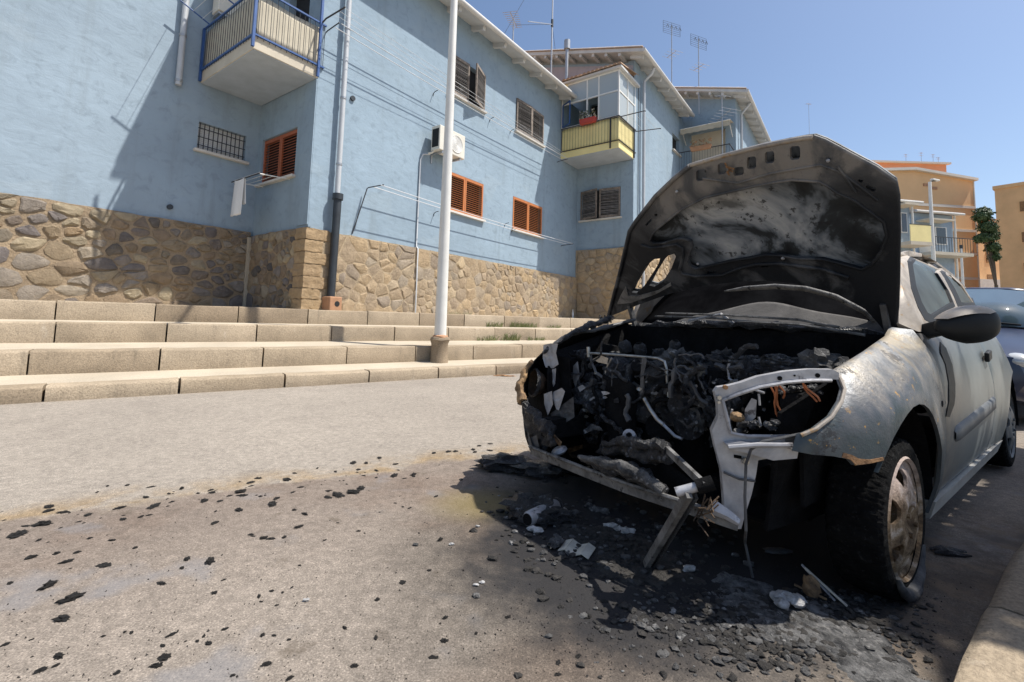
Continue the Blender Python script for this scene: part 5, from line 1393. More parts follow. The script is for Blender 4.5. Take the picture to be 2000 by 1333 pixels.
# bright fuel rail bent down at its end
MB().tube([cp(*p, X=.26) for p in ((1149, 684), (1150, 690), (1200, 693), (1250, 697), (1285, 700), (1298, 706), (1302, 720), (1303, 745), (1305, 775), (1306, 780))], .0058, 8).build('bright_pipe', 'alu', eng, smooth=True)
MB().tube([cp(1149, 678, X=.26), cp(1150, 698, X=.26)], .010, 10).build('pipe_union', 'alu', eng, smooth=True)
MB().tube([cp(*p, X=.33) for p in ((1258, 778), (1270, 800), (1284, 820), (1296, 830))], .009, 10).build('bright_pipe', 'alu', eng, smooth=True)
MB().tube([cp(*p, X=.33) for p in ((1296, 830), (1308, 842), (1318, 852), (1332, 858))], .006, 8, jit=.3).build('pipe_stub', 'bare', eng, smooth=True)
MB().tube([cp(*p, X=.22) for p in ((1195, 700), (1188, 712), (1183, 725), (1184, 735))], .006, 8).build('bright_pipe', 'alu', eng, smooth=True)
plate('bracket', [(1158, 702), (1172, 694), (1188, 700), (1186, 712), (1168, 708)], [], lambda x, y, d: cp(x, y, X=.24 - d), .006, 'alu', eng)
# round reservoir with pale cap
ax = Vector((.8, .55, .15)).normalized(); p = cp(1360, 727, X=.12)
cyl(p - ax * .09, p, .040, 'char', 'reservoir'); cyl(p, p + ax * .012, .036, 'ochre_dull', 'reservoir_cap'); cyl(p - ax * .005, p + ax * .003, .046, 'bare_dark', 'reservoir_ring')
# manifold: two dark drums, pulleys
p = cp(1262, 730, X=.16); cyl(p - Vector((.06, 0, .06)), p + Vector((.04, .0, .05)), .052, 'soot', 'drum')
p = cp(1290, 735, X=.16); cyl(p - Vector((.04, 0, .07)), p + Vector((.05, .0, .04)), .055, 'char', 'drum')
for (x, y, X, r, m_) in ((1287, 765, .27, .030, 'char'), (1325, 790, .26, .045, 'char'), (1345, 830, .24, .060, 'char'), (1350, 775, .22, .038, 'soot')):
    p = cp(x, y, X=X); ax = Vector((.75, .62, .1)).normalized()
    MB().tube([p - ax * .03, p - ax * .012, p, p + ax * .012], [r, r, r * .72, r], 22).build('pulley', m_, eng, smooth=True); cyl(p, p + ax * .018, r * .4, 'char', 'pulley_hub')
plate('strap', [(1254, 700), (1262, 698), (1263, 706), (1258, 730), (1256, 770), (1250, 772), (1251, 730)], [], lambda x, y, d: cp(x, y, X=.28 - d), .005, 'bare_dark', eng)
# exhaust heat shield: large dull sheet
plate('heat_shield', [(1185, 745), (1200, 738), (1228, 742), (1243, 756), (1244, 800), (1240, 870), (1190, 868), (1183, 820), (1180, 770)], [], lambda x, y, d: cp(x, y, X=.25 + .05 * math.cos((x - 1213) / 26) - d), .006, 'bare_dark' if False else 'soot', eng, step=7, smooth=True, angle=80)
for (pl, X, m_) in (([(1120, 715), (1128, 706), (1132, 735), (1124, 758), (1118, 740)], .25, 'bare'), ([(1140, 840), (1155, 828), (1172, 834), (1178, 842), (1160, 840), (1142, 848)], .34, 'ash'), ([(1150, 780), (1162, 774), (1162, 778), (1152, 784)], .3, 'bare'), ([(1128, 757), (1138, 752), (1144, 758), (1132, 766)], .3, 'bare'), ([(1328, 822), (1334, 820), (1342, 832), (1356, 824), (1358, 830), (1346, 838), (1336, 832)], .32, 'ash')):
    plate('bent_sheet', pl, [], lambda x, y, d, X=X: cp(x, y, X=X - d) + Vector((.01 * noise.noise(Vector((x * .15, y * .15, 3))), 0, 0)), .006, m_, eng, step=5)
# bright metal and ash flecks added to stand in for glints in the wreckage
for i in range(46):
    x = 1135 + R3.random() * 420; y = 700 + R3.random() * 130; X = .20 + R3.random() * .12; s_ = 2 + R3.random() * 5
    pl = [(x + s_ * math.cos(a) * (.6 + R3.random()), y + s_ * .7 * math.sin(a) * (.6 + R3.random())) for a in (0, 1.2, 2.4, 3.7, 5.0)]
    plate('glint_fleck', pl, [], lambda xx, yy, d, X=X: cp(xx, yy, X=X - d + .01 * noise.noise(Vector((xx, yy, 0)) * .2)), .004, R3.choice(['bare', 'bare_mid', 'ash', 'char', 'alu']), eng)
# alternator drum low down, oil filter, battery box, fuse box, strut tower
p = cp(1290, 830, X=.22); cyl(p, p + Vector((.05, .03, 0)), .06, 'soot', 'alternator')
MB().lathe([(.012, .05), (.025, .05), (.028, .03), (.022, .02), (.022, -.04)], 16, 'x').build('pipe_flange', 'bare', eng, smooth=True, loc=cp(1232, 858, X=.50), rot=(0, -.5, .5))
bt = MB().box(-.10, .14, .16, .40, .55, .70).build('battery', 'soot', car, bevel=.015)
for i in range(16): lump(1435 + R3.random() * 100, 697 + R3.random() * 14, .02 + R3.random() * .1, (.03, .035, .014), 300 + i, R3.choice(['char', 'ash', 'ash']), par=bt, amp=.6, freq=3.5)  # extra pale ash lumps stand in for sun glints on the battery
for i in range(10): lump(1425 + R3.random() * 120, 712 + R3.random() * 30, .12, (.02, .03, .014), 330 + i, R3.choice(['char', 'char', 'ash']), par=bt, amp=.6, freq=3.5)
MB().tube([cp(*p, X=.2) for p in ((1425, 705), (1422, 720), (1424, 740), (1440, 750), (1458, 752))], .005, 7).build('cable', 'bare', bt, smooth=True)
p = cp(1612, 700, X=-.10)
MB().lathe([(0, .02), (.05, .02), (.055, .012), (.075, .010), (.08, 0), (.12, -.006), (.125, -.03), (.10, -.10)], 28, 'z').build('strut_tower', 'char', car, smooth=True, loc=p)
# things behind the lamp opening
hb = MB().lump(cp(1440, 815, X=.40), (.02, .024, .018), 401, .2, 2, 3).build('bulb_holder', 'ochre_char', car, smooth=True)
plate('lamp_carrier', [(1455, 800), (1468, 778), (1478, 782), (1476, 815), (1462, 830), (1454, 822)], [], lambda x, y, d: cp(x, y, X=.38 - d), .012, 'bare', car, step=6)
for i in range(14): MB().lump(cp(1425 + R3.random() * 90, 825 + R3.random() * 18, X=.36 + R3.random() * .06), (.012 + R3.random() * .014, .014, .010), 420 + i, .5, 3, 2).build('molten_plastic', R3.choice(['char', 'ash', 'char']), car, smooth=True)
for i in range(12): MB().lump(cp(1480 + R3.random() * 140, 752 + R3.random() * 22, X=.25 + R3.random() * .06), (.012 + R3.random() * .014, .016, .010), 450 + i, .5, 3, 2).build('molten_plastic', R3.choice(['char', 'char', 'ash']), car, smooth=True)
cyl(cp(1545, 790, X=.26), cp(1585, 792, X=.30), .045, 'soot', 'washer_pump', par=car)
for i, (a, b) in enumerate((((1505, 755), (1520, 810)), ((1510, 753), (1527, 805)), ((1515, 756), (1518, 820)), ((1568, 748), (1592, 785)), ((1574, 752), (1600, 784)), ((1524, 752), (1532, 778)))):
    pp = [cp(a[0] + (b[0] - a[0]) * t + 4 * math.sin(t * 5 + i), a[1] + (b[1] - a[1]) * t, X=.38 - .02 * t) for t in (0, .25, .5, .75, 1)]
    MB().tube(pp, .0035, 6).build('copper_wire', 'copper', car, smooth=True)
for i, (a, b) in enumerate((((1475, 762), (1493, 768)), ((1482, 770), (1484, 792)), ((1482, 815), (1486, 832)), ((1430, 800), (1424, 830)))):
    MB().tube([cp(*a, X=.40), cp(*b, X=.40)], .004, 6).build('wire_end', 'bare', car)
# chassis legs and suspension behind the wheel
for sg in (1, -1): MB().beam((.50, sg * .46, .36), (-.4, sg * .46, .34), .07, .09).build('chassis_leg', 'soot', car)
MB().beam((.1, -.55, .22), (.1, .55, .22), .10, .06).build('subframe', 'soot', car)
for sg in (1, -1): MB().tube([(0, sg * .58, .25), (-.03, sg * .52, .75)], .045, 14).build('suspension_strut', 'soot', car, smooth=True)

# ---- mirror
mA, mB_ = cp(1826, 640, X=-.50), cp(1946, 634, X=-.66)
ctr = (mA + mB_) / 2; ax = (mB_ - mA).normalized(); L_ = (mB_ - mA).length / 2
rot = Matrix((ax, Vector((0, 0, 1)).cross(ax).normalized(), (0, 0, 1))).transposed()
vs, fs = ico(4); out = []
for p in vs:
    sx = abs(p.x) ** .72 * (1 if p.x > 0 else -1); sz = abs(p.z) ** .8 * (1 if p.z > 0 else -1); q = Vector((sx * L_, p.y * .07, sz * .076)); k = 1 - .42 * max(0, -sx); q.z *= k; q.y *= k
    out.append(ctr + rot @ q + Vector((0, 0, .004)))
mir = MB().add(out, fs).build('door_mirror', 'trim', car, smooth=True); mir['label'] = 'black door mirror with ashen top'
cap = [(i, p) for i, p in enumerate(vs) if p.z > .42]
idx = {i: k for k, (i, p) in enumerate(cap)}
MB().add([ctr + rot @ Vector((abs(p.x) ** .72 * (1 if p.x > 0 else -1) * L_ * 1.01, p.y * .072, p.z ** .8 * .078 * (1 - .42 * max(0, -p.x)))) + Vector((0, 0, .005)) for i, p in cap], [[idx[i] for i in f] for f in fs if all(i in idx for i in f)]).build('ash_cap', 'pillar', mir, smooth=True)
MB().beam((-.56, fy(-.56, .87) - .02, .875), mA.lerp(mB_, .15), .05, .06).build('mirror_arm', 'trim', mir, bevel=.01)
# dark peeled stripe down the front of the door
st = [hit(*p) for p in ((1835, 668), (1846, 680), (1858, 712), (1864, 750), (1862, 790), (1853, 815), (1846, 814), (1852, 784), (1851, 745), (1845, 712), (1836, 690))]
plate('peeled_paint', st, [], lambda u, v, d: (u, fy(u, v) + .003 - d, v), .002, 'trim', car, step=.05)

# ---- wheels
def wheel(X, sg, zc, flat, burnt_):
    wq = bpy.data.objects.new('wheel', None); col.objects.link(wq); wq.parent = car; wq.location = (X, sg * .715, zc); wq.empty_display_size = .1
    # tyre: lathe about y with tread grooves
    prof = [(.190, .066), (.203, .078), (.226, .083), (.246, .078), (.256, .066), (.260, .035), (.262, 0), (.260, -.035), (.256, -.066), (.246, -.078), (.226, -.083), (.203, -.078), (.190, -.066)]
    n = 240; vs = []; fs = []
    for i in range(n):
        a = 2 * math.pi * i / n
        for j, (r, h) in enumerate(prof):
            rr = r
            if 3 <= j <= 9 and (i + 2 * j) % 5 < 2: rr -= .005
            if 3 <= j <= 9: rr += .006 * noise.noise(Vector((math.cos(a) * 9, math.sin(a) * 9, h * 30)))
            x, z = rr * math.cos(a), rr * math.sin(a); hh = h
            if flat and z < 0:
                k = min(1, max(0, (-z - .15) / .10)); hh = h * (1 + .10 * k)
            zmin = -zc + .002
            if z < zmin: z = zmin + (z - zmin) * .05
            vs.append((x, hh * sg, z))
    m_ = len(prof)
    for i in range(n):
        for j in range(m_ - 1): fs.append([i*m_+j, i*m_+j+1, ((i+1) % n)*m_+j+1, ((i+1) % n)*m_+j])
    MB().add(vs, fs).build('tyre', 'tyre', wq, smooth=True, angle=25)
    if flat:       # collapsed bead hanging below the rim
        pts = [(.222 * math.cos(a), sg * (.088 + .006 * math.sin((a + 1.57) * 2)), max(.228 * math.sin(a), -zc + .026)) for a in [rad(215 + k * 5.5) for k in range(21)]]
        MB().tube(pts, [.006 + .016 * math.sin(math.pi * k / 20) for k in range(21)], 10, jit=.08).build('tyre_bead', 'tyre_ash', wq, smooth=True)
    # rim: pressed disc with slots
    out = [(.188 * math.cos(2*math.pi*k/48), .188 * math.sin(2*math.pi*k/48)) for k in range(48)]
    holes = []
    for k in range(6):
        a0 = 2 * math.pi * k / 6 + .35; hp = []
        for (rr, da) in ((.108, -.16), (.135, -.26), (.156, -.25), (.162, 0), (.156, .25), (.135, .26), (.108, .16), (.102, 0)): hp.append((rr * math.cos(a0 + da), rr * math.sin(a0 + da)))
        holes.append(hp)
    hub = [(.022 * math.cos(2*math.pi*k/14), .022 * math.sin(2*math.pi*k/14)) for k in range(14)]
    def rm(u, v, d):
        r = math.hypot(u, v); y = .078 - .018 * math.exp(-((r - .172) / .02) ** 2) + .016 * math.exp(-((r - .07) / .05) ** 2) - .02 * math.exp(-(r / .03) ** 2)
        return (u, sg * (y - d + .004 * noise.noise(Vector((u * 30, v * 30, 1)))), v)
    rim = plate('rim', out, holes + [hub], rm, .010, 'rim' if burnt_ else 'moulding', wq, step=.016, smooth=True, angle=40)
    MB().lathe([(.186, .072 * sg), (.194, .083 * sg), (.200, .077 * sg), (.190, .05 * sg), (.160, -.02 * sg), (.08, -.03 * sg)], 40, 'y').build('rim_barrel', 'rim' if burnt_ else 'moulding', wq, smooth=True)
    MB().lathe([(.0, .03 * sg), (.03, .03 * sg), (.034, .0)], 16, 'y').build('hub', 'soot', wq)
    for k in range(4):
        a = k * math.pi / 2 + .5; MB().tube([(.05 * math.cos(a), sg * .07, .05 * math.sin(a)), (.05 * math.cos(a), sg * .10, .05 * math.sin(a))], .009, 6).build('wheel_bolt', 'rim' if burnt_ else 'moulding', wq)
    return wq
wheel(0, 1, .252, True, True); wheel(0, -1, .252, True, True); wheel(-2.442, 1, .275, False, False); wheel(-2.442, -1, .275, False, False)
# wheel-arch liners
for ax_ in (0, -2.442):
    for sg in (1, -1):
        vs = []; fs = []
        for k in range(15):
            a = rad((38 if ax_ == 0 else -8) + k * (10.6 if ax_ == 0 else 14)); 
            for y in (.80, .56): vs.append((ax_ + .338 * math.cos(a), sg * y, .29 + .335 * math.sin(a)))
        for k in range(14): fs.append([2*k, 2*k+1, 2*k+3, 2*k+2])
        fs.append([2*k+1 for k in range(15)])
        MB().add(vs, fs).build('arch_liner', 'soot', car)

# ------------------------------------------------------------------ street lamp on the lower tread
lb = ground(846, 706, Z0 + .004); lb = st_world(lb.dot(tS), min(lb.dot(nS), P1 - .16), Z0)
lamp = thing('street_lamp', 'tall white lamp post on a worn concrete stub at the steps', 'street lamp', lb, ROTS)
n = 20; vs = []; fs = []
prof = [(.150, -.04), (.145, .05), (.135, .16), (.135, .30), (.150, .34), (.165, .37), (.150, .405), (.09, .42)]
for (r, h) in prof:
    for k in range(n):
        a = 2 * math.pi * k / n; j = 1 + .09 * noise.noise(Vector((math.cos(a) * 2, math.sin(a) * 2, h * 9)))
        vs.append((r * j * math.cos(a), r * j * math.sin(a), h + (.02 * noise.noise(Vector((a * 2, h, 5))) if h > .3 else 0)))
for i in range(len(prof) - 1):
    for k in range(n): fs.append([i*n+k, i*n+(k+1) % n, (i+1)*n+(k+1) % n, (i+1)*n+k])
fs.append([(len(prof)-1)*n + k for k in range(n)])
MB().add(vs, fs).build('concrete_stub', 'concrete', lamp, smooth=True)
MB().tube([(0, 0, .35), (.0, 0, 2.8), (0, 0, 5.5), (.0, 0, 8.0)], [.098, .082, .064, .05], 24).build('pole', 'pole', lamp, smooth=True)
MB().tube([(0, 0, .405), (0, 0, .43), (0, 0, .45)], [.125, .12, .095], 20, jit=.12).build('collar', 'terracotta', lamp, smooth=True)
MB().tube([(0, 0, 7.9), (.0, -.4, 8.25), (0, -1.3, 8.45)], .035, 12).build('arm', 'pole', lamp, smooth=True)
MB().box(-.14, .14, -1.85, -1.25, 8.38, 8.52).build('lamp_head', 'offwhite', lamp, bevel=.04)

# ------------------------------------------------------------------ blue car parked behind
bc = thing('parked_car', 'dark blue estate car parked behind the burnt hatchback', 'car', st_world(7.15, 1.25, 0), ROTS + math.pi)
# local X forward (towards the wreck)
BS = [(.86, .25, .70, .42), (.80, .62, .74, .50), (.55, .74, .80, .60), (.10, .84, .84, .70), (-.30, .92, .86, .78), (-.55, .96, .86, .82)]
secs = [(.88, .50, .30, .58), (.82, .66, .28, .68), (.60, .78, .24, .76), (.1, .83, .22, .84), (-.45, .85, .22, .93), (-1.2, .86, .22, .95), (-2.4, .86, .22, .96), (-3.0, .84, .24, .96), (-3.35, .78, .30, .92)]
vs = []; fs = []
for (X, hw, z0, z1) in secs:
    ring = [(hw * .86, z0), (hw, z0 + .14), (hw * 1.01, (z0 + z1) / 2), (hw * .98, z1 - .12), (hw * .90, z1 - .02), (hw * .5, z1 + .025), (0, z1 + .035)]
    ring = ring + [(-y, z) for y, z in ring[-2::-1]]
    vs += [(X, y, z) for y, z in ring]
m_ = 13
for i in range(len(secs) - 1):
    for j in range(m_ - 1): fs.append([i*m_+j, i*m_+j+1, (i+1)*m_+j+1, (i+1)*m_+j])
    fs.append([i*m_+m_-1, i*m_, (i+1)*m_, (i+1)*m_+m_-1])
fs += [list(range(m_)), [(len(secs)-1)*m_ + j for j in range(m_)]]
bodyb = MB().add(vs, fs).build('body', 'bluecar', bc, smooth=True, angle=35)
cab = [(-.48, .74, .955), (-1.22, .60, 1.42), (-1.6, .61, 1.46), (-2.6, .60, 1.45), (-3.0, .60, 1.40), (-3.3, .70, .95)]
vs = []; fs = []
for (X, hw, z) in cab:
    vs += [(X, -hw, z - .03), (X, -hw * .6, z + .01), (X, 0, z + .025), (X, hw * .6, z + .01), (X, hw, z - .03)]
for i in range(len(cab) - 1):
    for j in range(4): fs.append([i*5+j, i*5+j+1, i*5+j+6, i*5+j+5])
base = len(vs); side_b = [(-.48, .92), (-1.22, .95), (-3.3, .92)]
rf = MB().add([v for v in vs[5:25]], [[i*5+j, i*5+j+1, i*5+j+6, i*5+j+5] for i in range(3) for j in range(4)]).build('roof', 'bluecar', bc, smooth=True, angle=50)
md = rf.modifiers.new('th', 'SOLIDIFY'); md.thickness = .03
def glassq(name, pts, m='bluecarglass', th=.006, par=bc):
    o = MB().add(pts, [list(range(len(pts)))]).build(name, m, par); md = o.modifiers.new('th', 'SOLIDIFY'); md.thickness = th; return o
wsg = MB().add([(-.44, -.70, .945), (-.36, -.35, .965), (-.34, 0, .97), (-.36, .35, .965), (-.44, .70, .945), (-1.20, .585, 1.385), (-1.15, .3, 1.425), (-1.14, 0, 1.435), (-1.15, -.3, 1.425), (-1.20, -.585, 1.385)],
       [[0, 1, 8, 9], [1, 2, 7, 8], [2, 3, 6, 7], [3, 4, 5, 6]]).build('windscreen', 'bluecarglass', bc, smooth=True)
md = wsg.modifiers.new('th', 'SOLIDIFY'); md.thickness = .006
for sg in (1, -1):
    glassq('side_window', [(-.62, sg * .765, .955), (-1.25, sg * .635, 1.36), (-1.75, sg * .63, 1.39), (-1.75, sg * .775, .965)])
    glassq('side_window', [(-1.82, sg * .775, .965), (-1.82, sg * .63, 1.39), (-2.55, sg * .63, 1.38), (-2.7, sg * .775, .965)])
    mbp = MB()
    for a, b in (((-.50, sg * .74, .94), (-1.22, sg * .605, 1.40)), ((-1.22, sg * .605, 1.41), (-3.0, sg * .60, 1.39)), ((-1.785, sg * .775, .955), (-1.785, sg * .62, 1.41)), ((-3.25, sg * .74, .94), (-2.98, sg * .60, 1.39)), ((-2.75, sg * .77, .955), (-2.6, sg * .62, 1.40))):
        mbp.beam(a, b, .06, .05)
    mbp.build('pillar', 'bluecar', bc)
    hl = MB().lump((.70, sg * .60, .62), (.13, .14, .085), 5, .02, 1, 3).build('headlight', 'lens', bc, smooth=True)
    MB().lump((-.62, sg * .92, .98), (.08, .11, .07), 7, .03, 1, 3).build('door_mirror', 'bluecar', bc, smooth=True)
    for X in (0.0, -2.55):
        wq = bpy.data.objects.new('wheel', None); col.objects.link(wq); wq.parent = bc; wq.location = (X, sg * .74, .30)
        MB().lathe([(.19, .09*sg), (.27, .10*sg), (.298, .07*sg), (.30, 0), (.298, -.07*sg), (.27, -.09*sg), (.19, -.09*sg)], 40, 'y').build('tyre', 'tyre', wq, smooth=True)
        MB().lathe([(.0, .07*sg), (.06, .075*sg), (.10, .05*sg), (.17, .06*sg), (.195, .09*sg), (.19, 0)], 32, 'y').build('rim', 'metal', wq, smooth=True)
    glassq('door_gap', [(-.55, sg * .862, .40), (-.56, sg * .862, .40), (-.56, sg * .845, .90), (-.55, sg * .845, .90)], 'trim')
glassq('rear_window', [(-3.08, -.58, 1.34), (-3.08, .58, 1.34), (-3.28, .68, .98), (-3.28, -.68, .98)])
MB().box(.80, .93, -.60, .60, .30, .44).build('bumper', 'bluecar', bc, bevel=.05)
MB().box(.82, .885, -.36, .36, .50, .60).build('grille', 'trim', bc, bevel=.02)
MB().tube([(-.34, .55, .975), (-.45, .1, 1.03), (-.47, -.05, 1.05)], .010).build('wiper', 'trim', bc)
MB().tube([(-.33, .0, .985), (-.42, -.42, 1.02), (-.47, -.55, 1.03)], .010).build('wiper', 'trim', bc)
for y in (-.38, .38): MB().box(-1.75, -1.62, y - .2, y + .2, .5, 1.12).box(-1.75, -1.66, y - .12, y + .12, 1.14, 1.3).build('seat', 'dark', bc, bevel=.04)
MB().box(-.95, -.40, -.66, .66, .88, .93).build('dashboard', 'dark', bc)
for y in (-.3, .3): MB().tube([(-2.5, y, .5), (-2.5, y, 1.05)], .18, 12).build('seat', 'dark', bc)

# ------------------------------------------------------------------ buildings beyond
def at(x, y, depth):
    d = ray(x, y); return ORI + d * (depth / d.y)
def slabs(root, name, m, x0, x1, y0, y1, z0, z1): return box(name, m, root, x0, x1, y0, y1, z0, z1)
# tan apartment block with white string courses
Dp = 50.0
e0, e1 = at(1640, 400, Dp), at(1903, 400, Dp); zr = at(1897, 352, Dp).z; zo = at(1780, 330, Dp).z
e0 = at(1640, 400, 48.0); e1 = at(1903, 400, 49.5); tb = thing('apartment_block', 'tan apartment block with white string courses and orange top storey', 'building', (e0.x, 48.0, 0), math.atan2(1.5, e1.x - e0.x))
zr = at(1899, 354, 49.5).z
Wt = math.hypot(e1.x - e0.x, 1.5)
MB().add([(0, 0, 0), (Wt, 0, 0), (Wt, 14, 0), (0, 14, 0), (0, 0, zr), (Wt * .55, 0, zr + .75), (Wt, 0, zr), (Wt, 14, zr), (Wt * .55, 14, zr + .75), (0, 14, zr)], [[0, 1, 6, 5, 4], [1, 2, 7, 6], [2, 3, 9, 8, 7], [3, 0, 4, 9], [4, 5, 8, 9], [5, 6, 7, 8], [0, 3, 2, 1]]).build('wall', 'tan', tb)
MB().beam((-.2, -.15, zr + .1), (Wt * .55, -.15, zr + .86), .5, .28).beam((Wt * .55, -.15, zr + .86), (Wt + .2, -.15, zr + .1), .5, .28).build('cornice', 'band', tb)
for y_ in (406, 452, 497, 545):
    z = at(1900, y_, 49.5).z
    slabs(tb, 'string_course', 'band', -.05, Wt + .06, -.08, 14.05, z - .14, z + .14)
slabs(tb, 'corner_band', 'band', Wt - .02, Wt + .07, -.07, .25, 0, zr)
o0, o1 = at(1555, 322, 62.0), at(1848, 322, 62.0); oz = o1.z
inv = tb.matrix_basis.inverted() if False else Matrix.Translation((e0.x, 48.0, 0)) @ Matrix.Rotation(math.atan2(1.5, e1.x - e0.x), 4, 'Z'); inv = inv.inverted()
q0, q1 = inv @ Vector((o0.x, 62.0, 0)), inv @ Vector((o1.x, 62.0, 0)); dq = (q1 - q0).normalized(); nq = Vector((-dq.y, dq.x, 0))
c4 = [q0, q1, q1 + nq * 8, q0 + nq * 8]
MB().add([(p.x, p.y, 0) for p in c4] + [(p.x, p.y, oz) for p in c4], [[0, 1, 5, 4], [1, 2, 6, 5], [2, 3, 7, 6], [3, 0, 4, 7], [4, 5, 6, 7]]).build('top_storey', 'orange_r', tb)
mbq = MB(); mbq.beam(q0 + Vector((0, 0, oz + .1)) - nq * .1, q1 + Vector((0, 0, oz + .1)) - nq * .1 + dq * .4, .5, .25).build('parapet', 'band', tb)
for k, (px, py) in enumerate(((1780, 352), (1770, 360))):
    q = at(px, py, Dp); slabs(tb, 'vent', 'terracotta', Wt * .62 + k * .9, Wt * .62 + k * .9 + .7, -.06, .01, zr - .9 - k * .3, zr - .6 - k * .3)
for i in range(0):
    for j in range(3):
        x = Wt * .08 + j * Wt * .16; z = zr - 3.2 - i * 3.4
        wn_ = slabs(tb, 'window', 'band', x, x + 1.2, -.06, .1, z, z + 1.5); box('pane', 'glassdark', wn_, x + .1, x + 1.1, -.075, -.062, z + .1, z + 1.4)
for (px, hgt) in ((1770, 1.5), (1800, 1.8), (1823, 1.6), (1833, 1.2)):
    q = at(px, 322, 63.0); antenna('small aerial on the roof of the tan apartment block', (q.x, 63.0, oz + .2), hgt, 'cross', .3)
q = at(1581, 268, 63.0); antenna('lone slender aerial showing above the raised bonnet', (q.x, 63.0, oz + .2), at(1581, 206, 63.0).z - oz, 'yagi', .5)
# ochre block at the right with window air conditioners
D2 = 46.0
f0 = at(1944, 400, D2); zt_ = at(1975, 372, D2).z
ob = thing('apartment_block', 'ochre apartment block with windows and air conditioners beside the dark tree', 'building', (f0.x, D2, 0), rad(-55))
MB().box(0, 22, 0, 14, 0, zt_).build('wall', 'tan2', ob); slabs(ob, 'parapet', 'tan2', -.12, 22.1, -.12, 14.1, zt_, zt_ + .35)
slabs(ob, 'roof_cabin', 'redbrown', 4.0, 8.0, 3, 7, zt_ + .3, zt_ + 2.3)
for i in range(5):
    for j in range(6):
        x = 1.6 + j * 3.1; z = zt_ - 2.6 - i * 3.0
        if z < .5: continue
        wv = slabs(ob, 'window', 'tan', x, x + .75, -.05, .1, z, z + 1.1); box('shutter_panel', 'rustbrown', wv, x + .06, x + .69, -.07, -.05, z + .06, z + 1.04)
        if (i + j) % 2 == 0: slabs(ob, 'air_conditioner', 'offwhite', x + 1.25, x + 2.0, -.4, -.02, z - .3, z + .3)
for x in (3.0, 8.2): MB().tube([(x, -.1, 0), (x, -.1, zt_)], .07, 8).build('downpipe', 'terracotta', ob)
for i in range(5):
    for j in range(4):
        y = 1.0 + j * 3.2; z = zt_ - 2.8 - i * 3.0
        if z > .5: slabs(ob, 'window', 'rustbrown', -.06, .1, y, y + 1.1, z, z + 1.4)
# farther ochre block between the two
D3 = 62.0
f1, f2 = at(1898, 430, D3), at(1990, 430, D3)
oc = thing('apartment_block', 'small far ochre block between the tan block and the tree', 'building', (f1.x, D3, 0), rad(6))
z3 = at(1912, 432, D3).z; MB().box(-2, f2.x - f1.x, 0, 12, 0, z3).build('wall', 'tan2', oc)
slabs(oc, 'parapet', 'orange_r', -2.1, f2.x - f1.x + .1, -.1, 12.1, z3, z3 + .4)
for i in range(5):
    for j in range(3):
        x = -.6 + j * 2.4; z = z3 - 2.6 - i * 3
        if z > .5: slabs(oc, 'window', 'rustbrown', x, x + .9, -.06, .1, z, z + 1.4)
slabs(oc, 'balcony', 'soffit', -1.5, 5, -1.3, 0, at(1930, 548, D3).z - 2, at(1930, 548, D3).z)
# far blue houses of the same row
D4 = 30.0
def far_house(label, px0, px1, ytop, ybase_balc, rot, depth, w, yellow):
    a = at(px0, 450, depth); z_e = at(px1 - 4, ytop, depth).z
    h = thing('terraced_house', label, 'house', (a.x, depth, 0), rot, 'blue terraced houses along the steps')
    MB().box(0, w, 0, 9, 0, z_e).build('wall', 'plaster2', h)
    MB().add([(-.3, -.4, z_e), (w + .4, -.4, z_e), (w + .4, 9, z_e + .9), (-.3, 9, z_e + .9), (-.3, -.4, z_e + .14), (w + .4, -.4, z_e + .14), (w + .4, 9, z_e + 1.05), (-.3, 9, z_e + 1.05)], [[0,3,2,1],[4,5,6,7],[0,1,5,4],[1,2,6,5],[2,3,7,6],[3,0,4,7]]).build('roof', 'tile_pale', h)
    MB().tube([(-.3, -.45, z_e + .03), (w + .4, -.45, z_e + .03)], .08, 8).build('gutter', 'zinc', h)
    MB().tube([(w + .05, -.1, 0), (w + .05, -.1, z_e)], .06, 8).build('downpipe', 'white', h)
    zb = at(px1, ybase_balc, depth).z
    bb = MB().box(.1, w + .1, -1.1, 0, zb - .2, zb).build('balcony', 'cream', h)
    if yellow: MB().box(.1, w + .05, -1.1, -1.06, zb, zb + .95).build('panel', 'yellow', bb)
    else:
        for k in range(16): MB().tube([(.1 + w * k / 15, -1.08, zb), (.1 + w * k / 15, -1.08, zb + .95)], .014, 5).build('bar', 'blackpaint', bb)
    MB().beam((.1, -1.08, zb + .96), (w + .1, -1.08, zb + .96), .05, .04).build('handrail', 'blackpaint', bb)
    for k in (0,):
        dv = MB().box(w * .10, w * .42, -.05, .05, zb, zb + 2.0).build('door', 'red' if yellow else 'offwhite', h)
        wv = MB().box(w * .52, w * .82, -.05, .05, zb + .7, zb + 1.9).build('window', 'white', h); MB().box(w * .55, w * .79, -.06, -.05, zb + .75, zb + 1.85).build('pane', 'glassdark', wv)
    MB().box(w * .05, w * .7, -.9, 0, zb + 2.15, zb + 2.25).build('canopy', 'cream', h)
    return h
far_house('far blue house with yellow balcony panel and red door', 1738, 1798, 398, 478, rad(10), 27.0, 1.45, True)
far_house('far blue house with dark balcony railing', 1785, 1856, 418, 497, rad(10), 31.0, 3.2, False)
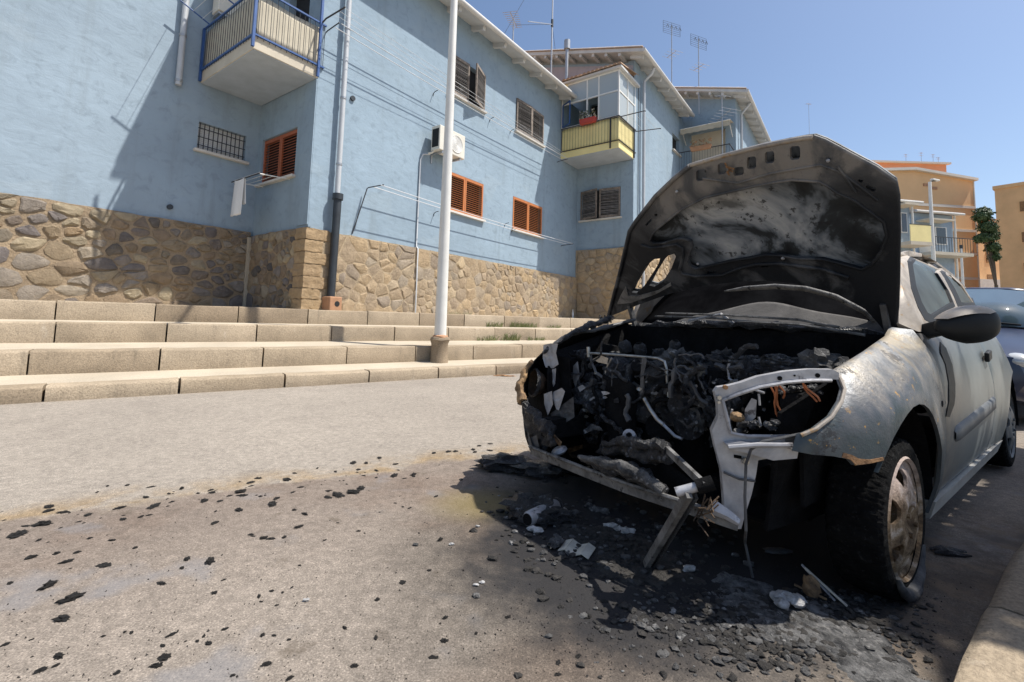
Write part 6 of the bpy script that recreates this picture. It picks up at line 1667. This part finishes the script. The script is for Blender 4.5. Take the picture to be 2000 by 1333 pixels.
# far lamps
q = at(1826, 560, 28.0)
fl_ = thing('street_lamp', 'white street lamp with bent arm before the tan block', 'street lamp', (q.x, 28.0, 0), rad(20)); zz = at(1822, 356, 28.0).z
MB().tube([(0, 0, 0), (0, 0, zz)], [.13, .08], 14).build('pole', 'pole', fl_, smooth=True); MB().tube([(0, 0, zz - .05), (.12, 0, zz + .05), (.75, 0, zz + .2)], .04, 8).build('arm', 'iron', fl_); MB().box(.2, .85, -.1, .1, zz + .14, zz + .24).build('lamp_head', 'white', fl_, bevel=.03)
q = at(1881, 560, 38.0); zz = at(1879, 486, 38.0).z
fl2 = thing('street_lamp', 'plain white post with small dark top before the tan block', 'street lamp', (q.x, 38.0, 0), 0)
MB().tube([(0, 0, 0), (0, 0, zz)], [.12, .08], 12).build('pole', 'pole', fl2, smooth=True); MB().tube([(0, 0, zz), (0, 0, zz + .3)], .10, 10).build('cap', 'iron', fl2)

# ------------------------------------------------------------------ trees
def tree(label, loc, h_trunk, blobs, nleaf, lsize, seed, name='tree'):
    t_ = thing(name, label, 'tree', loc); r_ = random.Random(seed)
    MB().tube([(0, 0, -.1), (.05, .02, h_trunk * .5), (.0, .1, h_trunk)], [.22, .17, .12], 12, jit=.08).build('trunk', 'bark', t_, smooth=True)
    mb = MB()
    for (c, r) in blobs:
        c = Vector(c); mb.tube([(0, .1, h_trunk - .1), (Vector((0, .1, h_trunk)) + c) / 2 + Vector((0, 0, .1)), c], [.09, .06, .02], 7)
    mb.build('limbs', 'bark', t_, smooth=True)
    for part in range(2):
        mb = MB()
        for (c, r) in blobs:
            c = Vector(c); k = int(nleaf / len(blobs) / 2)
            for i in range(k):
                d = Vector((r_.gauss(0, 1), r_.gauss(0, 1), r_.gauss(0, 1))).normalized(); rad_ = (r_.random() ** .45)
                w_ = .75 + .5 * noise.noise(d * 2.2 + c)
                p = c + Vector((d.x * r[0], d.y * r[1], d.z * r[2])) * rad_ * w_
                e1 = Vector((r_.random() - .5, r_.random() - .5, r_.random() - .5)).normalized(); e2 = e1.cross(d).normalized() if abs(e1.dot(d)) < .99 else Vector((1, 0, 0))
                s_ = lsize * (.6 + .8 * r_.random())
                mb.add([p - e1 * s_, p - e2 * s_ * .45, p + e1 * s_, p + e2 * s_ * .45], [[0, 1, 2, 3]])
        mb.build('crown', 'leaf', t_)
    return t_
D5 = 40.0
q = at(1948, 560, D5); z_t = at(1930, 402, D5).z; u_ = D5 / FPX
tree('dark evergreen tree standing against the ochre block', (q.x, D5, 0), 5.0,
     [((-.9, 0, z_t - .9), (.8, .9, .8)), ((-.5, 0, z_t - 1.9), (.9, .9, .8)), ((-1.0, 0, z_t - 2.9), (.8, .8, .5)), ((-.1, .2, z_t - 2.6), (.7, .8, .9)), ((-.2, 0, z_t - 3.7), (.6, .7, .6)), ((.0, .1, z_t - 4.5), (.45, .5, .5)), ((-.6, .2, z_t - .4), (.5, .5, .4))], 22000, .09, 3)
# out-of-frame tree added only to cast the shade beside the wreck
tp = Vector((5.15, 1.05, .12))
tree('unseen leafy tree added on the near pavement to shade the kerb', tp, 2.7, [((0, 0, 3.9), (1.3, 1.3, .9)), ((-.7, .3, 3.6), (.9, .9, .7)), ((.6, .8, 4.1), (1.0, 1.0, .8)), ((.4, -.7, 4.0), (1.0, 1.0, .8)), ((.7, .9, 4.2), (1.1, 1.0, .8)), ((-.3, .2, 4.6), (1.0, 1.0, .8)), ((-.9, -.5, 3.5), (.8, .8, .6)), ((.2, .9, 3.4), (1.1, 1.1, .7)), ((-1.0, 0, 3.5), (.9, .9, .6)), ((.7, 1.8, 3.5), (1.1, 1.0, .7)), ((-.5, .6, 3.2), (1.0, 1.0, .6))], 46000, .115, 9, 'shade_caster_tree')

# ------------------------------------------------------------------ weeds on the steps
r_ = random.Random(21)
def weed(px, py, p, z, n, h, label):
    w_ = on_plane(px, py, nS, p); s = w_.dot(tS)
    mb = MB()
    for i in range(n):
        b = Vector(((r_.random() - .5) * .5, -.01 - r_.random() * .05, 0)); d = Vector((r_.gauss(0, .35), -.2 + r_.gauss(0, .3), 1)).normalized(); L = h * (.4 + .8 * r_.random())
        sd = d.cross(Vector((r_.random() - .5, 1, 0))).normalized() * .006; m2 = b + d * L * .6; tip = b + d * L + Vector((r_.gauss(0, .04), r_.gauss(0, .04), -.03))
        mb.add([b - sd, b + sd, m2 + sd * .8, m2 - sd * .8, tip], [[0, 1, 2, 3], [3, 2, 4]])
    o = mb.build('weed_tuft', 'grass', None, loc=st_world(s, p, z), rot=ROTS); tag(o, label, 'weed', 'weeds in the step joints')
for k, (px, py, p, z, n, h) in enumerate(((965, 640, P3, Z2 + .01, 60, .16), (1010, 638, P3, Z2 + .01, 80, .18), (1030, 640, P3, Z2 + .01, 60, .15), (950, 664, P2, Z1 + .03, 50, .15), (995, 664, P2, Z1 + .03, 80, .20), (1045, 662, P2, Z1 + .03, 50, .12), (1080, 640, P3, Z2 + .01, 40, .12))):
    weed(px, py, p, z, n, h, 'small green weed tuft growing at the foot of a step riser')
for (px, s_off) in ((905, 0), (880, 0)):
    w_ = wall_c(px, 612, cB - .1)
    mb = MB()
    for i in range(50):
        b = Vector(((r_.random() - .5) * .6, -.02 - r_.random() * .05, 0)); d = Vector((r_.gauss(0, .4), -.2 + r_.gauss(0, .3), 1)).normalized(); L = .10 * (.4 + r_.random())
        sd = Vector((.006, 0, 0)); mb.add([b - sd, b + sd, b + d * L], [[0, 1, 2]])
    o = mb.build('weed_tuft', 'leafdry', None, loc=sc_world(w_[0], cB - .1, Z3 + .012), rot=ROTW); tag(o, 'dry weed tuft along the foot of the stone plinth', 'weed', 'dry weeds at the plinth')
# bottle-like white post at the inner corner
q = wall_c(1117, 600, cB - .12)
o = MB().lathe([(0, 0), (.035, .0), (.035, .20), (.015, .27), (.015, .33), (0, .33)], 14, 'z').build('bottle', 'cloth', None, smooth=True, loc=sc_world(min(q[0], sC - .3), cB - .16, Z3 + .016))
tag(o, 'white bottle standing in the corner on the top terrace', 'bottle')

# ------------------------------------------------------------------ debris on the road
def G(x, y): p = ground(x, y, 0.0); return Vector((p.x, p.y, 0))
r_ = random.Random(4)
def flake_mesh(seed, flat=.35):
    rr = random.Random(seed); mb = MB(); vs, fs = ico(3); off = Vector((seed * 1.7, seed * .3, 2))
    out = []
    for p in vs:
        k = max(.2, 1 + 1.0 * noise.fractal(p * 2.3 + off, .8, 2.0, 4)); q = Vector((p.x, p.y * .75, p.z * flat)) * k
        if q.z < -.12: q.z = -.12
        out.append(q)
    return MB().add(out, fs)
protos = []
for i in range(8):
    me = bpy.data.meshes.new('charred_flake'); mb = flake_mesh(i, .28 + .1 * (i % 3)); me.from_pydata(mb.v, [], mb.f); me.update(); me.materials.append(M['char_flake']); protos.append(me)
def flake(x, y, r, lab='charred black flake of melted plastic lying on the road'):
    o = link('charred_flake', r_.choice(protos), None, None, loc=(x, y, .10 * r), rot=(0, 0, r_.random() * 6.28)); o.scale = (r, r * (.6 + .5 * r_.random()), r * (.5 + .5 * r_.random()))
    tag(o, lab, 'debris', 'charred flakes scattered on the road')
spec = [(35, 1045, 30), (85, 1025, 28), (300, 990, 26), (355, 955, 14), (400, 978, 18), (412, 958, 12), (470, 962, 22), (490, 943, 18), (505, 935, 14), (560, 938, 20), (575, 925, 12), (490, 870 + 80, 10), (540, 975, 16), (466, 997, 22), (420, 1022, 16), (640, 960, 14), (690, 905, 20), (715, 905, 16), (735, 920, 14), (700, 918, 12), (655, 922, 12), (620, 915, 10), (770, 930, 22), (660, 968, 34), (690, 963, 30), (640, 972, 22), (705, 955, 26), (790, 935, 10), (835, 935, 8), (852, 970, 14), (595, 1005, 18), (583, 1030, 20), (530, 1053, 18), (555, 1050, 14), (515, 1052, 16), (490, 1045, 12), (495, 1048, 10), (410, 1098, 24), (365, 1093, 16), (355, 1110, 12), (205, 1105, 22), (95, 1145, 28), (140, 1170, 34), (315, 1140, 20), (120, 1210, 24), (115, 1282, 20), (80, 1310, 18), (318, 1262, 12), (320, 1285, 22), (303, 1302, 18), (398, 1243, 10), (385, 1253, 8), (228, 1315, 12), (455, 1320, 10), (535, 1242, 10), (852, 1285, 8), (905, 1115, 8), (860, 1055, 18), (838, 1115, 10), (800, 993, 12), (700, 1038, 10), (585, 1105, 4), (570, 1148, 8), (552, 1158, 6), (540, 1183, 8), (510, 1176, 8), (870, 1207, 14), (930, 1238, 8), (565, 1290 - 40, 8), (10, 1260, 12), (130, 1098, 18), (110, 1082, 12), (150, 1080, 10), (175, 1052, 10), (60, 1090, 16), (20, 1140, 10), (240, 1015, 14), (275, 1010, 12), (330, 965, 10), (190, 962, 8), (210, 950, 8), (285, 972, 14), (1000, 895, 10), (985, 900, 12), (970, 890, 10), (1130, 1282, 16), (1090, 1295, 14), (1090, 1318, 14), (1180, 1175, 18), (1165, 1190, 14), (1150, 1205, 16), (1310, 1195, 10), (1285, 1235, 8)]
for (px, py, w_) in spec:
    p = G(px, py); d = (p - ORI).length; flake(p.x, p.y, max(.005, w_ * .5 * d / FPX * .60))
for i in range(90):
    t = r_.random(); px = -20 + 1020 * t; py = 1030 - 145 * t + r_.gauss(0, 16); p = G(px, py); flake(p.x, p.y, .004 + .015 * r_.random() ** 2)
for i in range(60):
    px = r_.random() * 1000; py = 960 + r_.random() * 370
    if py < 1040 - .12 * px: continue
    p = G(px, py); flake(p.x, p.y, .003 + .008 * r_.random() ** 2)
# crumbs: too many and too small to count
mb = MB()
for i in range(4200):
    k = r_.random()
    if k < .35:
        px = 1000 + r_.random() * 900; py = 1080 + r_.random() * 250
    elif k < .75:
        px = r_.random() * 1000; py = 900 + r_.random() * 430
    else:
        px = 1250 + r_.gauss(0, 160); py = 1215 + r_.gauss(0, 45)
    if py < 1030 - .14 * px + r_.gauss(0, 8) and px < 1000: continue
    p = G(px, min(py, 1360)); s_ = .0012 + .0032 * r_.random() ** 3
    vs = [Vector((r_.uniform(-1, 1), r_.uniform(-1, 1), 0)) * s_ for _ in range(3)] + [Vector((r_.uniform(-.5, .5), r_.uniform(-.5, .5), 1.2)) * s_]
    mb.add([p + v for v in vs], [[0, 1, 3], [1, 2, 3], [2, 0, 3]])
o = mb.build('crumbs', 'char_flake', None); o['kind'] = 'stuff'; o['label'] = 'fine black crumbs strewn over the road'
# bed of ash and melted lumps before the wreck
mb = MB(); mb2 = MB()
for i in range(2200):
    px = 1530 + r_.gauss(0, 150); py = 1215 + r_.gauss(0, 50) + (px - 1530) * .02
    if py < 1150 or px > 1830: continue
    p = G(px, min(py, 1360)); r0 = .003 + .014 * r_.random() ** 3.0
    (mb if r_.random() < .6 else mb2).lump((p.x, p.y, r0 * .25), (r0, r0 * (.6 + .6 * r_.random()), r0 * .38), i, .7, 2.2, 1)
for i in range(700):
    px = 1180 + r_.gauss(0, 110); py = 1060 + r_.gauss(0, 45) + (px - 1180) * .12
    p = G(px, py); r0 = .005 + .016 * r_.random() ** 2
    (mb if r_.random() < .8 else mb2).lump((p.x, p.y, r0 * .25), (r0, r0 * .8, r0 * .5), i + 3000, .55, 2.2, 1)
# crust of ash under the loose lumps
def crust(name, m, cx, cy, rx, ry, seed, hmax, label):
    n = 90; vs = []; fs = []; keep = {}
    for i in range(n + 1):
        for j in range(n + 1):
            u = -1.25 + 2.5 * i / n; v = -1.25 + 2.5 * j / n
            w_ = cF * (u * rx) + cL * (v * ry); x = cx + w_.x; y = cy + w_.y
            e = 1 - math.hypot(u, v) + .45 * noise.fractal(Vector((x * 3.5, y * 3.5, seed)), 1, 2, 4)
            q = Vector((x * 24, y * 24, seed)); z = hmax * min(1, max(0, e * 3)) * (.35 + .65 * abs(noise.fractal(q, 1, 2, 5))) + .010 * max(0, noise.noise(q * .4)) * (e > 0)
            if e > -.02: keep[(i, j)] = len(vs); vs.append((x, y, z - .004 if e > .04 else -.006))
    for i in range(n):
        for j in range(n):
            k = [(i, j), (i + 1, j), (i + 1, j + 1), (i, j + 1)]
            if all(q in keep for q in k): fs.append([keep[q] for q in k])
    o = MB().add(vs, fs).build(name, m, None, smooth=True, angle=35); o['kind'] = 'stuff'; o['label'] = label
c1 = G(1560, 1215); crust('ash_crust', 'ash_bed', c1.x, c1.y, .16, .34, 3, .016, 'grey crust of ash before the front tyre')
c1 = G(1210, 1075); crust('soot_crust', 'char_flake', c1.x, c1.y, .20, .34, 8, .012, 'black crust of soot under the missing bumper')
o = mb.build('burnt_rubble', 'char_flake', None); o['kind'] = 'stuff'; o['label'] = 'bed of black burnt rubble under the front of the wreck'
o = mb2.build('ash_rubble', 'ash', None); o['kind'] = 'stuff'; o['label'] = 'grey ash lumps in the burnt rubble'
# separate larger pieces
def single(name, label, cat, mb, m, smooth=True, **kw):
    o = mb.build(name, m, None, smooth=smooth, **kw); tag(o, label, cat); return o
p = G(1545, 1188); mb = MB()
for k in range(7): mb.lump((p.x + r_.gauss(0, .022), p.y + r_.gauss(0, .022), .012 + r_.random() * .012), (.022, .02, .014), 60 + k, .5, 2.5, 2)
single('ash_clump', 'bright white clump of ash at the edge of the burnt rubble', 'ash', mb, 'ash_white')
for (px, py, n, lab) in ((1050, 1040, 2, 'white ash scrap beside the dark cylinder'), (1098, 1003, 2, 'small white ash knob right of the dark cylinder'), (1215, 1040, 5, 'streak of pale ash under the cross member'), (1170, 1000, 4, 'blue-grey frothy ash heap under the cross member'), (1355, 1120, 1, 'single pale pebble of ash by the fallen radiator leg')):
    p = G(px, py); mb = MB()
    for k in range(n): mb.lump((p.x + (k - n / 2) * .035 * .6, p.y - (k - n / 2) * .016 + r_.gauss(0, .008), .01), (.022, .012, .012), px + k, .6, 3, 2)
    single('ash_scrap', lab, 'ash', mb, 'ash_white' if 'white' in lab or 'pale' in lab else 'ash')
# dark cylinder on a heap of charred stuff
p = G(1035, 1012); mb = MB()
mb.lump((p.x, p.y + .03, .035), (.11, .09, .05), 70, .5, 3, 3).lump((p.x + .03, p.y - .05, .025), (.09, .05, .035), 71, .5, 3, 3).lump((p.x + .12, p.y - .02, .02), (.08, .05, .03), 72, .5, 3, 3)
single('charred_heap', 'lumpy heap of charred insulation under the dark cylinder', 'debris', mb, 'char')
a, b = on_plane(1030, 1015, nS, G(1035, 1030).dot(nS)), on_plane(1086, 988, nS, G(1035, 1018).dot(nS))
cy = thing('metal_cylinder', 'dull grey metal cylinder lying on the charred heap', 'cylinder', ((a + b) / 2))
a -= (a + b) / 2; b = -a
MB().tube([a, a.lerp(b, .05), a.lerp(b, .95), b], [.026, .031, .031, .026], 24).build('body', 'bare', cy, smooth=True)
MB().tube([a - (b - a) * .01, a + (b - a) * .005], .024, 20).build('end_cap', 'soot', cy, smooth=True); MB().tube([b, b + (b - a).normalized() * .012], .034, 20).build('flange', 'char', cy, smooth=True)
# scorched folded card
p = G(1122, 1076); cd = thing('scorched_card', 'pale scorched folded card on the road by the rubble', 'debris', (p.x, p.y, .004), rad(-28))
for k in range(4):
    x = -.05 + k * .03; z = .012 * (k % 2)
    MB().add([(x, -.045, z), (x + .03, -.045, .012 - z), (x + .03, .045, .012 - z + .004), (x, .045, z + .004)], [[0, 1, 2, 3]]).build('fold', 'cardboard', cd).modifiers.new('th', 'SOLIDIFY').thickness = .003
MB().lump((-.075, 0, .01), (.025, .04, .014), 80, .6, 2.5, 3).build('charred_edge', 'ash', cd, smooth=True)
# sheet scrap under the car, sticks with an ochre lump, black strip right of the tyre
p = G(1520, 1082)
single('sheet_scrap', 'thin grey sheet scrap lying under the front corner of the wreck', 'debris', MB().lump((p.x, p.y, .012), (.055, .022, .007), 90, .35, 2, 3), 'bare_dark')
p = G(1585, 1165); sk = thing('burnt_sticks', 'orange-brown scorched foam lump with burnt strips by the front tyre', 'debris', (p.x, p.y, 0))
MB().lump((0, 0, .028), (.026, .026, .034), 91, .25, 2, 3).build('lump', 'ochre_char', sk, smooth=True)
for k, (aa, bb) in enumerate((((-.012, .03, .085), (.05, -.04, .01)), ((-.008, .02, .08), (.075, -.06, .006)), ((-.05, .01, .03), (.03, -.03, .008)), ((.0, .03, .07), (.06, .0, .012)))):
    MB().beam(aa, bb, .006, .005).build('strip', R3.choice(['cardboard', 'ochre_char', 'bare']), sk)
for (px, py, a0) in ((1845, 1085, .3), (1835, 1078, .1)):
    p = G(px, py); single('charred_strip', 'curled charred strip of trim on the road beside the front tyre' if px == 1845 else 'thin charred curl of trim against the front tyre', 'debris', MB().tube([(p.x - .04, p.y, .01), (p.x, p.y - .01, .018), (p.x + .05, p.y - .005, .008), (p.x + .09, p.y - .02, .01)], [.004, .012, .010, .003], 7, jit=.4, seed=px), 'char')
MB().tube([G(1828, 1030) + Vector((0, 0, .01)), G(1840, 1040) + Vector((0, 0, .03)), G(1850, 1058) + Vector((0, 0, .006))], .003, 6)
# black flap of melted bumper under the shadow at the car's right corner
p = G(985, 915); single('charred_sheet', 'crumpled black sheet of melted bumper in the shadow of the bonnet', 'debris', MB().lump((p.x, p.y, .03), (.16, .10, .045), 95, .6, 3, 3).lump((p.x + .2, p.y - .1, .03), (.15, .09, .04), 96, .6, 3, 3), 'char')
p = G(985, 735); single('dry_leaves', 'small patch of dry orange leaves in the gutter by the kerb', 'leaves', MB().lump((p.x, p.y, .004), (.16, .05, .012), 97, .6, 4, 3), 'rustbrown')
for (px, py) in ((933, 1030), (882, 1065), (598, 1175), (942, 1140), (930, 1145), (1085, 1030)):
    p = G(px, py); o = MB().lump((p.x, p.y, .004), (.010, .006, .004), px, .5, 2, 2).build('white_chip', 'ash_white', None, smooth=True); tag(o, 'tiny white chip lying on the stained road', 'debris', 'white chips on the road')
